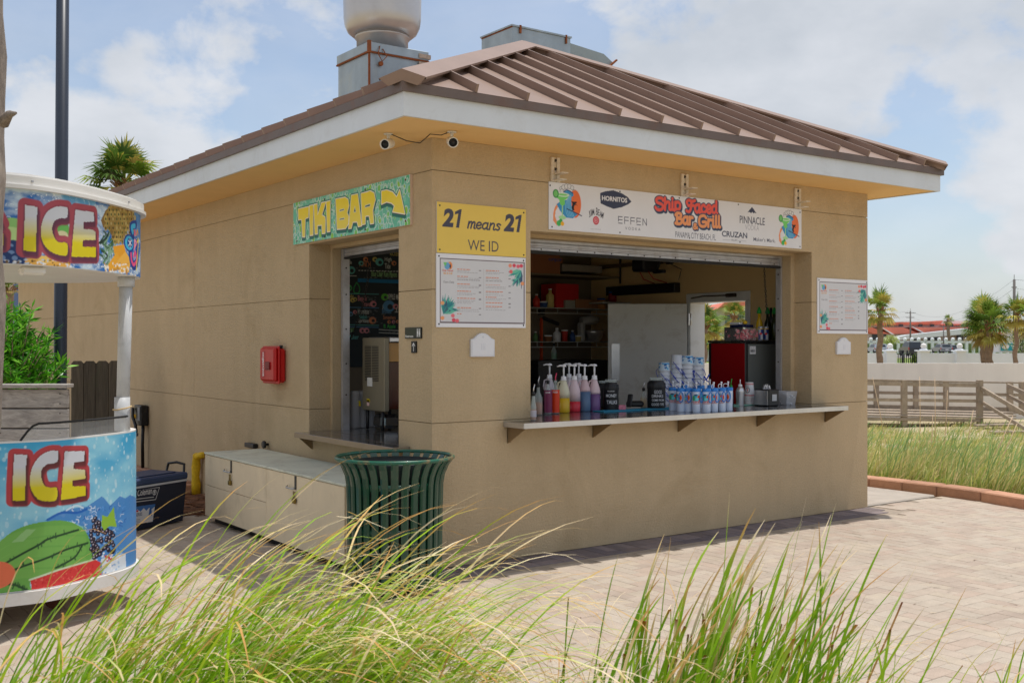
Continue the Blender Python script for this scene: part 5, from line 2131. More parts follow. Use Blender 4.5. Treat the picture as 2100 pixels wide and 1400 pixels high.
def mk_(qx, qy):
    """crop of the cooler (250,850) scale 5.385 onto its front face"""
    px, py = 250 + qx / 5.385, 850 + qy / 5.385
    d = ray(px, py)
    tt = (cA - CAM).dot(-cn_) / d.dot(-cn_)
    w = CAM + d * tt
    return ((w - cA).dot(cd_) + CL, w.z - .02)


WH = (216, 218, 222)
cv.stroke([mk_(*p) for p in ((160, 832), (415, 800), (378, 935), (128, 966))], .005, WH, closed=True)
a_, b_ = mk_(170, 905), mk_(338, 860)
cv.text('Coleman', a_[0] + .004, b_[0] - .006, a_[1] + .004, a_[1] + .060, WH, bold=.006, shear=.2)
cv.stroke([mk_(160, 932), mk_(355, 908)], .005, WH)
c_ = mk_(362, 856)
cv.ell(c_[0], c_[1], .022, .024, WH, ring=.25); cv.stroke([(c_[0], c_[1] - .014), (c_[0], c_[1] + .014)], .006, WH); cv.ell(c_[0], c_[1] + .004, .010, .010, WH, ring=.4)
cv.poly([mk_(*p) for p in ((20, 1035), (375, 985), (355, 1180), (20, 1235))], (206, 210, 218))
cv.poly([mk_(*p) for p in ((20, 1035), (375, 985), (374, 1012), (330, 1050), (310, 1025), (280, 1060), (250, 1030), (215, 1070), (180, 1045), (150, 1080), (110, 1050), (20, 1085))], (60, 110, 178))
cv.poly([mk_(*p) for p in ((115, 1065), (190, 1052), (190, 1072), (115, 1085))], (190, 40, 50))
a_, b_ = mk_(118, 1135), mk_(235, 1110)
cv.text('316 SERIES', a_[0], b_[0], a_[1], a_[1] + .03, (70, 90, 130), bold=.02)
for k in range(3):
    cv.stroke([mk_(130, 1165 + k * 16), mk_(215, 1153 + k * 16)], .004, (120, 130, 150))
c_ = mk_(325, 1080)
cv.poly([(c_[0] - .02, c_[1] - .03), (c_[0] + .02, c_[1] - .03), (c_[0] + .012, c_[1] + .03), (c_[0], c_[1] + .05), (c_[0] - .012, c_[1] + .03)], (50, 100, 170))
def cool_map(S, T):
    # the front leans outwards towards the top
    k_ = (T + .02 - .012) / (.353)
    yy = .02 * (1 - k_) - .0012
    lx = S - CL
    return (cA.x + cd_.x * lx + cn_.x * yy, cA.y + cd_.y * lx + cn_.y * yy, T + .02)
cv.sheet('print', cool_map, PRINT, coo)

# electrical box with hanging plugs, yellow standpipe, small fittings
p_ = onx(292, 900, -0.05)
t = thing('outlet_box', 'black outlet box with hanging cords on the left wall behind the cart', 'outlet box', (-0.05, p_.y, 0.6))
mb = MB(); mb.box(-.10, -.008, p_.y - .10, p_.y + .16, .62, .86, bev=.01)
obj('box', mb, BLACK, t)
mb = MB(); mb.box(-.108, -.101, p_.y - .08, p_.y + .0, .68, .84)
obj('cover_plate', mb, mat('grey_plate', srgb(130, 132, 136), rough=0.5), t)
mb = MB(); mb.box(-.125, -.1085, p_.y + .04, p_.y + .09, .70, .75, bev=.008)
obj('yellow_plug', mb, mat('plug_yellow', srgb(222, 168, 30), rough=0.5), t)
mb = MB()
mb.tube([(-.12, p_.y + .14, .82), (-.14, p_.y + .08, .72), (-.13, p_.y + .0, .62), (-.14, p_.y - .06, .55)], .018, 8)
obj('cord', mb, BLACK, t)
mb = MB(); mb.box(-.155, -.125, p_.y - .1, p_.y - .05, .50, .545, bev=.008)
obj('plug', mb, mat('plug_grey', srgb(90, 94, 102), rough=0.4), t)
mb = MB()
mb.tube([(-.06, p_.y - .06, .62), (-.07, p_.y - .07, .4), (-.06, p_.y - .05, .1)], .02, 8)
obj('cord', mb, BLACK, t)
p0_, p1_ = onx(402, 932, -.06), onx(402, 975, -.06)
t = thing('yellow_standpipe', 'yellow wrapped standpipe at the foot of the left wall', 'pipe', (-.06, p0_.y, 0))
mb = MB(); mb.tube([(-.06, p0_.y, .0), (-.055, p0_.y + .01, .12), (-.065, p0_.y, .2), (-.06, p0_.y, .30), (-.058, p0_.y - .01, .40), (-.07, p0_.y - .03, .425)], [.045, .05, .040, .048, .04, .035], 12)
obj('pipe', mb, mat('yellow_wrap', srgb(222, 182, 24), rough=0.6, var=.2, vscale=25, bump=.5, bscale=70), t)
mb = MB(); mb.tube([(-.058, p0_.y, .405), (-.03, p0_.y - .08, .425), (-.003, p0_.y - .1, .43)], [.038, .036, .03], 12)
obj('elbow', mb, MATS['yellow_wrap'], t)
for (px, py, nm, lab, cat) in ((514, 913, 'wall_outlet', 'flat black outlet cover low on the left wall over the storage box', 'outlet'), (544, 911, 'round_knob', 'round black knob low on the left wall over the storage box', 'knob')):
    q_ = onx(px, py, -.03)
    t = thing(nm, lab, cat, (0, q_.y, q_.z))
    mb = MB()
    if nm == 'wall_outlet':
        mb.box(-.05, -.001, q_.y - .11, q_.y + .11, q_.z - .02, q_.z + .022, bev=.006)
        obj('cover', mb, BLACK, t)
    else:
        mb.lathe([(.012, 0), (.012, .03), (.034, .032), (.036, .05), (.028, .058)], 16, M=Matrix.Translation((0, q_.y, q_.z)) @ Matrix.Rotation(-PI / 2, 4, 'Y'))
        obj('knob', mb, BLACK, t)

# mulch bed along the wall with its low stone edge
STRAW = mat('pine_straw', srgb(112, 74, 50), rough=0.95, var=.35, vscale=6)
mb = MB(); mb.box(-1.35, -.012, 3.35, 12.8, -.03, .012)
tag(obj('mulch_bed', mb, STRAW), 'brown mulch bed at the foot of the left wall', 'mulch bed', kind='structure')
mb = MB()
g = random.Random(2)
for k in range(2600):
    x_, y_ = g.uniform(-1.35, -.05), g.uniform(3.1, 7.5)
    a = g.uniform(0, 6.3)
    L_ = g.uniform(.05, .12)
    z_ = .012 + g.uniform(0, .02)
    mb.color(g.choice([srgb(134, 88, 56), srgb(96, 62, 42), srgb(160, 112, 72), srgb(74, 48, 34)]))
    dx_, dy_ = math.cos(a) * L_, math.sin(a) * L_
    mb.poly([(x_, y_, z_), (x_ + dx_ - dy_ * .02, y_ + dy_ + dx_ * .02, z_ + g.uniform(-.004, .012)), (x_ + dx_ + dy_ * .02, y_ + dy_ - dx_ * .02, z_)])
tag(obj('pine_straw', mb, ATTR), 'loose brown pine needles on the mulch bed', 'pine straw', kind='stuff')
t = thing('bed_edging', 'low terracotta edging stones along the mulch bed', 'edging', (-.2, 3.2, 0))
for k in range(9):
    mb = MB(); y_ = 3.06
    mb.box(-.03 - (k + 1) * .19, -.035 - k * .19, 4.72, 4.86, -.02, .10 + g.uniform(-.004, .004), bev=.01)
    if k < 6: obj('edging_stone', mb, KERBM, t)
mb = MB(); mb.box(-.10, -.012, 4.87, 12.5, -.02, .12, bev=.01)
obj('edging_stone', mb, KERBM, t)

# ------------------------------------------------------------------ green slatted litter bin
GREEN = mat('green_powder_coat', srgb(14, 66, 48), rough=0.28, spec=0.6, coat=.3, var=.06, vscale=12)
CHIP = mat('chipped_rim', srgb(16, 92, 70), rough=0.35, coat=.3, stain=srgb(176, 120, 80), stain_amt=.8, stain_scale=9)
bc = far(810, 937, 6.95)
bc = Vector((bc.x, bc.y, 0))
bin_ = thing('litter_bin', 'dark green slatted steel litter bin with flared rim at the building corner', 'litter bin', tuple(bc))
prof = [(.292, .07), (.294, .30), (.298, .55), (.302, .70), (.312, .76), (.338, .82), (.370, .862)]
NS = 30
mb0 = MB()
w_ = .0235
rows = []
for r_, z_ in prof:
    rows.append(mb0.verts([(r_ - .008, -w_, z_), (r_ + .002, -w_, z_), (r_ + .010, -w_ * .5, z_), (r_ + .010, w_ * .5, z_), (r_ + .002, w_, z_), (r_ - .008, w_, z_)]))
for i in range(len(rows) - 1):
    for k in range(6):
        k2 = (k + 1) % 6
        mb0._face((rows[i] + k, rows[i] + k2, rows[i + 1] + k2, rows[i + 1] + k))
mb0._face(tuple(rows[0] + k for k in range(6))[::-1])
mb0._face(tuple(rows[-1] + k for k in range(6)))
slat_me = mb0.mesh('slat', GREEN)
for k in range(NS):
    o = obj('slat', slat_me, None, bin_)
    o.rotation_euler = (0, 0, 2 * PI * k / NS)
ringp = [(.374 * math.cos(a), .374 * math.sin(a), .868) for a in [k * PI / 36 for k in range(72)]]
mb = MB(); mb.tube(ringp, .0125, 10, closed=True)
obj('top_rim', mb, CHIP, bin_, world=False)
for r_, z_ in ((.287, .09), (.292, .42), (.296, .70)):
    mb = MB(); mb.lathe([(r_ - .006, z_ - .02), (r_ + .0, z_ - .02), (r_, z_ + .02), (r_ - .006, z_ + .02), (r_ - .006, z_ - .02)], 48, cap=False)
    obj('hoop', mb, GREEN, bin_, world=False)
mb = MB(); mb.lathe([(.0, .075), (.25, .075), (.262, .80), (.275, .84), (.272, .845), (.256, .80), (.245, .09), (0, .088)], 40, cap=False)
obj('liner', mb, mat('bin_liner', (0.012, 0.02, 0.022), rough=0.45), bin_, world=False)
mb = MB(); mb.cyl((0, 0, .0), .22, .02, 30); mb.cyl((0, 0, .02), .03, .05, 12)
obj('base', mb, GREEN, bin_, world=False)

# ------------------------------------------------------------------ things on and behind the counter
GLASS = mat('clear_glass', srgb(200, 212, 210), rough=0.08, alpha=0.38, spec=0.7)
FROST = mat('frosted_plastic', srgb(206, 208, 214), rough=0.3, alpha=0.55)
HDPE = mat('jug_plastic', srgb(214, 206, 212), rough=0.4, spec=0.4)
WHT = mat('white_gloss', srgb(244, 244, 248), rough=0.3)
toC = lambda p: math.atan2(CAM.y - p.y, CAM.x - p.x)


def pump_jug(px, py, liquid, level, label, haze_c=(214, 206, 212), y=None):
    p = onz(px, py, CT)
    t = thing('pump_jug', label, 'syrup jug', tuple(p), group='pump jugs of coloured syrup on the counter')
    r = .050
    pr = [(r * .92, 0), (r, .008), (r, .165), (r * .93, .19), (r * .62, .238), (.023, .262), (.021, .272)]
    # liquid-filled lower part, then clouded plastic above it
    zc = .008 + level * .16
    lo = [(r * .92, 0), (r, .008), (r, zc)]
    mb = MB(); mb.lathe(lo, 24)
    obj('syrup', mb, mat('syrup_%d_%d_%d' % liquid, srgb(*liquid), rough=.35, spec=.5), t, world=False)
    hi = [(r, zc)] + [q for q in pr if q[1] > zc + .002]
    mb = MB(); mb.lathe(hi, 24)
    obj('jug', mb, mat('jug_haze_%d_%d_%d' % haze_c, srgb(*haze_c), rough=.4), t, world=False)
    mb = MB(); mb.lathe([(.026, .268), (.026, .275), (.022, .278), (.022, .300), (.012, .304)], 16)
    obj('collar', mb, WHT, t, world=False)
    mb = MB(); mb.tube([(0, 0, .30), (0, 0, .385)], .0075, 10)
    obj('stem', mb, WHT, t, world=False)
    a = math.atan2(-RV.y, -RV.x)
    mb = MB()
    M = Matrix.Rotation(a, 4, 'Z')
    mb.lathe([(.024, .383), (.018, .397), (.0, .402)], 16, cap=False)
    mb.tube([M @ Vector((0, 0, .390)), M @ Vector((.03, 0, .391)), M @ Vector((.055, 0, .383))], [.009, .008, .005], 8)
    obj('pump_head', mb, WHT, t, world=False)
    mb = MB(); mb.tube([M @ Vector((.018, .0, .262)), M @ Vector((.045, 0, .25)), M @ Vector((.052, 0, .20)), M @ Vector((.047, 0, .17))], .007, 8)
    obj('handle', mb, MATS['jug_haze_%d_%d_%d' % haze_c], t, world=False)
    return t


pump_jug(1127, 838, (60, 110, 150), .4, 'pump jug mostly hidden behind the purple bottle')
pump_jug(1167, 836, (230, 120, 80), .5, 'pump jug showing only its pump between the yellow and red jugs')
pump_jug(1187, 835, (210, 60, 70), .6, 'pump jug showing only its pump between the red and blue jugs')
pump_jug(1156, 846, (214, 178, 40), .72, 'front pump jug of yellow syrup', (222, 218, 190))
pump_jug(1178, 844, (206, 44, 62), .50, 'front pump jug half full of red syrup', (222, 200, 208))
pump_jug(1199, 843, (84, 112, 146), 1.0, 'front pump jug full of blue syrup', (214, 186, 192))
pump_jug(1219, 842, (112, 82, 132), .86, 'front pump jug of purple syrup at the right end of the row', (224, 198, 204))


def liquor(px, py, label, body, r=.034, h=.20, neck=.05, tip=BLACK, tipcol=None, lab=None, ztop=None, full=.6, glass=None):
    p = onz(px, py, ztop if ztop is not None else CT)
    t = thing('bottle', label, 'bottle', tuple(p))
    g_ = glass or GLASS
    mb = MB(); mb.lathe([(r * .9, 0), (r, .006), (r, h * .8), (r * .8, h * .9), (.013, h + .02), (.012, h + neck)], 20)
    obj('glass', mb, g_, t, world=False)
    if full:
        mb = MB(); mb.lathe([(r * .88, .005), (r * .93, .012), (r * .93, h * full)], 20)
        obj('drink', mb, body, t, world=False)
    if lab is not None:
        mb = MB(); mb.lathe([(r + .001, h * lab[1]), (r + .001, h * lab[2])], 20, cap=False)
        obj('wrap_label', mb, lab[0], t, world=False)
        if len(lab) > 3:
            th = toC(p)
            cv = Canvas(.05, .02, .002, lab[4])
            cv.text(lab[3], .004, .046, .003, .017, (238, 232, 236), bold=.02)
            rr = r + .0022
            cv.sheet('print', lambda S, T: (p.x + rr * np.cos(th + (S - .025) / rr), p.y + rr * np.sin(th + (S - .025) / rr), p.z + h * (lab[2] - .14) + T), PRINT, t)
    mb = MB(); mb.lathe([(.014, h + neck - .004), (.014, h + neck + .022), (.006, h + neck + .026)], 12)
    obj('pourer', mb, tip, t, world=False)
    mb = MB(); mb.tube([(0, 0, h + neck + .02), (.002, 0, h + neck + .05), (.012, 0, h + neck + .082)], .0045, 8)
    obj('spout', mb, tipcol or STEEL_EDGE, t, world=False)
    return t


AMBER = mat('amber_drink', srgb(196, 104, 22), rough=.2)
PLUM = mat('plum_label', srgb(122, 42, 84), rough=.4)
ORNG = mat('orange_label', srgb(226, 62, 20), rough=.4)
liquor(1094, 862, 'thin dark bottle at the very left end of the counter', AMBER, r=.022, h=.14, neck=.05, lab=(mat('grey_label', srgb(190, 186, 196), rough=.5), .2, .55))
liquor(1104, 851, 'clear bottle with amber drink at the left end of the counter', AMBER, r=.034, h=.17, neck=.06, full=.62)
liquor(1124, 849, 'bottle with a plum wrap label beside the amber bottle', PLUM, r=.032, h=.20, neck=.05, lab=(PLUM, .08, .98, 'KINK', (122, 42, 84)))
liquor(1139, 848, 'bottle with a bright orange wrap label and pink spout', ORNG, r=.034, h=.20, neck=.05, lab=(ORNG, .06, .98, 'RED', (226, 62, 20)), tip=GLASS, tipcol=mat('pink_spout', srgb(230, 70, 110), rough=.4))
liquor(1320, 836, 'small amber bottle beside the right black tip jar', mat('gold_drink', srgb(206, 150, 20), rough=.15), r=.030, h=.11, neck=.045, full=.8)


def tip_jar(px, py, r, h, label, lines, vertical=None):
    p = onz(px, py, CT)
    t = thing('tip_jar', label, 'jar', tuple(p))
    JB = mat('jar_black', (0.014, 0.015, 0.018), rough=.35)
    mb = MB(); mb.lathe([(r * .94, 0), (r, .008), (r, h * .76), (r * .95, h * .84), (r * .78, h * .90), (r * .74, h * .91)], 32)
    obj('jar', mb, JB, t, world=False)
    mb = MB()
    for k in range(22):
        a = 2 * PI * k / 22
        mb.tube([(r * 1.0 * math.cos(a), r * 1.0 * math.sin(a), h * .66), (r * .97 * math.cos(a), r * .97 * math.sin(a), h * .83)], .003, 5)
    obj('fluting', mb, JB, t, world=False, kind='stuff')
    mb = MB(); mb.lathe([(r * .74, h * .91), (r * .76, h * .96), (r * .80, h * .965), (r * .80, h), (r * .74, h), (r * .72, h * .93)], 32, cap=False)
    obj('rim', mb, GLASS, t, world=False)
    th = toC(p)
    aw = 2.3 * r
    cv = Canvas(aw, h * .66, .0022, (24, 25, 28))
    for (txt, a, b, z0, z1) in lines:
        cv.text(txt, aw * a, aw * b, h * z0, h * z1, (222, 224, 228), bold=.012)
    rr = r + .0018
    cv.sheet('chalk_print', lambda S, T: (p.x + rr * np.cos(th + (S - aw / 2) / rr), p.y + rr * np.sin(th + (S - aw / 2) / rr), p.z + .01 + T), PRINT, t)
    return t


tip_jar(1237, 835, .050, .24, 'dark jar half hidden behind the MONEY TALKS jar', [('TIPS', .02, .3, .3, .4)])
tip_jar(1253, 841, .066, .265, 'black tip jar chalked with MONEY TALKS', [('MONEY', .20, .86, .40, .50), ('TALKS', .24, .88, .18, .30), ('PLEASE', .3, .7, .575, .61)])
tip_jar(1346, 838, .080, .275, 'larger black tip jar chalked GOOD DRINKS COME FROM GOOD TIPS', [('GOOD', .40, .78, .46, .57), ('DRINKS', .28, .86, .34, .43), ('COME FROM', .28, .90, .22, .29), ('GOOD TIPS', .26, .90, .08, .16)])

# blue mats
def bar_mat(x0, x1, y0, y1, col, label):
    mb = MB(); mb.box(x0, x1, y0, y1, CT + .001, CT + .009, bev=.002)
    tag(obj('bar_mat', mb, mat('mat_%d' % col[0], srgb(*col), rough=.6, bump=.3, bscale=300)), label, 'bar mat')


a_, b_ = onz(1240, 845, CT), onz(1402, 838, CT)
bar_mat(a_.x - .03, b_.x + .0, a_.y - .03, a_.y + .12, (40, 142, 178), 'long turquoise rubber mat under the black tip jars')
a_ = onz(1505, 833, CT)
bar_mat(a_.x, a_.x + .28, a_.y, a_.y + .16, (130, 190, 172), 'pale mint mat under the shaker and cup stack')

# card terminal and packet between the jars
p = onz(1302, 838, CT)
t = thing('card_terminal', 'black handheld card terminal lying between the tip jars', 'card terminal', tuple(p))
mb = MB(); mb.cbox((.0, 0, .045), (.15, .08, .05), -.6, bev=.015)
obj('base', mb, BLACK, t, world=False)
mb = MB(); mb.beam((-.09, -.02, .02), (-.05, .0, .13), .045, .022, bev=.006)
obj('handset', mb, BLACK, t, world=False)
p = onz(1276, 842, CT)
mb = MB(); mb.cbox((p.x, p.y, CT + .0295), (.06, .02, .04), -.6, bev=.003)
tag(obj('snack_packet', mb, mat('packet', srgb(206, 120, 140), rough=.4, var=.3, vscale=60)), 'small pink and white packet beside the card terminal', 'packet')

# ---- souvenir mugs
MUGB = mat('mug_plastic', srgb(206, 220, 244), rough=.25, spec=.5)
MUGL = mat('mug_lid_blue', srgb(42, 124, 206), rough=.3)
STRAW = mat('straw_white', srgb(226, 230, 238), rough=.35)
mug_art = Canvas(.15, .085, .0024, (196, 206, 226))
c = mug_art
c.ell(.072, .052, .030, .030, (60, 178, 206)); c.ell(.050, .048, .014, .022, (70, 160, 110)); c.ell(.098, .050, .018, .024, (236, 92, 30))
c.poly([(.09, .035), (.098, .06), (.104, .04)], (60, 30, 30)); c.ell(.068, .074, .014, .007, (30, 70, 110)); c.ell(.080, .040, .016, .012, (110, 214, 226))
for k in range(9):
    c.rect(.038 + k * .0085, .0445 + k * .0085, .012 + .002 * (k % 3), .024 + .002 * (k % 2), (206, 64, 44))
    c.rect(.044 + k * .0075, .049 + k * .0075, .001, .009, (190, 80, 50))


def mug_proto(label):
    t = thing('souvenir_mug', label, 'mug', (0, 0, 0), group='blue lidded souvenir mugs lined up on the counter')
    r = .036
    mb = MB(); mb.lathe([(r * .90, 0), (r * .93, .004), (r, .165), (r, .178)], 22)
    obj('cup', mb, MUGB, t, world=False)
    rr = r * .985
    o = mug_art.sheet('artwork', lambda S, T: ((r * .962 + .0012 + (T / .085) * .0025) * np.cos((S - .075) / rr), (r * .962 + .0012 + (T / .085) * .0025) * np.sin((S - .075) / rr), .070 + T), PRINT, t)
    mb = MB(); mb.lathe([(r * 1.04, .172), (r * 1.06, .178), (r * 1.05, .197), (r * .9, .201), (.0, .203)], 22, cap=False)
    obj('lid', mb, MUGL, t, world=False)
    mb = MB(); mb.tube([(0.004, 0, .20), (0.004, 0, .246)], .006, 8)
    mb.lathe([(.0085, .236), (.0085, .252)], 10, (.004, 0, 0))
    obj('straw', mb, STRAW, t, world=False)
    mb = MB(); mb.tube([(.024 * math.cos(a) - .0 + .03, 0, .215 + .018 * math.sin(a)) for a in [k * PI / 8 for k in range(16)]], .0028, 6, closed=True)
    obj('straw_loop', mb, STRAW, t, world=False)
    mb = MB(); mb.tube([((r + .013), .0 + .018 * math.cos(a), .125 + .043 * math.sin(a)) for a in [k * PI / 9 for k in range(18)]], .0046, 8, closed=True)
    h = obj('handle', mb, MUGL, t, world=False)
    h.rotation_euler = (0, 0, .95)
    return t


mugs = [(1380, 842, .0, 'first mug from the left, turned to show its artwork'), (1396, 844, -.9, 'second mug from the left, handle facing out'), (1412, 844, -.85, 'third mug from the left, handle facing out'),
        (1428, 845, .05, 'fourth mug from the left, artwork facing out'), (1449, 845, -.25, 'fifth mug from the left with its handle on the left side'), (1464, 844, -.35, 'sixth mug from the left, artwork half hidden by the handle'),
        (1480, 843, -.55, 'seventh mug from the left, handle over the artwork'), (1494, 842, -1.0, 'last mug at the right end of the row, handle facing out')]
m0 = None
for i, (px, py, tw, lab) in enumerate(mugs):
    p = onz(px, py, CT)
    l_ = 'blue lidded souvenir mug, ' + lab
    if m0 is None:
        m0 = mug_proto(l_)
        o = m0
    else:
        o = dup(m0, label=l_)
    o.location = p
    o.rotation_euler = (0, 0, toC(p) + tw)
for i, (px, py, lab) in enumerate(((1404, 836, 'partly hidden mug behind the second and third mugs'), (1438, 836, 'partly hidden mug behind the fourth and fifth mugs'), (1456, 835, 'partly hidden mug behind the fifth and sixth mugs'))):
    p = onz(px, py, CT)
    o = dup(m0, p, toC(p), 'blue lidded souvenir mug, ' + lab)

# ---- stacks of rope-handled buckets
BW = mat('bucket_white', srgb(226, 230, 238), rough=.35)
ROPE = mat('blue_cord', srgb(34, 72, 190), rough=.6)
bart = Canvas(.30, .07, .003, (206, 224, 240))
g = random.Random(5)
bart.rect(0, .30, .056, .07, (60, 160, 220))
for k in range(34):
    bart.ell(g.uniform(0, .3), g.uniform(.008, .058), g.uniform(.005, .016), g.uniform(.004, .011), g.choice([(40, 140, 214), (90, 190, 236), (40, 90, 160), (240, 244, 250)]))


def bucket(kind, label):
    t = thing('bucket', label, 'bucket', (0, 0, 0), group='stacked drink buckets behind the mugs')
    r0, r1, h = .048, .056, .085
    mb = MB(); mb.lathe([(r1, 0), (r1 + .004, .003), (r1 + .0035, .008), (r1 - .003, .0095), (r0, h), (r0 - .003, h)], 24)
    obj('shell', mb, BW, t, world=False)
    if kind == 'art':
        bart.sheet('artwork', lambda S, T: ((r1 + .0012 - (T + .01) / h * (r1 - r0)) * np.cos(S / r1 * 1.0), (r1 + .0012 - (T + .01) / h * (r1 - r0)) * np.sin(S / r1), .010 + T), PRINT, t)
    mb = MB()
    mb.tube([(r1 + .004, -.03, .02), (r1 + .02, -.012, .0), (r1 + .014, .014, -.03), (r1 + .005, .03, -.05)], .0032, 6)
    obj('cord', mb, ROPE, t, world=False)
    return t


pa = bucket('art', 'white bucket with blue beach artwork')
pb2 = bucket('plain', 'plain white bucket')
ORD = ['topmost', 'second', 'third', 'fourth', 'fifth', 'sixth', 'seventh', 'eighth', 'ninth', 'tenth']
LAB = ['leftmost', 'second', 'third', 'rightmost']
for i, (px, ytop, top_kind, nb) in enumerate(((1362, 743, 'art', 9), (1388, 728, 'plain', 10), (1410, 729, 'art', 10), (1432, 732, 'art', 10))):
    p = onz(px, 829.5, CT)
    D = dist_of(p.x, p.y)[0]
    H_ = (830 - ytop) * D / F_PX
    step = (H_ - .085) / (nb - 1)
    for k in range(nb):
        art = (top_kind == 'art' and k == nb - 1)
        src = pa if art else pb2
        lab = ('plain white bucket on top of the %s stack behind the mugs' % LAB[i] if k == nb - 1 else 'white bucket, %s from the top of the %s bucket stack' % (ORD[nb - 1 - k], LAB[i])) if not art else 'bucket with blue beach artwork on top of the %s stack' % LAB[i]
        o = dup(src, (p.x + g.uniform(-.001, .001), p.y, CT + k * step), toC(p) + g.uniform(-1, 1) if not art else toC(p) - 1.5, lab)
for o in (pa, pb2):
    for ch in list(o.children):
        bpy.data.objects.remove(ch)
    bpy.data.objects.remove(o)
# dangling cords
t = thing('cord_tangle', 'tangle of blue bucket cords hanging between the right stacks', 'cord', tuple(onz(1422, 829, CT)))
p = onz(1422, 829, CT)
mb = MB()
for k in range(14):
    q0 = p + RV * g.uniform(-.07, .10) + Vector((0, 0, g.uniform(.10, .32)))- FV * .07
    q1 = q0 + RV * g.uniform(.03, .12) + Vector((0, 0, g.uniform(-.10, .06)))
    mb.tube([q0, (q0 + q1) / 2 + Vector((0, 0, -.02)), q1], .0065, 6)
obj('cords', mb, ROPE, t, kind='stuff')

# ---- right end of the counter
p = onz(1518, 832, CT)
t = thing('cocktail_shaker', 'steel cocktail shaker with a pourer beside the mugs', 'shaker', tuple(p))
mb = MB(); mb.lathe([(.034, 0), (.036, .004), (.040, .13), (.041, .135), (.030, .165), (.018, .175)], 22)
obj('tin', mb, STEEL_EDGE, t, world=False)
mb = MB(); mb.lathe([(.018, .175), (.018, .195), (.008, .20)], 14); mb.tube([(0, 0, .2), (.0, 0, .245)], .004, 8)
obj('pourer', mb, GLASS if False else WHT, t, world=False)
liquor(1499, 833, 'slim navy bottle with a green spout beside the last mug', mat('navy_drink', srgb(24, 34, 70), rough=.2), r=.024, h=.15, neck=.02, tip=mat('green_spout', srgb(20, 150, 60), rough=.4), tipcol=MATS['green_spout'], glass=mat('navy_glass', srgb(26, 34, 66), rough=.15), full=0)
p = onz(1507, 824, CT)
t = thing('glass_stack', 'stack of two green tinted glasses upside down behind the shaker', 'glasses', tuple(p))
for k in range(2):
    mb = MB(); mb.lathe([(.046, .21 + k * .045), (.048, .22 + k * .045), (.044, .30 + k * .045), (.030, .318 + k * .04)], 20)
    obj('glass', mb, mat('green_glass', srgb(120, 170, 150), rough=.1, alpha=.4), t, world=False)
mb = MB(); mb.cyl((0, 0, 0), .04, .208, 20)
obj('base_jar', mb, mat('maroon_jar', srgb(70, 24, 28), rough=.2), t, world=False)
p = onz(1537, 830, CT)
cup0 = None
for k in range(5):
    if cup0 is None:
        t = thing('paper_cup', 'white paper cup with red stripes, topmost of the upturned stack', 'paper cup', (p.x, p.y, CT + .008 + 4 * .016), group='upturned paper cups on the mint mat')
        mb = MB(); mb.lathe([(.046, 0), (.047, .003), (.0455, .006), (.036, .14), (.033, .14)], 24)
        obj('cup', mb, WHT, t, world=False)
        cv = Canvas(.24, .125, .003, (232, 232, 236))
        cv.rect(0, .24, .004, .012, (206, 60, 60)).rect(0, .24, .108, .114, (206, 60, 60)).rect(0, .24, .118, .121, (206, 60, 60))
        cv.ell(.12, .058, .026, .026, (44, 46, 60), ring=.25); cv.stroke([(.12, .045), (.12, .072)], .006, (206, 60, 60)); cv.stroke([(.112, .062), (.129, .062)], .005, (206, 60, 60))
        for q in range(3):
            cv.rect(.09, .13, .088 + q * .006, .091 + q * .006, (120, 122, 130))
        th = toC(p) - .45
        cv.sheet('artwork', lambda S, T: ((.0466 - (T + .01) / .14 * .0105) * np.cos(th + (S - .12) / .045), (.0466 - (T + .01) / .14 * .0105) * np.sin(th + (S - .12) / .045), .010 + T), PRINT, t)
        cup0 = t
        for ch in t.children:
            if ch.name.startswith('artwork'):
                ch.location = (0, 0, 0)
                me = ch.data
                co = np.zeros(len(me.vertices) * 3, np.float32)
                me.vertices.foreach_get('co', co)
                co = co.reshape(-1, 3) + np.array(t.location, np.float32)
                me.vertices.foreach_set('co', co.ravel())
    else:
        o = dup(cup0, (p.x, p.y, CT + .008 + (4 - k) * .016), 0, 'white paper cup, %s from the top of the upturned stack on the mint mat' % ORD[k])
p = onz(1572, 832, CT)
t = thing('napkin_dispenser', 'black and chrome napkin dispenser with a tissue poking out', 'napkin dispenser', tuple(p))
mb = MB(); mb.box(-.075, .075, -.09, .09, .0, .155, bev=.012)
obj('case', mb, BLACK, t, world=False)
mb = MB(); mb.box(-.0785, -.0755, -.080, .080, .012, .145)
obj('side_panel', mb, STEEL_EDGE, t, world=False)
mb = MB(); mb.box(-.03, .03, -.0945, -.0905, .05, .11)
obj('window', mb, mat('grey_card', srgb(190, 192, 196), rough=.5), t, world=False)
mb = MB()
pts = []
for k in range(9):
    a = k / 8
    mb.poly([(-.05 + .1 * a, .0, .155), (-.05 + .1 * a + .012, .004, .155), (-.03 + .07 * a + .01 * math.sin(k * 2), .01 * math.cos(k * 3), .195 + .012 * math.sin(k * 1.7)), (-.04 + .07 * a, -.006, .19 + .008 * math.cos(k * 2.3))])
obj('tissue', mb, WHT, t, world=False, kind='stuff')
p = onz(1613, 830, CT)
t = thing('plastic_tub', 'clear plastic tub of wrapped cutlery at the right end of the counter', 'tub', tuple(p))
mb = MB()
n0 = mb.verts([(-.06, -.05, 0), (.06, -.05, 0), (.06, .05, 0), (-.06, .05, 0), (-.075, -.065, .13), (.075, -.065, .13), (.075, .065, .13), (-.075, .065, .13)])
for q in ((0, 3, 2, 1), (0, 1, 5, 4), (1, 2, 6, 5), (2, 3, 7, 6), (3, 0, 4, 7)):
    mb._face(tuple(n0 + i for i in q))
obj('tub', mb, FROST, t, world=False)
mb = MB()
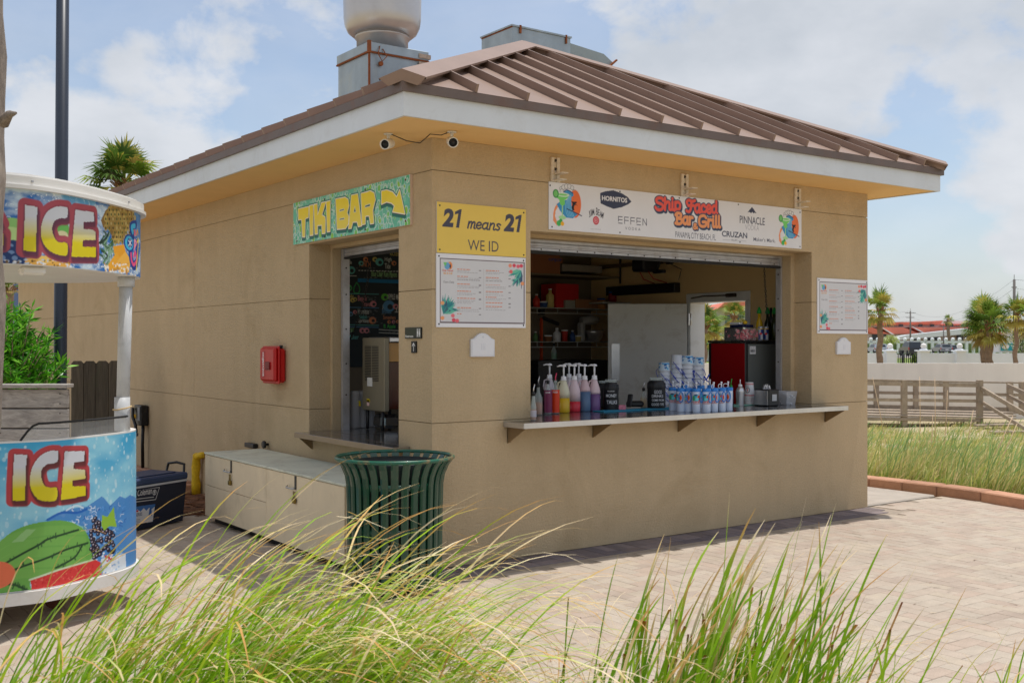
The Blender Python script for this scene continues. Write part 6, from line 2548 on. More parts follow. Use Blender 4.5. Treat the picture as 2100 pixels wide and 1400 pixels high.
for k in range(26):
    a = Vector((g.uniform(-.05, .05), g.uniform(-.045, .045), g.uniform(.01, .11)))
    mb.cbox(a, (.06, .02, .012), g.uniform(0, 3), bev=.003)
obj('contents', mb, mat('wrapped_white', srgb(214, 216, 222), rough=.4, var=.2, vscale=80), t, world=False, kind='stuff')

# ---- red drinks cooler with things on top
yc = .56
pc = ony(1529, 700, yc)
xr0, y_far = pc.x, onx(1452, 700, pc.x).y
CZ = ony(1529, 698, yc).z
t = thing('drinks_cooler', 'upright drinks cooler with a dark red side behind the counter', 'drinks cooler', (xr0, yc, .55))
mb = MB(); mb.box(xr0, xr0 + .48, yc, y_far, .55, CZ - .02, bev=.01)
obj('cabinet', mb, BLACK, t)
mb = MB(); mb.box(xr0 - .006, xr0 - .001, yc + .012, y_far - .05, .56, CZ - .03)
obj('side_panel', mb, mat('dark_red_panel', srgb(150, 10, 18), rough=.35), t)
mb = MB(); mb.box(xr0 + .03, xr0 + .46, yc - .006, yc - .001, .56, CZ - .035)
obj('front_panel', mb, mat('grey_steel_panel', srgb(110, 116, 116), rough=.4, metal=.4, var=.08), t)
mb = MB(); mb.box(xr0 - .004, xr0 + .485, yc - .005, y_far + .004, CZ - .0195, CZ, bev=.004)
obj('top', mb, BLACK, t)
cv = Canvas(.085, .075, .002, (206, 208, 214))
for k in range(22):
    cv.rect(.010 + k * .003, .0115 + k * .003 + .0006 * (k % 3), .016, .045, (70, 72, 80))
cv.text('No. 4', .01, .06, .052, .066, (90, 92, 100))
cv.sheet('print', lambda S, T: (xr0 + .05 + S, np.full_like(S, yc - .0075), CZ - .13 + T), PRINT, t)
y_t = yc + .12
for (px, lab, col, cap) in ((1557, 'left green-spouted bottle of yellow drink on top of the drinks cooler', (196, 160, 16), 1), (1574, 'middle dark green-spouted bottle on top of the drinks cooler', (26, 34, 18), 1), (1588, 'right green-spouted bottle on top of the drinks cooler, beside the frame', (40, 52, 16), 1)):
    q = ony(px, 697, y_t if px != 1574 else y_t + .05)
    t = thing('bottle', lab, 'bottle', (q.x, q.y, CZ + .001), group='green-spouted bottles on the drinks cooler')
    mb = MB(); mb.lathe([(.034, 0), (.036, .005), (.036, .15), (.030, .18), (.015, .215), (.014, .27)], 20)
    obj('glass', mb, mat('bottle_%d' % col[0], srgb(*col), rough=.12, spec=.7), t, world=False)
    mb = MB(); mb.lathe([(.022, .265), (.024, .28), (.019, .30), (.008, .33)], 14)
    obj('spout', mb, MATS['green_spout'], t, world=False)
t = thing('bottle', 'tall thin dark bottle behind the green-spouted ones', 'bottle', (ony(1581, 697, y_t + .09).x, y_t + .09, CZ + .001))
mb = MB(); mb.lathe([(.03, 0), (.03, .2), (.014, .25), (.014, .33)], 16)
obj('glass', mb, BLACK, t, world=False)
for (px, lab) in ((1560, 'left'), (1571, 'right')):
    q = ony(px, 697, yc + .05)
    t = thing('drink_can', '%s slim blue and silver can on top of the drinks cooler' % lab, 'can', (q.x, q.y, CZ + .001), group='slim cans on the drinks cooler')
    for k in range(8):
        pass
    mb = MB(); mb.lathe([(.022, 0), (.025, .005), (.025, .13), (.021, .138)], 20)
    obj('can', mb, mat('can_silver', srgb(190, 196, 210), rough=.3, metal=.5), t, world=False)
    cv = Canvas(.10, .11, .003, (36, 60, 130))
    cv.rect(.025, .05, .055, .11, (196, 200, 212)).rect(.05, .075, .0, .055, (196, 200, 212)).rect(0, .1, .10, .11, (226, 190, 60))
    cv.ell(.05, .055, .014, .010, (220, 40, 40))
    th = toC(q)
    o = cv.sheet('artwork', lambda S, T: (.0262 * np.cos(th + (S - .05) / .026), .0262 * np.sin(th + (S - .05) / .026), .01 + T), PRINT)
    o.parent = t
q0, q1 = ony(1482, 697, yc + .13), ony(1549, 697, yc + .05)
t = thing('candy_tray', 'clear tray heaped with pink wrapped candy on top of the drinks cooler', 'tray', (q1.x, q1.y, CZ))
tx0, tx1 = xr0 + .005, xr0 + .10
mb = MB()
ya, yb = yc + .04, onx(1484, 690, xr0 + .03).y
for (a, b) in (((tx0, ya), (tx0, yb)), ((tx0, yb), (tx1 + .15, yb)), ((tx1 + .15, yb), (tx1 + .15, ya)), ((tx1 + .15, ya), (tx0, ya))):
    mb.poly([(a[0], a[1], CZ + .002), (b[0], b[1], CZ + .002), (b[0], b[1], CZ + .12), (a[0], a[1], CZ + .12)])
obj('tray', mb, mat('tray_clear', srgb(220, 214, 216), rough=.15, alpha=.14), t)
PINK = mat('candy_pink', attr='Col', rough=.4)
mb = MB()
for k in range(240):
    c_ = (g.uniform(tx0 + .02, tx1 + .13), g.uniform(ya + .015, yb - .015), CZ + g.uniform(.012, .095))
    mb.color(g.choice([srgb(214, 92, 110), srgb(226, 130, 140), srgb(196, 60, 84), srgb(230, 190, 190), srgb(150, 110, 110), srgb(220, 110, 124)]))
    M = Matrix.Translation(c_) @ Euler((g.uniform(0, 3), g.uniform(0, 3), g.uniform(0, 3))).to_matrix().to_4x4()
    mb.box(-.016, .016, -.009, .009, -.007, .007, M)
obj('candy', mb, PINK, t, kind='stuff')
q = onx(1516, 668, xr0 + .15)
t = thing('navy_tray', 'small navy tray holding white papers and a lemon behind the candy', 'tray', (q.x, q.y, CZ + .12))
mb = MB(); mb.box(q.x - .03, q.x + .12, q.y - .08, q.y + .10, CZ + .13, CZ + .155, bev=.005)
obj('tray', mb, mat('navy_plastic', srgb(26, 36, 84), rough=.4), t)
mb = MB(); mb.box(q.x - .02, q.x + .11, q.y - .02, q.y + .11, CZ + .157, CZ + .18, bev=.006)
obj('papers', mb, WHT, t)
mb = MB(); mb.lathe([(.0, 0), (.018, .008), (.022, .02), (.016, .035), (0, .042)], 14, (q.x + .03, q.y - .05, CZ + .156), cap=False)
obj('lemon', mb, mat('lemon', srgb(226, 190, 40), rough=.5), t)
mb = MB(); mb.box(xr0 + .02, xr0 + .14, q.y - .06, q.y + .08, CZ + .001, CZ + .129, bev=.004)
obj('riser', mb, BLACK, t)

# ---- hanging chains
def chain(pts, label):
    P = smooth_line([(0, 0)], 1)
    t = thing('chain', label, 'chain', tuple(pts[0]))
    tot = sum((Vector(b) - Vector(a)).length for a, b in zip(pts[:-1], pts[1:]))
    n = int(tot / .024)
    mb = MB()
    for k in range(n):
        d = (k + .5) * .024
        for a, b in zip(pts[:-1], pts[1:]):
            L_ = (Vector(b) - Vector(a)).length
            if d <= L_:
                break
            d -= L_
        c_ = Vector(a).lerp(Vector(b), min(1, d / L_))
        u_ = (Vector(b) - Vector(a)).normalized()
        s_ = RV if k % 2 else FV
        mb.tube([c_ + u_ * .015 * math.cos(q) + s_ * .008 * math.sin(q) for q in [j * PI / 4 for j in range(8)]], .003, 5, closed=True)
    obj('links', mb, mat('chain_black', (0.02, 0.018, 0.016), rough=.5, metal=.5), t, kind='stuff')


chain([ony(1567, 548, .45), ony(1570, 600, .45), ony(1573, 650, .45)], 'black pull chain hanging at the right of the serving opening')
chain([onx(754, 545, .42), onx(755, 570, .42), onx(748, 610, .42), onx(737, 650, .42), onx(722, 688, .42), onx(716, 700, .42)], 'black pull chain swagged across the side window')

# ---- chalkboard menu seen through the side window
BY = 3.94
t = thing('chalkboard', 'black chalkboard drinks menu with coloured lettering inside the side window', 'chalkboard', (1.6, BY, 1.35))
bx0_, bx1_, bz0_, bz1_ = .55, 2.45, 1.34, 2.72
mb = MB(); mb.box(bx0_, bx1_, BY - .02, BY - .002, bz0_, bz1_)
obj('board', mb, mat('board_black', (0.035, 0.043, 0.048), rough=.5), t)
cv = Canvas(bx1_ - bx0_, bz1_ - bz0_, .005, (52, 62, 68))


def cb(qx, qy):
    p = ony(690 + qx / 3.18, 480 + qy / 3.18, BY - .021)
    return (p.x - bx0_, p.z - bz0_)


def ct(txt, a, b, col, **kw):
    (x0, y0), (x1, y1) = cb(*a), cb(*b)
    m_ = (y0 + y1) / 2
    cv.text(txt, x0, x1, y0, y1, col, **kw)


GRN, TEAL_, PK, WH_, OR_, YL_, BL_ = (160, 214, 150), (110, 196, 196), (226, 150, 164), (226, 232, 232), (226, 150, 110), (226, 208, 120), (100, 158, 206)
cv.poly([cb(*p) for p in ((140, 288), (410, 300), (410, 322), (140, 312))], (40, 130, 190))
for (txt, a, b, col) in (('RICKEY', (350, 140), (410, 118), YL_), ('High', (315, 185), (360, 152), WH_), ('Tide', (315, 225), (352, 192), WH_), ('Blue Chair Rum Flavors', (228, 275), (395, 245), GRN),
                         ('ade', (72, 195), (100, 172), WH_), ('PUNCH', (150, 212), (222, 178), OR_), ('Pineapple', (10, 420), (112, 392), YL_), ('Beach', (140, 435), (196, 402), PK), ('Travel', (165, 470), (225, 440), PK),
                         ('Hornitos', (140, 520), (212, 488), WH_), ('Melon', (146, 552), (200, 525), TEAL_), ('Spritzer', (140, 582), (216, 552), WH_), ('$$', (90, 640), (118, 612), GRN), ('Maker', (75, 685), (145, 655), TEAL_),
                         ('APPLE MA', (330, 425), (415, 392), WH_), ('JIM', (298, 490), (328, 462), WH_), ('BREEZE', (298, 515), (358, 490), BL_), ('Somewhere', (305, 555), (385, 530), OR_), ('B. Apple', (308, 620), (385, 588), (90, 220, 110))):
    ct(txt, a, b, col, bold=.012)
S_ = lambda pts, w, c: cv.stroke([cb(*p) for p in pts], w, c)
for (a, b, c) in (((72, 388), (275, 392), TEAL_), ((72, 476), (275, 482), BL_), ((72, 590), (275, 595), TEAL_), ((72, 603), (275, 608), BL_), ((278, 622), (410, 630), WH_), ((278, 642), (410, 648), WH_), ((72, 272), (130, 273), WH_)):
    S_([a, b], .007, c)
for k in range(14):
    S_([(145 + k * 19, 237 + k * .5), (153 + k * 19, 237 + k * .5)], .008, WH_)
S_([(132, 315), (115, 345), (112, 370), (120, 385), (145, 385), (152, 365), (148, 340), (132, 315)], .009, (70, 190, 110))
for (x_, y_, r_, c_) in ((95, 235, .05, TEAL_), (315, 410, .045, (110, 210, 80)), (342, 470, .075, BL_), (385, 472, .035, PK), (375, 190, .03, OR_), (250, 165, .03, YL_), (280, 182, .05, TEAL_), (105, 430, .03, YL_), (120, 425, .025, YL_),
                        (240, 455, .04, PK), (92, 520, .028, BL_), (120, 508, .024, PK), (235, 562, .045, OR_), (168, 628, .035, PK), (195, 628, .035, PK), (343, 572, .022, OR_), (372, 572, .022, PK), (398, 570, .02, OR_), (80, 350, .04, (90, 190, 110)), (160, 190, .03, TEAL_), (190, 165, .03, OR_)):
    c0 = cb(x_, y_)
    cv.ell(c0[0], c0[1], r_, r_ * .85, c_)
    cv.ell(c0[0] + r_ * .2, c0[1] - r_ * .1, r_ * .45, r_ * .4, (52, 62, 68))
S_([(392, 480), (392, 508)], .008, WH_); S_([(385, 508), (400, 508)], .008, WH_)
for k in range(90):
    x_ = g.choice([g.uniform(80, 130), g.uniform(196, 262), g.uniform(290, 400), g.uniform(150, 260)])
    y_ = g.choice([222, 230, 282, 284, 412, 420, 428, 496, 503, 510, 540, 548, 572, 522, 528, 580, 634, 640, 690, 700, 708])
    S_([(x_, y_), (x_ + g.uniform(4, 14), y_ + .4)], .0045, (150, 156, 158))
cv.sheet('chalk_print', lambda S, T: (bx0_ + S, np.full_like(S, BY - .0212), bz0_ + T), mat('chalk', attr='Col', rough=.8), t)

# ---- steel tea and drink dispensers in the side window
yd = 1.55
pd = ony(788, 700, yd)
xd = pd.x
yfar = onx(743, 700, xd).y
z1d, z0d = onx(788, 692, xd).z, onx(765, 842, xd).z
t = thing('drink_dispenser', 'stainless drink dispenser with louvred side and brown tank inside the side window', 'drink dispenser', (xd, yd, z0d))
DSTEEL = mat('dispenser_steel', srgb(140, 132, 112), rough=.38, metal=.3, var=.06, vscale=4)
mb = MB(); mb.box(xd, xd + .05, yd, yfar, z0d, z1d, bev=.006)
obj('cabinet', mb, DSTEEL, t)
mb = MB(); mb.box(xd + .21, xd + .26, yd, yfar, z0d, z1d - .005, bev=.006)
obj('cabinet', mb, DSTEEL, t)
for half in (0, 1):
    y0_, y1_ = yd + .10 + half * .13, yd + .21 + half * .13
    mb = MB()
    for k in range(22):
        z_ = z1d - .08 - k * .014
        mb.box(xd - .004, xd - .0005, y0_, y1_, z_, z_ + .006)
    obj('louvre', mb, BLACK, t, kind='stuff')
mb = MB(); mb.box(xd + .052, xd + .208, yd + .03, yfar - .02, z0d + .02, z0d + .42)
obj('tea', mb, mat('brown_tea', srgb(84, 34, 14), rough=.15), t)
mb = MB(); mb.box(xd + .052, xd + .208, yd + .03, yfar - .02, z0d + .425, z1d - .045)
obj('tank', mb, mat('amber_tank', srgb(206, 152, 74), rough=.2), t)
mb = MB(); mb.box(xd + .052, xd + .208, yd - .01, yfar, z1d - .04, z1d + .004, bev=.008)
obj('lid', mb, STEEL_EDGE, t)
for (y_, z_, c_, s) in ((yd + .25, z0d + .21, (214, 214, 210), (.09, .075)), (yd + .28, z0d + .07, (232, 206, 40), (.05, .03)), (yd + .28, z0d + .04, (226, 190, 180), (.045, .05)), (yd + .44, z0d + .03, (232, 206, 40), (.035, .045))):
    mb = MB(); mb.box(xd - .005, xd - .001, y_ - s[0] / 2, y_ + s[0] / 2, z_, z_ + s[1])
    obj('sticker', mb, mat('sticker_%d' % (c_[0] + c_[2]), srgb(*c_), rough=.5), t)
mb = MB()
for (a, b) in ((xd + .02, yd + .06), (xd + .02, yfar - .06), (xd + .24, yd + .06), (xd + .24, yfar - .06)):
    mb.cyl((a, b, .85), .014, z0d - .85, 10)
obj('legs', mb, BLACK, t, kind='stuff')
mb = MB(); mb.box(xd + .04, xd + .22, yd + .1, yfar - .1, .86, z0d - .03, bev=.03)
obj('tap_housing', mb, STEEL, t)
mb = MB(); mb.box(xd - .35, xd + .9, yd - .1, yfar + .4, .78, .846, bev=.004)
tag(obj('prep_table', mb, STEEL), 'steel prep table under the drink dispenser inside the side window', 'table')
p = onx(724, 850, xd - .06)
for k in range(3):
    q = Vector((xd - .02 + k * .09, yfar + .10 + k * .03, .847))
    mb = MB(); mb.lathe([(.045, 0), (.05, .01), (.042, .30), (.046, .31), (.03, .33)], 18, tuple(q))
    tag(obj('cup_sleeve', mb, FROST), 'tall clear sleeve of plastic cups left of the drink dispenser, %s the board' % ('farthest from', 'midway to', 'nearest to')[k], 'cups', group='sleeves of clear cups')

# ---- dim shelves at the back of the bar
WIRE = mat('wire_white', srgb(176, 176, 170), rough=.5)
CARD = mat('cardboard', srgb(150, 104, 70), rough=.8, var=.05)


def wire_shelf(x0, x1, y0, y1, z, label):
    t = thing('wire_shelf', label, 'shelf', (x0, y0, z), group='white wire shelves on the back wall')
    mb = MB()
    for (a, b) in (((x0, y0, z), (x1, y0, z)), ((x0, y0, z - .06), (x1, y0, z - .06)), ((x0, y1, z), (x1, y1, z))):
        mb.beam(a, b, .01, .01)
    for k in range(int((x1 - x0) / .30) + 1):
        x = x0 + k * .3
        mb.beam((x, y0, z - .06), (x, y0, z), .008, .008)
    mb.box(x0, x1, y0 + .01, y1 - .01, z - .006, z - .001)
    obj('wires', mb, WIRE, t)


zs1, zs2 = ony(1200, 633, 3.45).z, ony(1200, 701, 3.45).z
wire_shelf(3.25, 4.75, 3.45, 3.93, zs1, 'upper white wire shelf on the dim back wall')
wire_shelf(3.25, 4.75, 3.45, 3.93, zs2, 'lower white wire shelf on the dim back wall')
mb = MB(); mb.box(2.9, 4.77, 3.40, 3.93, ony(1150, 562, 3.4).z - .02, ony(1150, 562, 3.4).z)
tag(obj('board_shelf', mb, mat('shelf_board', srgb(120, 108, 90), rough=.7)), 'high plank shelf near the ceiling at the back', 'shelf')
zsh = ony(1150, 562, 3.4).z


def on_shelf(px0, px1, pytop, ybase, y, depth, nm, m, label, cat, parts=None):
    a, b = ony(px0, ybase, y), ony(px1, ybase, y)
    zt_ = ony(px0, pytop, y).z
    mb = MB(); mb.box(a.x, b.x, y, y + depth, a.z, zt_, bev=.004)
    o = obj(nm, mb, m)
    tag(o, label, cat)
    return o, a, b, zt_


o, a, b, zt_ = on_shelf(1088, 1149, 519, 561, 3.42, .4, 'carton', mat('old_carton', srgb(150, 96, 66), rough=.85), 'brown carton with blue print on the high shelf', 'carton')
cv = Canvas(.22, .06, .004, (150, 96, 66)); cv.text('OFIJOF', .01, .21, .008, .05, (50, 80, 150), bold=.03)
ob = cv.sheet('print', lambda S, T: (a.x + .25 + S, np.full_like(S, 3.4185), a.z + .14 + T), PRINT)
ob.parent = o
o, a, b, zt_ = on_shelf(1153, 1235, 541, 556, 3.5, .35, 'foil_tray', STEEL_EDGE, 'long low steel tray on the high shelf', 'tray')
o, a, b, zt_ = on_shelf(1141, 1187, 581, 633, 3.5, .3, 'appliance_box', mat('red_carton', srgb(190, 24, 26), rough=.6, var=.1), 'red appliance carton on the upper wire shelf', 'carton')
o, a, b, zt_ = on_shelf(1181, 1227, 613, 632, 3.46, .3, 'carton', CARD, 'low brown carton on the upper wire shelf', 'carton')
o, a, b, zt_ = on_shelf(1160, 1180, 615, 632, 3.46, .2, 'pale_carton', mat('pale_card', srgb(150, 150, 140), rough=.7), 'small pale box beside the red carton', 'carton')
for (px, c_, l_) in ((1233, (190, 130, 60), 'amber jar with a blue lid on the upper wire shelf'), (1256, (150, 34, 40), 'dark red tub above the door leaf'), (1276, (196, 196, 196), 'pale tub above the door leaf')):
    q = ony(px, 620, 3.46)
    t = thing('storage_jar', l_, 'jar', (q.x, q.y, zs1 if px < 1240 else q.z))
    mb = MB(); mb.cyl((0, 0, 0), .05, .11, 16)
    obj('jar', mb, mat('jar_%d' % c_[0], srgb(*c_), rough=.4), t, world=False)
    mb = MB(); mb.cyl((0, 0, .1105), .05, .02, 16)
    obj('lid', mb, mat('lid_blue', srgb(40, 90, 160), rough=.4), t, world=False)
q = ony(1302, 621, 3.3)
t = thing('paper_bucket', 'white bucket with red stripes above the door leaf', 'bucket', tuple(q))
mb = MB(); mb.lathe([(.075, 0), (.095, .10), (.10, .104)], 24)
obj('bucket', mb, WHT, t, world=False)
mb = MB()
for k in range(10):
    a_ = 2 * PI * k / 10
    M = Matrix.Rotation(a_, 4, 'Z')
    mb.poly([M @ Vector((.0775, -.008, .005)), M @ Vector((.0775, .008, .005)), M @ Vector((.097, .009, .095)), M @ Vector((.097, -.009, .095))])
obj('stripes', mb, RED, t, world=False, kind='stuff')
mb = MB(); mb.box(ony(1250, 621, 3.2).x - .1, 4.77, 3.2, 3.5, ony(1302, 621, 3.3).z - .022, ony(1302, 621, 3.3).z - .002)
tag(obj('side_shelf', mb, WIRE), 'small shelf above the open door leaf', 'shelf')
# stand mixer and its bowls
q = ony(1218, 700, 3.5)
t = thing('stand_mixer', 'pale stand mixer with a steel bowl on the lower wire shelf', 'mixer', (q.x, q.y, zs2))
mb = MB(); mb.lathe([(.05, 0), (.09, .03), (.115, .11), (.12, .14), (.115, .142), (.105, .11), (.05, .02)], 28, cap=False)
obj('bowl', mb, STEEL_EDGE, t, world=False)
mb = MB(); mb.box(-.16, .16, .08, .12, 0, .02, bev=.008); mb.box(-.19, -.12, .0, .10, .0, .24, bev=.02)
obj('base', mb, mat('mixer_grey', srgb(170, 170, 168), rough=.4), t, world=False)
mb = MB(); mb.tube([(-.16, .05, .25), (-.02, .02, .27), (.06, .0, .26)], [.05, .06, .04], 14)
obj('head', mb, MATS['mixer_grey'], t, world=False)
# hanging projector, straps and sound bar on the side wall
XW = W - T - .008
a_, b_ = onx(1247, 593, XW - .06), onx(1388, 590, XW - .06)
mb = MB(); mb.box(XW - .10, XW - .001, b_.y, a_.y, onx(1318, 603, XW - .06).z, onx(1318, 584, XW - .06).z, bev=.006)
tag(obj('sound_bar', mb, BLACK), 'long black sound bar on the wall above the door leaf', 'sound bar')
q = onx(1314, 546, XW - .4)
t = thing('hanging_speaker', 'dark boxy speaker hanging from the ceiling behind the shutter', 'speaker', tuple(q))
mb = MB(); mb.box(q.x - .05, q.x + .2, q.y - .10, q.y + .11, q.z - .06, q.z + .08, bev=.02)
obj('case', mb, mat('speaker_navy', (0.012, 0.014, 0.02), rough=.5), t)
mb = MB(); mb.box(q.x + .05, q.x + .07, q.y - .01, q.y + .01, q.z + .081, 2.918)
obj('rod', mb, BLACK, t)
for dy in (-.07, .07):
    mb = MB(); mb.tube([(q.x + .05, q.y + dy, q.z - .06), (q.x + .12, q.y + dy * 1.15, q.z - .14), (XW - .09, q.y + dy * 1.4, a_.z + .03)], .006, 6)
    obj('strap', mb, mat('red_strap', srgb(176, 40, 36), rough=.7), t)
q = onx(1352, 545, XW - .3)
t = thing('hanging_lamp', 'black clamp light hanging beside the speaker', 'light', tuple(q))
mb = MB(); mb.tube([(q.x, q.y, 2.91), (q.x, q.y, q.z + .02), (q.x - .02, q.y + .01, q.z - .04)], .014, 8)
obj('stem', mb, BLACK, t)
mb = MB(); mb.box(q.x - .03, q.x + .03, q.y - .09, q.y + .09, q.z - .085, q.z - .045, bev=.012)
obj('head', mb, BLACK, t)
mb = MB(); mb.box(q.x - .02, q.x + .03, q.y - .20, q.y - .12, q.z + .01, q.z + .07, bev=.004)
obj('junction_box', mb, BLACK, t)
mb = MB(); mb.tube([(q.x, q.y - .18, q.z + .01), (q.x + .1, q.y - .25, q.z - .05), (q.x + .2, q.y - .12, q.z - .12), (XW - .05, q.y - .05, a_.z + .06)], .005, 6)
obj('cord', mb, BLACK, t)
mb = MB(); mb.tube([(onx(1272, 530, XW - .04).x, onx(1272, 530, XW - .04).y, 2.90), (onx(1272, 530, XW - .04).x, onx(1272, 530, XW - .04).y, a_.z + .06)], .012, 8)
tag(obj('conduit', mb, BLACK), 'thin vertical conduit above the sound bar', 'conduit')
mb = MB(); mb.box(XW - .06, XW - .001, 2.4, 3.93, 2.52, 2.56)
tag(obj('wall_rail', mb, mat('rail_brown', srgb(96, 76, 54), rough=.6)), 'thin brown rail across the side wall near the ceiling', 'rail')
# tools in the far corner
q = ony(1110, 770, 3.6)
t = thing('spirit_level', 'orange handled tool leaning in the dark left corner', 'tool', (q.x, q.y, 1.0))
mb = MB(); mb.beam((q.x, q.y, 1.0), (ony(1110, 652, 3.6).x, 3.6, ony(1110, 652, 3.6).z), .035, .02)
obj('handle', mb, mat('tool_orange', srgb(206, 76, 30), rough=.5), t)
mb = MB(); mb.beam((q.x, 3.58, 1.9), (q.x + .25, 3.58, 1.82), .04, .04, bev=.01); mb.box(q.x - .03, q.x + .03, 3.57, 3.63, 1.93, 2.0)
obj('head', mb, BLACK, t)
liquor(1136, 737, 'green spray bottle low in the dark left corner', mat('green_drink', srgb(30, 150, 60), rough=.3), r=.035, h=.13, neck=.03, ztop=ony(1136, 737, 3.3).z)
mb = MB(); mb.box(3.3, 4.4, 3.1, 3.7, 1.0, ony(1136, 738, 3.3).z - .001, bev=.004)
tag(obj('equipment_cabinet', mb, BLACK), 'low black equipment cabinet at the dim back of the bar', 'cabinet')
# low counter behind with dark bottles so the opening is not bare
mb = MB(); mb.box(2.3, 3.2, 3.2, 3.9, .01, 1.3, bev=.01)
tag(obj('under_counter_fridge', mb, mat('fridge_dark', srgb(40, 40, 42), rough=.4)), 'dark fridge standing against the back wall', 'fridge')

# more clutter on the dim shelves: small bottles, tubs and cartons
CLUT = [(200, 60, 50), (60, 90, 150), (210, 190, 120), (180, 180, 176), (90, 130, 80), (150, 100, 60), (220, 220, 220)]
g = random.Random(71)
for i, (px, ysh, z_) in enumerate([(1100, 633, zs1), (1114, 633, zs1), (1128, 633, zs1), (1232, 633, zs1), (1098, 701, zs2), (1124, 701, zs2), (1142, 701, zs2), (1158, 701, zs2), (1174, 701, zs2), (1186, 701, zs2)]):
    q = ony(px, ysh, 3.56)
    c_ = CLUT[i % len(CLUT)]
    h_ = g.uniform(.10, .24); r_ = g.uniform(.028, .05)
    nm = ('bottle', 'tub')[i % 2]
    t = thing('supply_' + nm, '%s %s number %s along the %s wire shelf' % (('reddish', 'blue', 'straw coloured', 'grey', 'green', 'brown', 'white')[i % 7], nm, ('one', 'two', 'three', 'four', 'five', 'six')[i if i < 4 else i - 4], 'upper' if i < 4 else 'lower'), nm, (q.x, q.y, z_), group='supplies on the dim back shelves')
    t['label'] = '%s %s on the %s wire shelf, %s from the left' % (('reddish', 'blue', 'straw coloured', 'grey', 'green', 'brown', 'white')[i % 7], nm, 'upper' if i < 4 else 'lower', ('first', 'second', 'third', 'fourth', 'fifth', 'sixth')[i if i < 4 else i - 4])
    mb = MB()
    if nm == 'bottle':
        mb.lathe([(r_, 0), (r_, h_ * .7), (r_ * .4, h_ * .85), (r_ * .4, h_)], 14)
    else:
        mb.lathe([(r_ * .9, 0), (r_ * 1.1, h_ * .6), (r_ * 1.15, h_ * .62)], 14)
    obj('body', mb, mat('supply_%d' % (i % 7), srgb(*c_), rough=.45), t, world=False)
    mb = MB(); mb.cyl((0, 0, (h_ if nm == 'bottle' else h_ * .62) + .0005), r_ * (.42 if nm == 'bottle' else 1.15), .015, 12)
    obj('cap', mb, WHT, t, world=False)

# ------------------------------------------------------------------ vegetation
LEAF = mat('grass_blade', attr='Col', rough=.55, spec=.18, translucent=.32)
FROND = mat('palm_frond', attr='Col', rough=.5, spec=.35, translucent=.25)
BARK = mat('palm_bark', srgb(142, 118, 98), rough=.95, var=.3, vscale=5, bump=.8, bscale=25, bdist=.03)


def point_mesh(name, V, Q, C, material):
    """V (n,3), Q (m,4) quads, C (n,3) colours"""
    me = bpy.data.meshes.new(name)
    me.vertices.add(len(V))
    me.vertices.foreach_set('co', np.ascontiguousarray(V, np.float32).ravel())
    me.loops.add(Q.size)
    me.loops.foreach_set('vertex_index', np.ascontiguousarray(Q, np.int32).ravel())
    me.polygons.add(len(Q))
    me.polygons.foreach_set('loop_start', np.arange(0, Q.size, 4, dtype=np.int32))
    me.update(calc_edges=True)
    at = me.color_attributes.new('Col', 'FLOAT_COLOR', 'POINT')
    c4 = np.ones((len(V), 4), np.float32)
    c4[:, :3] = C
    at.data.foreach_set('color', c4.ravel())
    me.materials.append(material)
    me.polygons.foreach_set('use_smooth', np.ones(len(Q), bool))
    return me


def blades(name, base, H, az, lean, curl, width, c_base, c_mid, c_tip, tipfrac, segs, rng, material=LEAF, cut=None, cexp=2.2):
    """arching blades. base (n,3); H length; az direction of lean; lean start angle from vertical; curl extra bend to the tip"""
    n = len(base)
    t = np.linspace(0, 1, segs + 1)
    ang = lean[:, None] + curl[:, None] * t[None, :] ** cexp
    ds = (H / segs)[:, None]
    hx = np.cumsum(np.sin(ang) * ds, 1) - np.sin(ang[:, :1]) * ds
    hz = np.cumsum(np.cos(ang) * ds, 1) - np.cos(ang[:, :1]) * ds
    wob = az[:, None] + 0.25 * rng.standard_normal((n, 1)) * t[None, :] ** 2
    px = base[:, None, 0] + hx * np.cos(wob)
    py = base[:, None, 1] + hx * np.sin(wob)
    pz = base[:, None, 2] + hz
    P = np.stack([px, py, pz], -1)
    yaw = rng.uniform(0, PI, n)
    side = np.stack([np.cos(yaw), np.sin(yaw), np.zeros(n)], -1)
    prof = np.clip(np.minimum(1.0, 0.55 + t * 2.0) * (1 - .45 * t ** 2) * np.minimum(1, (1.02 - t) * 9), 0.05, 1)
    if cut is not None:
        pr = np.where(cut[:, None], np.clip(1 - t[None, :] * .25, .3, 1), prof[None, :])
    else:
        pr = np.repeat(prof[None, :], n, 0)
    hw = (width[:, None] * pr / 2)[..., None]
    V = np.stack([P - side[:, None, :] * hw, P + side[:, None, :] * hw], 2).reshape(-1, 3)
    u = np.clip((t[None, :] - (1 - tipfrac[:, None])) / np.maximum(tipfrac[:, None] * .55, .02), 0, 1)[..., None]
    b = np.clip(t[None, :] * 1.8, 0, 1)[..., None]
    C = (c_base[:, None, :] * (1 - b) + c_mid[:, None, :] * b) * (1 - u) + c_tip[:, None, :] * u
    C = np.repeat(C[:, :, None, :], 2, 2).reshape(-1, 3)
    k = segs + 1
    i0 = (np.arange(n) * k * 2)[:, None] + (np.arange(segs) * 2)[None, :]
    Q = np.stack([i0, i0 + 1, i0 + 3, i0 + 2], -1).reshape(-1, 4)
    return point_mesh(name, V, Q, C, material)


def lin(*c): return np.array(srgb(*c)[:3])


def pick(rng, n, cols):
    a = np.array([lin(*c) for c in cols])
    k = rng.integers(0, len(a), n)
    return a[k] * rng.uniform(.85, 1.15, (n, 1))


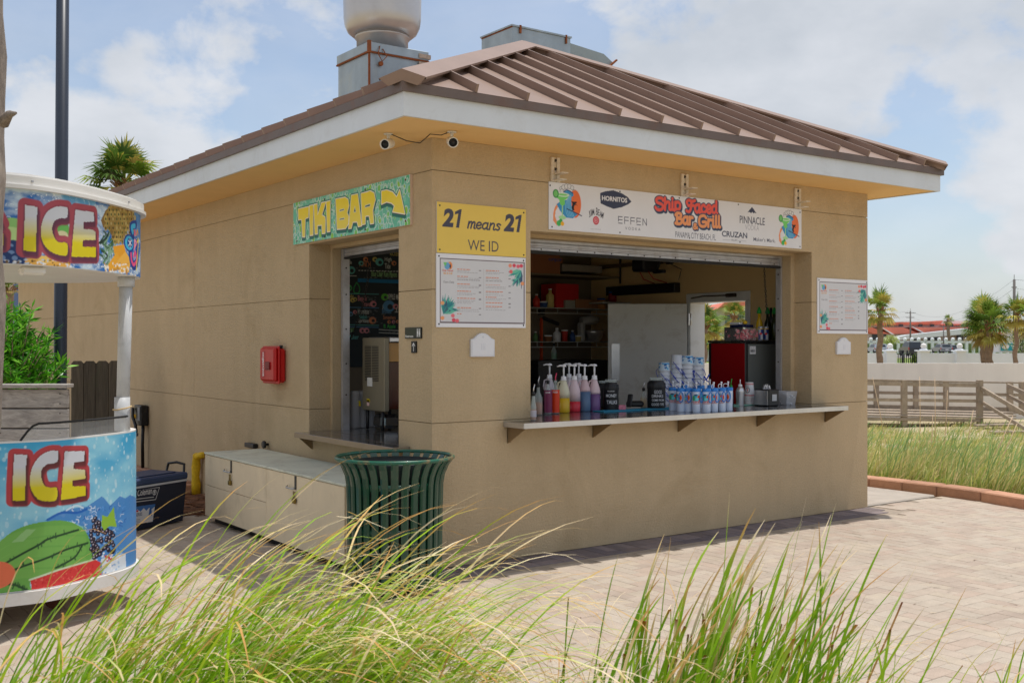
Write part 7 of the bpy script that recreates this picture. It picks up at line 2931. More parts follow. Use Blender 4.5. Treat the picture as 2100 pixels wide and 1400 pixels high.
GREENS = [(150, 196, 34), (170, 208, 40), (128, 176, 34), (190, 214, 60), (150, 196, 70)]
DEEPG = [(96, 148, 30), (112, 162, 34), (82, 130, 34), (130, 172, 44)]
TANS = [(232, 204, 150), (218, 178, 112), (238, 216, 172), (208, 160, 96), (242, 224, 188)]
BROWNS = [(150, 78, 34), (120, 66, 34), (170, 104, 50)]
RAZ = math.atan2(RV.y, RV.x)                           # towards the right of the picture


def grass_clump(name, label, cx_, D_, sx, sd_, n, hmin, hmax, lean0, lean1, curl0, curl1, w0, w1, tip0, tip1, seed, tips=TANS, greens=GREENS, dead=.07, zbase=-.05, azs=.45, cutp=0.0):
    rng = np.random.default_rng(seed)
    X = cx_ + rng.normal(0, sx, n)
    D = D_ + rng.normal(0, sd_, n)
    base = np.array([list(frame(float(a), float(b), zbase)) for a, b in zip(X, D)])
    H = rng.uniform(hmin, hmax, n) * (0.72 + 0.28 * rng.random(n))
    az = RAZ + rng.normal(0, azs, n)
    lean = rng.uniform(lean0, lean1, n)
    curl = rng.uniform(curl0, curl1, n)
    wd = rng.uniform(w0, w1, n)
    cb_, cm_, ct_ = pick(rng, n, DEEPG), pick(rng, n, greens), pick(rng, n, tips)
    tf = rng.uniform(tip0, tip1, n)
    dd = rng.random(n) < dead
    cb_[dd] = pick(rng, int(dd.sum()), TANS) * .8
    cm_[dd] = pick(rng, int(dd.sum()), TANS)
    cut = rng.random(n) < cutp
    ct_[cut] = pick(rng, int(cut.sum()), BROWNS)
    tf[cut] = .07
    curl[cut] *= .25
    H[cut] *= .72
    me = blades('blades', base, H, az, lean, curl, wd, cb_, cm_, ct_, tf, 16, rng, cut=cut, cexp=3.0)
    o = bpy.data.objects.new(name, me)
    COL.objects.link(o)
    tag(o, label, 'grass clump')
    return o


# foreground sea-grass clumps; the wind lays them over to the right
grass_clump('grass_clump', 'leftmost foreground grass clump arching in front of the cart', -1.62, 3.7, .16, .16, 120, 1.0, 1.6, .12, .50, .8, 2.5, .007, .013, .2, .5, 101, zbase=-.1)
grass_clump('grass_clump', 'big foreground grass clump with tan drooping tips in front of the cooler', -1.32, 3.75, .22, .18, 330, 1.15, 1.78, .30, .68, .8, 2.3, .007, .0135, .16, .46, 102, zbase=-.12)
grass_clump('grass_clump', 'dense foreground grass clump leaning right in front of the storage box', -1.0, 3.8, .20, .18, 410, 1.15, 1.80, .36, .78, .8, 2.3, .007, .0135, .16, .46, 103, zbase=-.12)
grass_clump('grass_clump', 'low foreground grass clump fanning out in front of the litter bin', -.66, 3.9, .16, .15, 220, .9, 1.58, .42, .90, .7, 2.2, .006, .012, .16, .48, 104, zbase=-.1)
grass_clump('grass_clump', 'short green tufts at the bottom left corner', -1.2, 3.6, .36, .14, 560, .55, 1.05, .2, .8, .3, 1.3, .007, .013, .0, .3, 105, zbase=-.02)
grass_clump('grass_clump', 'upright green foreground grass clump with cut brown tips right of centre', .60, 3.95, .20, .15, 230, .68, 1.14, .03, .58, .05, .60, .009, .0185, .03, .28, 106, greens=[(138, 184, 32), (152, 194, 44), (116, 166, 36), (164, 200, 62)], dead=.05, zbase=-.05, azs=.5, cutp=.35)
grass_clump('grass_clump', 'fine arching grass around the foot of the upright clump', .62, 3.85, .26, .14, 190, .65, 1.12, .1, .9, .9, 2.6, .003, .006, .4, .8, 107, dead=.2, zbase=-.03, azs=.9)
grass_clump('grass_clump', 'short upright blades on the right side of the upright clump', .92, 3.9, .13, .10, 90, .6, 1.1, .05, .6, .0, .5, .007, .014, .03, .2, 108, dead=.05, zbase=-.05, cutp=.5)
grass_clump('grass_clump', 'sparse short grass at the bottom right corner', 1.72, 3.85, .17, .12, 90, .4, .78, .0, .6, .1, 1.5, .004, .009, .1, .5, 109, dead=.15, zbase=-.03, azs=1.4, cutp=.25)
# low leafy weeds at the foot of the left clumps
rng = np.random.default_rng(44)
mb = MB()
g = random.Random(6)
for k in range(900):
    X_, D_ = g.gauss(-1.35, .13), g.gauss(4.15, .13)
    p = frame(X_, D_, g.uniform(.0, .20))
    a, L_ = g.uniform(0, 6.3), g.uniform(.012, .024)
    mb.color(g.choice([srgb(128, 158, 40), srgb(108, 146, 36), srgb(150, 172, 52), srgb(86, 126, 34), srgb(206, 190, 40)]))
    d = Vector((math.cos(a), math.sin(a), g.uniform(-.2, .7))).normalized() * L_
    s = Vector((-math.sin(a), math.cos(a), 0)) * L_ * .42
    mb.poly([p, p + d * .5 + s, p + d, p + d * .5 - s])
for k in range(40):
    X_, D_ = g.gauss(-1.35, .11), g.gauss(4.15, .11)
    mb.color(srgb(96, 110, 40))
    p = frame(X_, D_, -.02)
    mb.beam(p, p + Vector((g.uniform(-.04, .04), g.uniform(-.04, .04), g.uniform(.1, .2))), .002, .002)
tag(obj('leafy_weed', mb, LEAF), 'low yellow-green leafy weed at the foot of the left grass', 'weed')
# planting bed these clumps stand in
mb = MB()
mb.poly([frame(-3.2, 2.6, .004), frame(3.2, 2.6, .004), frame(3.2, 4.5, .004), frame(-3.2, 4.5, .004)])
struct('planting_bed', mb, mat('bed_soil', srgb(150, 132, 104), rough=.95, var=.2, vscale=9, bump=.5, bscale=50))

# dune grass beyond the kerb
rng = np.random.default_rng(77)
B, HH, AZ, LE, CU, WI, CB, CM, CT_, TF = [], [], [], [], [], [], [], [], [], []
n = 0
while n < 19000:
    px = rng.uniform(1700, 2200)
    D = 11.2 + 23.5 * rng.random() ** 1.35
    p = frame((px - CX) / F_PX * D, D)
    kx = 6.62 if p.y > -.6 else 6.75
    if p.x < kx:
        continue
    patch = .5 + .5 * math.sin(p.x * 1.7 + 2.2 * math.sin(p.y * 1.1)) * math.cos(p.y * 1.9 + p.x * .6)
    if rng.random() > .05 + .95 * patch ** 1.8:
        continue
    B.append((p.x, p.y, ground_z(p.x, p.y) - .03))
    far_ = min(1, (D - 11) / 14)
    tall = rng.random() < (.06 if D < 17 else .025)
    HH.append(rng.uniform(.10, .34) * (1 + .5 * patch) * (1.25 if rng.random() < .25 else 1) + (.36 if tall else 0)) if D < 17 else HH.append(rng.uniform(.08, .24) * (.6 + .6 * patch) + (.3 if tall else 0))
    LE.append(rng.uniform(.0, .40)); CU.append(rng.uniform(.1, 1.3)); WI.append(rng.uniform(.006, .012) * (1 + far_))
    AZ.append(RAZ + rng.normal(0, .7))
    if tall:
        CM.append(lin(136, 172, 104)); TF.append(.1)
    else:
        CM.append(lin(*[(204, 204, 108), (220, 212, 134), (156, 180, 80), (230, 216, 156), (178, 194, 118), (234, 212, 160)][rng.integers(0, 6)])); TF.append(rng.uniform(.1, .5))
    CB.append(lin(146, 156, 84)); CT_.append(lin(*[(208, 194, 136), (190, 172, 110), (176, 184, 110)][rng.integers(0, 3)]))
    n += 1
me = blades('dune_grass', np.array(B), np.array(HH), np.array(AZ), np.array(LE), np.array(CU), np.array(WI), np.array(CB), np.array(CM), np.array(CT_), np.array(TF), 4, rng)
o = bpy.data.objects.new('dune_grass', me); COL.objects.link(o)
tag(o, 'yellow-green dune grass sloping down from the kerb to the boardwalk', 'dune grass', kind='stuff')
# leafy ground cover right behind the kerb
mb = MB()
g = random.Random(16)
for k in range(5200):
    px = g.uniform(1740, 2160)
    base_ = onz(px, 980 + (px - 1780) * .105, 0)
    p = Vector((base_.x + abs(g.gauss(.05, .28)), base_.y + g.uniform(-.5, .5), 0))
    if p.x < 6.55: p.x = 6.55 + g.random() * .4
    p.z = ground_z(p.x, p.y) + g.uniform(0, .12)
    a, L_ = g.uniform(0, 6.3), g.uniform(.02, .05)
    mb.color(g.choice([srgb(92, 134, 34), srgb(70, 112, 30), srgb(120, 156, 46), srgb(58, 92, 30), srgb(150, 110, 66)]))
    d = Vector((math.cos(a), math.sin(a), g.uniform(-.1, .8))).normalized() * L_
    s = Vector((-math.sin(a), math.cos(a), 0)) * L_ * .3
    mb.poly([p, p + d * .5 + s, p + d, p + d * .5 - s])
tag(obj('ground_cover', mb, LEAF), 'leafy green creeper along the back of the kerb', 'ground cover', kind='stuff')
# dry sea-oat stems
STALK = mat('dry_stalk', srgb(212, 184, 150), rough=.8)
for i, (x0_, y0_, x1_, y1_, D, lab) in enumerate(((1886, 905, 1886, 772, 20, 'thin dry stalk standing upright before the boardwalk, left of two'), (1917, 910, 1917, 775, 21, 'thicker dry stalk standing upright before the boardwalk'), (1908, 895, 1913, 850, 19, 'short dry stalk beside the thicker upright one'),
                                 (1973, 935, 1996, 840, 17, 'leaning dry stalk in front of the near railing post'), (2022, 957, 2077, 853, 15, 'leaning dry stalk under the boardwalk stairs'), (1936, 900, 1943, 800, 22, 'dry stalk between the far railing posts'), (1817, 857, 1789, 772, 25, 'bent dry stalk beside the building edge'), (2040, 960, 2086, 868, 15.5, 'second leaning dry stalk under the boardwalk stairs'))):
    a, b = far(x0_, y0_, D), far(x1_, y1_, D)
    a.z = ground_z(a.x, a.y)
    mb = MB(); mb.tube([a, a.lerp(b, .5) + RV * .01, b], [.010, .008, .005], 6)
    tag(obj('dry_stalk', mb, STALK), lab, 'stalk', group='dry stalks in the dune grass')

# ---- palms
def palm(name, label, base, top, R_, seed, n_f=34, trunk_r=.16, skirt=.5, group=None, yellow=.25, up=.25):
    rng = random.Random(seed)
    base, top = Vector(base), Vector(top)
    t = thing(name, label, 'palm tree', tuple(base), group=group)
    mb = MB()
    L_ = (top - base).length
    k = 14
    path = [base.lerp(top, i / k) + Vector((.03 * math.sin(i), .03 * math.cos(i * 1.3), 0)) * (i > 0) for i in range(k + 1)]
    rad = [trunk_r * (1.12 - .25 * i / k) * (1 + .06 * math.sin(i * 2.7)) for i in range(k + 1)]
    mb.tube(path, rad, 12)
    obj('trunk', mb, BARK, t)
    mb = MB()
    for i in range(26):       # old leaf bases wrapping the head of the trunk
        a = rng.uniform(0, 2 * PI)
        z = rng.uniform(-.22, .02) * R_
        p = top + Vector((math.cos(a) * trunk_r * .8, math.sin(a) * trunk_r * .8, z))
        q = p + Vector((math.cos(a) * trunk_r * .9, math.sin(a) * trunk_r * .9, .16 * R_))
        mb.beam(p, q, .05 * R_, .02)
    obj('boots', mb, mat('palm_boots', srgb(136, 100, 70), rough=.9, var=.3, vscale=8), t, kind='stuff')
    V, Q, C = [], [], []
    gl = [lin(96, 128, 44), lin(120, 150, 56), lin(78, 108, 40), lin(146, 166, 70)]
    yl = [lin(176, 168, 78), lin(196, 178, 92), lin(164, 142, 72)]
    for f in range(n_f):
        az = rng.uniform(0, 2 * PI)
        u = f / n_f
        el = math.radians(82 - 135 * u + rng.uniform(-12, 12)) if skirt else math.radians(80 - 95 * u + rng.uniform(-12, 12))
        d = Vector((math.cos(az) * math.cos(el), math.sin(az) * math.cos(el), math.sin(el)))
        pl = R_ * rng.uniform(.40, .58)
        hub = top + d * pl + Vector((0, 0, -.05 * R_ * math.cos(el)))
        lat = d.cross(Vector((0, 0, 1)))
        if lat.length < .05: lat = Vector((1, 0, 0))
        lat.normalize()
        nrm = lat.cross(d).normalized()
        old = u > .72
        c_ = (rng.choice(yl) if (old or rng.random() < yellow * .6) else rng.choice(gl)) * rng.uniform(.8, 1.2)
        # petiole
        w = .012 * R_ + .008
        n0 = len(V)
        V += [top - lat * w, top + lat * w, hub + lat * w, hub - lat * w]
        C += [c_ * 1.1] * 4
        Q.append((n0, n0 + 1, n0 + 2, n0 + 3))
        m = 17
        fl = R_ * rng.uniform(.48, .66)
        for i in range(m):
            a = math.radians(-105 + 210 * i / (m - 1)) + rng.uniform(-.04, .04)
            ld = (d * math.cos(a) + lat * math.sin(a) + nrm * (.22 - .1 * abs(a))).normalized()
            ll = fl * (1 - .22 * abs(a)) * rng.uniform(.88, 1.08)
            ww = (.030 + .004 * rng.random()) * R_
            sd = ld.cross(nrm).normalized() * ww
            p1 = hub + ld * ll * .55
            p2 = p1 + (ld * .75 + Vector((0, 0, -.42 - .4 * u))).normalized() * ll * .5
            n0 = len(V)
            V += [hub, p1 - sd, p2, p1 + sd]
            cc = c_ * rng.uniform(.85, 1.15)
            C += [cc * .8, cc, cc * 1.05 + (yl[0] * .15 if rng.random() < yellow else 0), cc]
            Q.append((n0, n0 + 1, n0 + 2, n0 + 3))
    off = np.array(t.location)
    me = point_mesh('crown', np.array([list(v) for v in V]) - off, np.array(Q), np.array(C), FROND)
    o = bpy.data.objects.new('crown', me)
    COL.objects.link(o)
    o.parent = t
    return t


def palm_px(label, px, py_top, D, R_px, seed, pxb=None, zb=-.02, **kw):
    R_px = R_px * 1.15
    top = far(px, py_top, D)
    b = far(pxb if pxb is not None else px, HY, D)
    return palm('palm_tree', label, (b.x, b.y, zb), tuple(top), R_px * D / F_PX, seed, **kw)


palm_px('palm with a sparse wind-torn crown at the right edge of the building', 1806, 635, 60, 44, 1, pxb=1803, n_f=24, trunk_r=.16, group='palms across the street')
palm_px('stocky palm with the fullest crown behind the cream wall', 2029, 668, 58, 52, 2, n_f=60, trunk_r=.17, group='palms across the street')
palm_px('small leaning palm at the left of the palm cluster', 2008, 680, 61, 34, 3, pxb=2022, n_f=22, trunk_r=.12, group='palms across the street')
palm_px('middle palm behind the stocky one', 2018, 652, 62, 44, 4, n_f=30, trunk_r=.18, group='palms across the street')
palm_px('tall slim palm at the right edge in front of the teal sign', 2086, 645, 55, 40, 5, pxb=2081, n_f=30, trunk_r=.11, group='palms across the street')
palm_px('palm half out of frame at the right edge', 2122, 660, 60, 44, 8, n_f=28, trunk_r=.16, group='palms across the street')
palm_px('palm seen through the doorway on the left, crown of yellow fronds', 1444, 668, 40, 44, 6, pxb=1440, n_f=40, trunk_r=.14, yellow=.6)
palm_px('smaller palm seen through the doorway on the right', 1506, 648, 60, 32, 7, pxb=1501, n_f=34, trunk_r=.15)
palm_px('lower palm crown seen through the doorway in the middle', 1468, 688, 42, 28, 17, n_f=22, trunk_r=.10, yellow=.7)
palm_px('palm top rising over the left end of the roof', 256, 376, 26, 84, 9, n_f=46, trunk_r=.2, yellow=.35)
palm_px('palm glimpsed left of the building under the cart canopy', 18, 590, 30, 26, 10, n_f=26, trunk_r=.14, yellow=.5)
for i, (px, py, R_) in enumerate(((1803, 658, 9), (1945, 656, 12))):
    palm_px('tiny palm in front of the red-roofed hotel, %s' % ('left wing' if i == 0 else 'right wing'), px, py, 165, R_, 20 + i, n_f=20, trunk_r=.25)

# ---- palm trunk at the left edge, oleander, planter wall, fence, lamp post
TRUNK = mat('weathered_trunk', srgb(150, 138, 128), rough=.95, var=.35, vscale=9, bump=1.0, bscale=30, bdist=.03, grain=(.4, (16, 16, 1.6)))
t = thing('palm_tree', 'weathered grey palm trunk cut by the left edge of the photo', 'palm tree', tuple(frame(-2.62, 5.0, 0)))
mb = MB()
pth, rad = [], []
for i in range(26):
    z = -.1 + i * .19
    pxr = 3 - 1.5 * abs(z - 2.6) - (34 * max(0, (1.5 - z)) if z < 1.5 else 0) + 2.2 * math.sin(z * 5.1) + 1.6 * math.sin(z * 11)
    r_ = .16
    Xr = (pxr - CX) / F_PX * 5.0
    q = frame(Xr - r_, 5.0, z)
    pth.append(q); rad.append(r_ + .006 * math.sin(i * 2.1))
mb.tube(pth, rad, 22)
obj('trunk', mb, TRUNK, t)
mb = MB()
q = far(6, 238, 4.95)
mb.tube([q + Vector((0, 0, -.03)), far(20, 234, 4.9), far(33, 232, 4.88)], [.03, .018, .006], 8)
obj('stub', mb, TRUNK, t)
mb = MB(); mb.lathe([(.10, 0), (.32, .1), (.45, .35), (.2, .6), (0, .7)], 14, tuple(pth[-1]))
obj('leaf_bases', mb, BARK, t)

GREY = mat('weathered_board', srgb(166, 160, 154), rough=.9, grain=(.45, (1.2, 9, 22)), bump=.5, randobj=.08, var=.1, vscale=2)
pw = thing('plank_planter', 'weathered grey plank planter wall behind the cart', 'planter', tuple(frame(-3.6, 8.3, 0)))
DPL = 8.3
a_, b_ = far(-160, HY, DPL), far(141, HY, DPL)
ztop = 1.6 + (HY - 787) * DPL / F_PX
zt_ = ztop
hts = [.030, .143, .143, .143, .143, .143, .143, .143, .143, .143]
dd_ = (b_ - a_).normalized(); nn_ = Vector((-dd_.y, dd_.x, 0))
for k, h in enumerate(hts):
    z1_ = zt_; z0_ = zt_ - h
    if z0_ < .02: break
    mb = MB()
    ex = .012 if k == 0 else 0
    mb.beam(a_ + Vector((0, 0, (z0_ + z1_) / 2 - 1.6)) + Vector((0, 0, 0)), b_ + dd_ * ex + Vector((0, 0, (z0_ + z1_) / 2 - 1.6)), .03 + (.11 if k == 0 else 0), h, bev=.004)
    for v_i in range(len(mb.v)):
        pass
    o = obj('plank', mb, GREY, pw)
    zt_ = z0_ - .010
mb = MB()
mb.beam(a_ + FV * .05 + Vector((0, 0, ztop / 2 - 1.64)), b_ + FV * .05 - dd_ * .02 + Vector((0, 0, ztop / 2 - 1.64)), .03, ztop - .08)
obj('backing', mb, mat('planter_dark', (.03, .028, .025), rough=.9), pw)
mb = MB()
for k in range(1, 9):
    for px in (123, 1):
        c_ = far(px, HY, DPL - .02); z = ztop - .03 - k * .15 + .105
        mb.lathe([(.005, 0), (.004, .004)], 6, M=Matrix.Translation((c_.x, c_.y, z)) @ (-FV).to_track_quat('Z', 'Y').to_matrix().to_4x4())
        mb.lathe([(.005, 0), (.004, .004)], 6, M=Matrix.Translation((c_.x, c_.y, z - .075)) @ (-FV).to_track_quat('Z', 'Y').to_matrix().to_4x4())
obj('nails', mb, BOLT, pw, kind='stuff')

PICK = mat('picket_wood', srgb(84, 76, 64), rough=.95, grain=(.5, (18, 18, 1.4)), bump=.6, randobj=.15, stain=srgb(70, 76, 48), stain_amt=.5, stain_scale=3)
fn = thing('picket_fence', 'dark weathered dog-eared picket fence behind the cart pole', 'fence', tuple(frame(-4.6, 12, 0)))
for k in range(4):
    px0, px1 = 146 + k * 25.6, 146 + (k + 1) * 25.6 - 1.2
    a, b = far(px0, HY, 12), far(px1, HY, 12)
    w = (b - a).length
    zt2 = 1.6 - (739 - HY) * 12 / F_PX + random.uniform(-.01, .01)
    mb = MB()
    M = Matrix(((RV.x, 0, FV.x, a.x), (RV.y, 0, FV.y, a.y), (0, 1, 0, 0), (0, 0, 0, 1)))
    c = .028
    mb.prism([(0, .02), (w, .02), (w, zt2 - c), (w - c, zt2), (c, zt2), (0, zt2 - c)], M, .018)
    obj('picket', mb, PICK, fn)
for z in (.35, 1.15):
    mb = MB(); mb.beam(far(146, HY, 12.05) + Vector((0, 0, z - 1.6)), far(247, HY, 12.05) + Vector((0, 0, z - 1.6)), .04, .09)
    obj('rail', mb, PICK, fn)

DM = mat('lamp_post_paint', srgb(38, 46, 60), rough=.35, spec=.5)
pb_, pt_ = far(122, HY, 9.6), far(131, HY, 9.6)
t = thing('lamp_post', 'tall dark blue-grey lamp post rising behind the cart canopy', 'lamp post', (pb_.x, pb_.y, 0))
mb = MB(); mb.tube([(pb_.x, pb_.y, 0), (pb_.x + (pt_.x - pb_.x) * .0, pb_.y, .4), (pt_.x, pt_.y, 6.2)], [.060, .057, .053], 20)
obj('post', mb, DM, t)
mb = MB(); mb.lathe([(.12, 0), (.11, .05), (.075, .10), (.065, .22)], 20, (pb_.x, pb_.y, 0))
obj('base', mb, DM, t)
mb = MB(); mb.lathe([(.06, 6.2), (.16, 6.28), (.26, 6.40), (.2, 6.5), (0, 6.55)], 20, (pt_.x, pt_.y, 0), cap=False)
obj('lamp_head', mb, DM, t)

# oleander bush
t = thing('oleander_bush', 'glossy bright green narrow-leaved bush above the plank planter', 'bush', tuple(far(35, HY, 9.2) - Vector((0, 0, 1.6))))
rng = random.Random(31)
V, Q, C = [], [], []
cen = far(8, 720, 9.2)
gl = [lin(92, 172, 30), lin(118, 196, 44), lin(66, 136, 28), lin(144, 210, 66), lin(50, 110, 28), lin(100, 184, 46)]
stems = MB()
for s in range(150):
    a, e = rng.uniform(0, 2 * PI), rng.uniform(.1, 1.5)
    R1 = rng.uniform(.35, 1.0) ** .6
    tip = cen + Vector((math.cos(a) * math.cos(e) * .56 * R1, math.sin(a) * math.cos(e) * .52 * R1, math.sin(e) * .70 * R1 - .22 + rng.uniform(-.2, .05)))
    root = Vector((cen.x + rng.uniform(-.12, .12), cen.y + rng.uniform(-.12, .12), .75))
    midp = root.lerp(tip, .55) + Vector((rng.uniform(-.04, .04), rng.uniform(-.04, .04), .06))
    if s % 2 == 0:
        stems.tube([root, midp, tip], [.008, .006, .003], 5)
    d0 = (tip - midp).normalized()
    for k in range(30):
        u = rng.uniform(.1, 1)
        p = midp.lerp(tip, u)
        d = (d0 * rng.uniform(.2, 1.1) + Vector((rng.gauss(0, .8), rng.gauss(0, .8), rng.gauss(.25, .5)))).normalized()
        L_ = rng.uniform(.07, .14)
        sd = d.cross(Vector((rng.gauss(0, 1), rng.gauss(0, 1), rng.gauss(0, 1)))).normalized() * L_ * .085
        c = rng.choice(gl) * rng.uniform(.8, 1.2)
        n0 = len(V)
        V += [p, p + d * L_ * .45 + sd, p + d * L_ + Vector((0, 0, -.01)), p + d * L_ * .45 - sd]
        C += [c * .8, c, c * 1.15, c]
        Q.append((n0, n0 + 1, n0 + 2, n0 + 3))
me = point_mesh('foliage', np.array([list(v) for v in V]) - np.array(t.location), np.array(Q), np.array(C), mat('oleander_leaf', attr='Col', rough=.3, spec=.5, translucent=.25))
o = bpy.data.objects.new('foliage', me); COL.objects.link(o); o.parent = t
obj('stems', stems, BARK, t, kind='stuff')
t = thing('neighbour_house', 'sliver of a pale house with a blue-grey window left of the building', 'house', tuple(frame(-18, 40, 0)))
a = frame(-22, 41); b = frame(-18.05, 41)
mb = MB(); mb.beam(a + Vector((0, 0, 2)), b + Vector((0, 0, 2)), 1.0, 4.2)
obj('wall', mb, mat('house_wall', srgb(206, 186, 164), rough=.9), t)
mb = MB(); mb.beam(frame(-18.65, 40.4, 2.6), frame(-18.3, 40.4, 2.6), .06, 2.4)
obj('window', mb, mat('house_window', srgb(90, 110, 150), rough=.2), t)
mb = MB(); mb.beam(a + Vector((0, 0, 4.3)), b + Vector((0, 0, 4.3)), 1.5, .3)
obj('roof', mb, mat('house_roof', srgb(190, 90, 66), rough=.8), t)

# ------------------------------------------------------------------ boardwalk
WOOD = mat('boardwalk_wood', srgb(162, 146, 128), rough=.92, grain=(.3, (3, 3, 3)), randobj=.1)
bw = thing('boardwalk', 'weathered wooden boardwalk with railings and steps across the dune grass', 'boardwalk', tuple(frame(14, 34, -1)))


def zat(py, D): return 1.6 + (HY - py) * D / F_PX


def post(px, D, ytop, ybot, w=.15):
    p = far(px, HY, D)
    mb = MB(); mb.cbox((p.x, p.y, (zat(ytop, D) + zat(ybot, D)) / 2), (w, w, zat(ytop, D) - zat(ybot, D)), YAW, bev=.01)
    obj('post', mb, WOOD, bw)


def rail(px0, y0, px1, y1, D0, D1, w, h, nm='rail'):
    a, b = far(px0, y0, D0), far(px1, y1, D1)
    mb = MB(); mb.beam(a, b, w, h, bev=.006)
    obj(nm, mb, WOOD, bw)


DN, DF = 34, 36.2
for px, yb in ((1700, 872), (1854, 874), (2009, 880)):
    post(px, DN, 779, yb, .17)
for px in (1722, 1797, 1878, 1940):
    post(px, DF, 781, 848, .15)
post(2071, DF, 782, 850, .17); post(2095, DF + 1, 782, 850, .15)
rail(1640, 775, 2016, 784, DN, DN, .16, .05)
rail(1640, 778, 2110, 785, DF, DF, .16, .05)
rail(1640, 783, 2009, 790, DN - .05, DN - .05, .04, .12)
for (ya, yb2) in ((802, 810), (817, 822)):
    rail(1640, ya, 2009 if ya > 810 else 2110, yb2, DN if ya > 810 else DF, DN if ya > 810 else DF, .04, .10)
for i in range(3):
    rail(1640, 836 + i * 5.4, 2075, 846 + i * 5.4, DF - .5 - i * .75, DF - .5 - i * .75, .65, .04, 'deck_board')
rail(1640, 832, 2110, 842, DF, DF, .04, .2, 'fascia_board')
rail(1640, 856, 2009, 862, DN - .1, DN - .1, .05, .10, 'fascia_board')
# steps coming down towards the right foreground
for k, (px, y, D) in enumerate(((2046, 872, 33.2), (2078, 886, 32.0), (2112, 900, 30.8), (2150, 918, 29.6))):
    a, b = far(px - 46, y, D), far(px + 40, y - 2, D)
    mb = MB(); mb.beam(a, b, .34, .05, bev=.006)
    obj('step', mb, WOOD, bw)
rail(2014, 797, 2160, 883, DN - .1, 29.5, .06, .13)
rail(2066, 790, 2200, 850, DF - .3, 32, .06, .13)
rail(2016, 826, 2160, 914, DN - .1, 29.5, .05, .11)
rail(2070, 812, 2200, 880, DF - .3, 32, .05, .11)

# cream wall behind it
CREAM = mat('cream_render', srgb(238, 230, 222), rough=.9, var=.04, vscale=.6, streak=.04)
CREAM_IN = CREAM
a, b = far(1250, HY, 38.12), far(2600, HY, 38.12)
zt2 = 1.6 + (HY - 744) * 38.6 / F_PX
mb = MB()
mb.beam(a + Vector((0, 0, (zt2 - 1.4) / 2 - 1.6)), b + Vector((0, 0, (zt2 - 1.4) / 2 - 1.6)), .25, zt2 + 1.4)
t = tag(obj('garden_wall', mb, CREAM), 'long plain cream rendered wall behind the boardwalk', 'wall')

# grey-white wall with ball-topped piers
GW = mat('white_grey_render', srgb(230, 234, 240), rough=.85, var=.05, vscale=.7)
zW = zat(724, 65)
for (x0_, x1_, lab) in ((1600, 1838, 'left length of white boundary wall with one ball-topped pier'), (1884, 2300, 'right length of white boundary wall with ball-topped piers')):
    pa_, pb_ = far(x0_, HY, 65), far(x1_, HY, 65)
    t = thing('boundary_wall', lab, 'wall', tuple(pa_ - Vector((0, 0, 1.6))), group='white boundary walls with ball finials')
    mb = MB(); mb.beam(pa_ + Vector((0, 0, zW / 2 - 1.6)), pb_ + Vector((0, 0, zW / 2 - 1.6)), .25, zW)
    obj('wall', mb, GW, t)
    for px in (1825, 1894, 1968):
        if not (x0_ <= px + 8 <= x1_ + 10 and px > x0_): continue
        c_ = far(px, HY, 64.9)
        mb = MB(); mb.cbox((c_.x, c_.y, (zW + .1) / 2), (.55, .55, zW + .1), YAW); mb.cbox((c_.x, c_.y, zW + .14), (.75, .75, .08), YAW, bev=.02)
        mb.lathe([(.30, zW + .18), (.2, zW + .24), (.12, zW + .28)], 16, (c_.x, c_.y, 0))
        pr_ = obj('pier', mb, GW, t, label='square pier')
        mb = MB(); mb.lathe([(.17 * math.sin(q), zW + .43 - .17 * math.cos(q)) for q in [k * PI / 10 for k in range(11)]], 18, (c_.x, c_.y, 0), cap=False)
        obj('ball_finial', mb, mat('finial_white', srgb(234, 232, 230), rough=.6), pr_)
# black iron gate in the gap
t = thing('iron_gate', 'low black iron gate in the gap of the white boundary wall', 'gate', tuple(far(1852, HY, 66) - Vector((0, 0, 1.6))))
for px in [1842 + k * 4.2 for k in range(10)]:
    a = far(px, HY, 66)
    mb = MB(); mb.box(a.x - .02, a.x + .02, a.y - .02, a.y + .02, 0, zat(725, 66))
    obj('bar', mb, BLACK, t)
a, b = far(1838, 726, 66), far(1884, 726, 66)
mb = MB(); mb.beam(a, b, .04, .05)
obj('rail', mb, BLACK, t)
a = far(1851, HY, 65.8)
mb = MB(); mb.cyl((a.x, a.y, 0), .07, zat(722, 66), 10); mb.lathe([(.09, 0), (.1, .1), (0, .16)], 10, (a.x, a.y, zat(722, 66)), cap=False)
obj('gate_post', mb, BLACK, t)

# ---- arched white balustrade by the road
ARCH = mat('arch_white', srgb(232, 234, 236), rough=.8)
t = thing('arcade_fence', 'white arcaded fence with ball finials along the road', 'fence', tuple(far(1900, HY, 162) - Vector((0, 0, 1.6))))
k_i = 0
for px in range(1772, 2104, 14):
    D = 162
    a = far(px, HY, D)
    w = 5.2 * D / F_PX
    mb = MB(); mb.cbox((a.x, a.y, (zat(699, D)) / 2), (w, .4, zat(699, D)), YAW)
    mb.lathe([(.28 * math.sin(q), zat(699, D) + .25 - .28 * math.cos(q)) for q in [k * PI / 6 for k in range(7)]], 10, (a.x, a.y, 0), cap=False)
    obj('pillar', mb, ARCH, t)
a, b = far(1770, 701, 162), far(2104, 701, 162)
mb = MB(); mb.beam(a, b, .4, .28)
obj('top_rail', mb, ARCH, t)
a, b = far(1770, 714, 163), far(2104, 714, 163)
mb = MB(); mb.beam(a, b, .5, 1.4)
hedge = tag(obj('hedge', mb, mat('hedge_green', srgb(124, 140, 90), rough=.95, var=.4, vscale=.8)), 'green hedge growing behind the white arcaded fence', 'hedge')

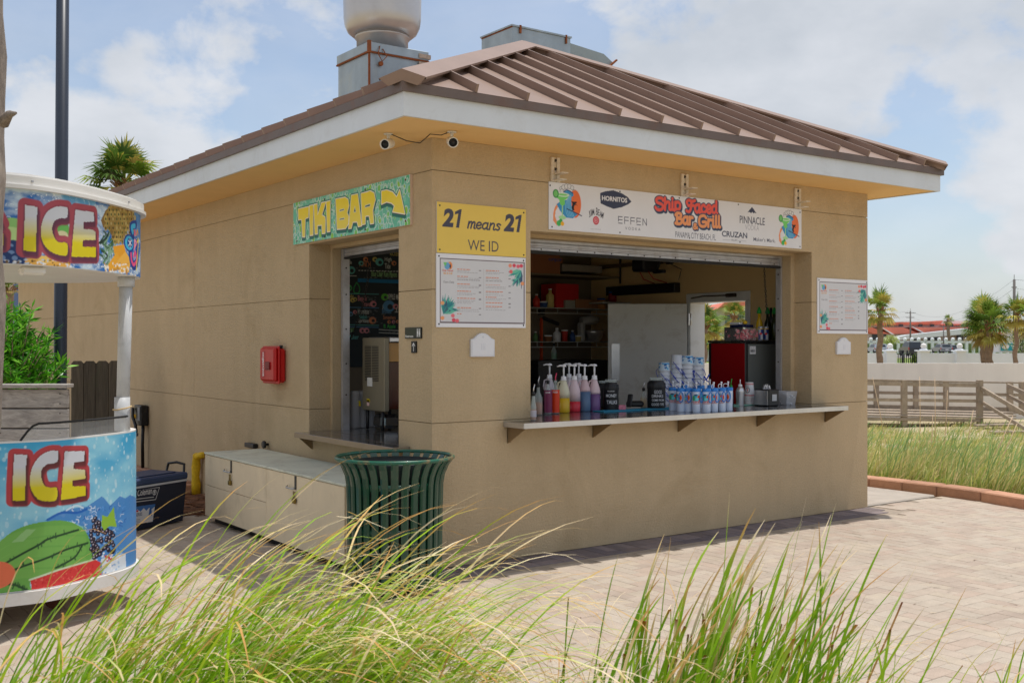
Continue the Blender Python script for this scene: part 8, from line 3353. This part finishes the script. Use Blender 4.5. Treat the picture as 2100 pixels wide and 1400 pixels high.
# ---- red-roofed hotel
TILE = mat('terracotta_roof', srgb(222, 126, 104), rough=.85, var=.08, vscale=.4)
HW = mat('hotel_white', srgb(232, 236, 238), rough=.85, var=.04, vscale=.3)
DKW = mat('dark_window', (.03, .04, .05), rough=.15)
TRIM = mat('hotel_trim', srgb(230, 228, 226), rough=.8)
ho = thing('hotel', 'long white two-storey hotel with red terracotta roofs across the road', 'hotel', tuple(far(1900, HY, 200) - Vector((0, 0, 1.6))))
D = 200


def slab(pts, D0, dep, m, nm, lab=None):
    """pts in picture pixels, at distance D0, with real depth away from the viewer"""
    n = len(pts)
    mb = MB()
    A = mb.verts([far(x, y, D0) for x, y in pts])
    B_ = mb.verts([far(x, y, D0) + FV * dep for x, y in pts])
    mb._face(tuple(range(A, A + n)))
    mb._face(tuple(range(B_, B_ + n))[::-1])
    for i in range(n):
        j = (i + 1) % n
        mb._face((A + i, B_ + i, B_ + j, A + j))
    return obj(nm, mb, m, ho, label=lab)


slab([(1740, 728), (1740, 664), (2150, 664), (2150, 728)], 206, 8, HW, 'wall')
slab([(1760, 664), (1800, 661.5), (1895, 661), (1935, 657.2), (2150, 660), (2150, 671), (1760, 671)], 205, 8, HW, 'clerestory')
slab([(1740, 666), (1780, 661), (1895, 659.5), (1934, 657), (1928, 665), (1895, 665.2), (1740, 667.5)], 204, 9, TILE, 'roof')
slab([(1935, 664), (2150, 664), (2150, 666.5), (1930, 666.5)], 204, 9, TILE, 'roof')
for (x0_, x1_) in ((1768, 1824), (1807, 1888), (1872, 1986), (1940, 2060)):
    slab([(x0_, 671), (x1_ - 36, 671), (x1_, 684.5), (x0_ + 24, 684.5)], 203 - (x0_ - 1768) * .004, 5, TILE, 'roof')
slab([(1805, 669.5), (1807, 669.5), (1834, 685.5), (1830, 685.5)], 202.4, .5, TRIM, 'gable_trim')
slab([(1870, 669.5), (1872, 669.5), (1896, 682), (1892, 682)], 202.4, .5, TRIM, 'gable_trim')
slab([(1834, 692), (1860, 687), (1986, 673), (2150, 668), (2150, 678), (1990, 684), (1936, 689), (1842, 697)], 199, 3, mat('hotel_band', srgb(206, 214, 218), rough=.8), 'walkway')
for (x0_, x1_, y0_, y1_) in ((1819, 1827, 664.8, 669.4), (1844, 1852, 664.8, 669.4), (1884, 1892, 664.8, 669.4), (1908, 1916, 664.8, 669.4), (1948, 1955, 664.8, 669.4), (1972, 1979, 664.8, 669.4), (1789, 1804, 685, 697), (1811, 1818, 685, 690)):
    slab([(x0_, y0_), (x1_, y0_), (x1_, y1_), (x0_, y1_)], 203.5 if y0_ < 680 else 204, .3, DKW, 'window')
for (x0_, x1_, y0_, y1_) in ((1899, 1911, 691, 698), (1915, 1927, 689.5, 698), (1963, 1975, 686, 697), (1979, 1991, 686, 697), (1870, 1886, 693, 698), (2004, 2014, 686, 697), (2040, 2052, 686, 697)):
    slab([(x0_, y0_), (x1_, y0_), (x1_, y1_), (x0_, y1_)], 204, .3, DKW, 'window')
# building part seen through the doorway
t = thing('far_villa', 'white villa with a red tiled roof seen through the doorway', 'house', tuple(far(1510, HY, 90) - Vector((0, 0, 1.6))))
ho_keep, ho = ho, t
slab([(1380, 740), (1380, 634), (1600, 622), (1600, 740)], 92, 6, mat('villa_white', srgb(214, 210, 206), rough=.85), 'wall')
slab([(1470, 634), (1486, 620), (1640, 612), (1640, 628), (1530, 628), (1484, 628)], 90, 8, TILE, 'roof')
for (x0_, x1_, y0_, y1_) in ((1512, 1520, 646, 668), (1488, 1497, 646, 668), (1416, 1426, 650, 680), (1462, 1474, 650, 690)):
    slab([(x0_, y0_), (x1_, y0_), (x1_, y1_), (x0_, y1_)], 91.8, .2, mat('blue_window', srgb(90, 110, 134), rough=.2), 'window')
for x0_ in (1502, 1527):
    slab([(x0_, 628), (x0_ + 4, 628), (x0_ + 4, 735), (x0_, 735)], 89.5, .4, TRIM, 'column')
ho = ho_keep

# ---- cars on the road
def suv(px, py_bot, D, hpx, col, label, wpx, rear=True, rz=None):
    p = far(px, py_bot, D)
    h = hpx * D / F_PX
    w = wpx * D / F_PX
    L_ = w * 2.3
    t = thing('parked_car', label, 'car', (p.x, p.y, max(p.z, 0)), rz=YAW if rz is None else rz, group='cars on the road beyond the walls')
    m = mat('car_paint_%d_%d_%d' % col, srgb(*col), rough=.25, coat=.6)
    hw = w / 2
    mb = MB()
    prof = [(0, .18 * h), (0, .55 * h), (.02 * L_, .62 * h), (.08 * L_, .97 * h), (.5 * L_, h), (.68 * L_, .62 * h), (.97 * L_, .52 * h), (L_, .2 * h)]
    n = len(prof)
    A = mb.verts([(-hw * (.86 if z > .7 * h else 1), y, z) for y, z in prof])
    B_ = mb.verts([(hw * (.86 if z > .7 * h else 1), y, z) for y, z in prof])
    mb._face(tuple(range(A, A + n))[::-1]); mb._face(tuple(range(B_, B_ + n)))
    for i in range(n):
        j = (i + 1) % n
        mb._face((A + i, B_ + i, B_ + j, A + j))
    obj('body', mb, m, t, world=False)
    mb = MB()
    mb.poly([(-hw * .74, .024 * L_ - .01, .64 * h), (hw * .74, .024 * L_ - .01, .64 * h), (hw * .66, .074 * L_ - .01, .92 * h), (-hw * .66, .074 * L_ - .01, .92 * h)])
    for s in (-1, 1):
        mb.poly([(s * hw * 1.003, .12 * L_, .64 * h), (s * hw * 1.003, .62 * L_, .64 * h), (s * hw * .89, .5 * L_, .93 * h), (s * hw * .89, .14 * L_, .93 * h)])
    obj('window', mb, DKW, t, world=False)
    for s in (-1, 1):
        mb = MB(); mb.box(s * hw * .98 - .09, s * hw * .98 + .02 * s, -.03, .06, .42 * h, .60 * h)
        obj('tail_light', mb, RED, t, world=False)
        for y in (.17 * L_, .82 * L_):
            mb = MB(); mb.lathe([(.20 * h, -.1), (.20 * h, .1)], 18, M=Matrix.Translation((s * hw * .88, y, .20 * h)) @ Matrix.Rotation(PI / 2, 4, 'Y'))
            obj('wheel', mb, DARK, t, world=False)
    mb = MB(); mb.box(-.2, .2, -.02, .0, .34 * h, .42 * h)
    obj('number_plate', mb, WHITE, t, world=False)
    return t


suv(1878, 730, 132, 30, (26, 32, 38), 'black SUV seen from behind beside the white finial', 27)
suv(1942, 724, 140, 19, (120, 124, 130), 'grey SUV seen from behind further right on the road', 24)
suv(1808, 724, 128, 19, (150, 160, 170), 'silver vehicle half hidden by the torn palm trunk', 26)
suv(1962, 722, 150, 15, (60, 64, 70), 'small dark car beyond the grey SUV', 18)
# teal sign wall, shrub, lamp, poles and wires
t = thing('entrance_sign', 'white entrance wall with a teal panel and pale lettering', 'sign', tuple(far(2068, HY, 120) - Vector((0, 0, 1.6))))
ho_keep, ho = ho, t
slab([(2045, 722), (2045, 700), (2056, 700), (2056, 703), (2080, 703), (2080, 700), (2092, 700), (2092, 722)], 120, 1, TRIM, 'wall')
slab([(2053, 719), (2053, 703.5), (2080, 703.5), (2080, 719)], 119.8, .1, mat('teal_panel', srgb(30, 150, 160), rough=.5), 'panel')
slab([(2056, 712), (2060, 706), (2066, 705), (2070, 709), (2068, 714), (2060, 716)], 119.6, .1, TRIM, 'emblem')
ho = ho_keep


def bush(label, px, py, D, rx, ry, cols, n, seed, name='flowering_shrub'):
    g_ = random.Random(seed)
    c_ = far(px, py, D)
    k = D / F_PX
    t = thing(name, label, 'shrub', (c_.x, c_.y, 0))
    V, Q, C = [], [], []
    for i in range(n):
        a, e = g_.uniform(0, 2 * PI), g_.uniform(-1.3, 1.5)
        r_ = g_.random() ** .4 * (1 + .18 * math.sin(a * 3 + e * 4))
        p = c_ + Vector((math.cos(a) * math.cos(e) * rx * k * r_, math.sin(a) * math.cos(e) * rx * k * r_, math.sin(e) * ry * k * r_))
        s_ = k * g_.uniform(1.2, 2.6)
        u = Vector((g_.gauss(0, 1), g_.gauss(0, 1), g_.gauss(0, 1))).normalized() * s_
        v = u.cross(Vector((g_.gauss(0, 1), g_.gauss(0, 1), g_.gauss(0, 1)))).normalized() * s_ * .6
        cc = lin(*g_.choice(cols)) * g_.uniform(.75, 1.2)
        n0 = len(V)
        V += [p - u, p - v, p + u, p + v]; C += [cc] * 4; Q.append((n0, n0 + 1, n0 + 2, n0 + 3))
    me = point_mesh('foliage', np.array([list(v) for v in V]) - np.array(t.location), np.array(Q), np.array(C), LEAF)
    o = bpy.data.objects.new('foliage', me); COL.objects.link(o); o.parent = t
    mb = MB()
    for i in range(5):
        mb.tube([(c_.x, c_.y, 0), c_ + Vector((g_.uniform(-.5, .5) * rx * k, 0, g_.uniform(0, .5) * ry * k))], k * .8, 5)
    obj('stems', mb, BARK, t, kind='stuff')


bush('white-flowering shrub at the right edge behind the slim palm', 2096, 700, 75, 22, 32, [(92, 122, 60), (70, 100, 50), (226, 224, 200), (236, 232, 214), (120, 146, 76)], 1500, 1)
bush('pale grassy shrub behind the left ball finial', 1826, 697, 100, 17, 9, [(206, 210, 150), (190, 196, 120), (170, 180, 100), (222, 224, 180)], 700, 2)
bush('tiny dark tree in front of the hotel wing', 1945, 664, 180, 7, 4, [(70, 96, 60), (90, 116, 70)], 200, 3, 'small_tree')
bush('low green hedge plant beside the iron gate', 1876, 736, 68, 9, 9, [(110, 140, 50), (90, 120, 44), (130, 156, 60)], 400, 4)
bush('green shrub low in the doorway view', 1446, 712, 46, 10, 16, [(86, 140, 60), (66, 116, 50), (110, 160, 70)], 500, 5)
PW = mat('utility_pole', srgb(112, 106, 104), rough=.9)


def pole(px, ytop, D, w, label, arms):
    a = far(px, HY, D)
    zt = zat(ytop, D)
    t = thing('utility_pole', label, 'utility pole', (a.x, a.y, 0))
    mb = MB(); mb.tube([(a.x, a.y, 0), (a.x, a.y, zt)], [w, w * .75], 10)
    obj('pole', mb, PW, t)
    for dz, L_ in arms:
        mb = MB(); mb.beam(Vector((a.x, a.y, zt - dz)) - RV * L_, Vector((a.x, a.y, zt - dz)) + RV * L_, .1, .1)
        obj('crossarm', mb, PW, t)
    mb = MB(); mb.tube([(a.x, a.y, zt), (a.x, a.y, zt + .5)], .03, 6)
    obj('tip_rod', mb, PW, t)
    return Vector((a.x, a.y, zt))


p1 = pole(1867, 638, 190, .16, 'distant utility pole in front of the hotel', [(.3, .9), (1.1, .7)])
p2 = pole(2080, 573, 110, .17, 'tall utility pole behind the slim palm at the right', [(.8, .25)])
pole(1935, 668, 160, .10, 'thin street light pole in front of the hotel', [])
t = thing('overhead_wires', 'thin overhead wires sagging between the utility poles', 'wires', tuple(p1))
p0 = far(1600, 622, 260)
p3 = far(2400, 520, 90)
for dz in (0, -.9, -1.7):
    for (a, b, sag) in ((p1, p2, 2.2), (p0, p1, 1.5), (p2, p3, 1.0)):
        mb = MB()
        mb.tube([a.lerp(b, k / 12) + Vector((0, 0, dz - sag * 4 * (k / 12) * (1 - k / 12))) for k in range(13)], .011, 4)
        obj('wire', mb, BLACK, t)

# leaf litter and small debris on the pavers
mb = MB()
g = random.Random(55)
for k in range(260):
    x_, y_ = g.uniform(-3.5, 6), g.uniform(-3.2, -.4)
    a, L_ = g.uniform(0, 6.3), g.uniform(.012, .05)
    mb.color(g.choice([srgb(150, 110, 76), srgb(110, 80, 60), srgb(206, 184, 148), srgb(90, 74, 66)]))
    d = Vector((math.cos(a) * L_, math.sin(a) * L_, g.uniform(0, .006)))
    s = Vector((-math.sin(a), math.cos(a), 0)) * g.uniform(.001, .004)
    p = Vector((x_, y_, .003))
    mb.poly([p - s, p + d - s * .5, p + d + s * .5, p + s])
tag(obj('litter', mb, ATTR), 'scattered dry grass bits and leaf debris on the brick patio', 'debris', kind='stuff')
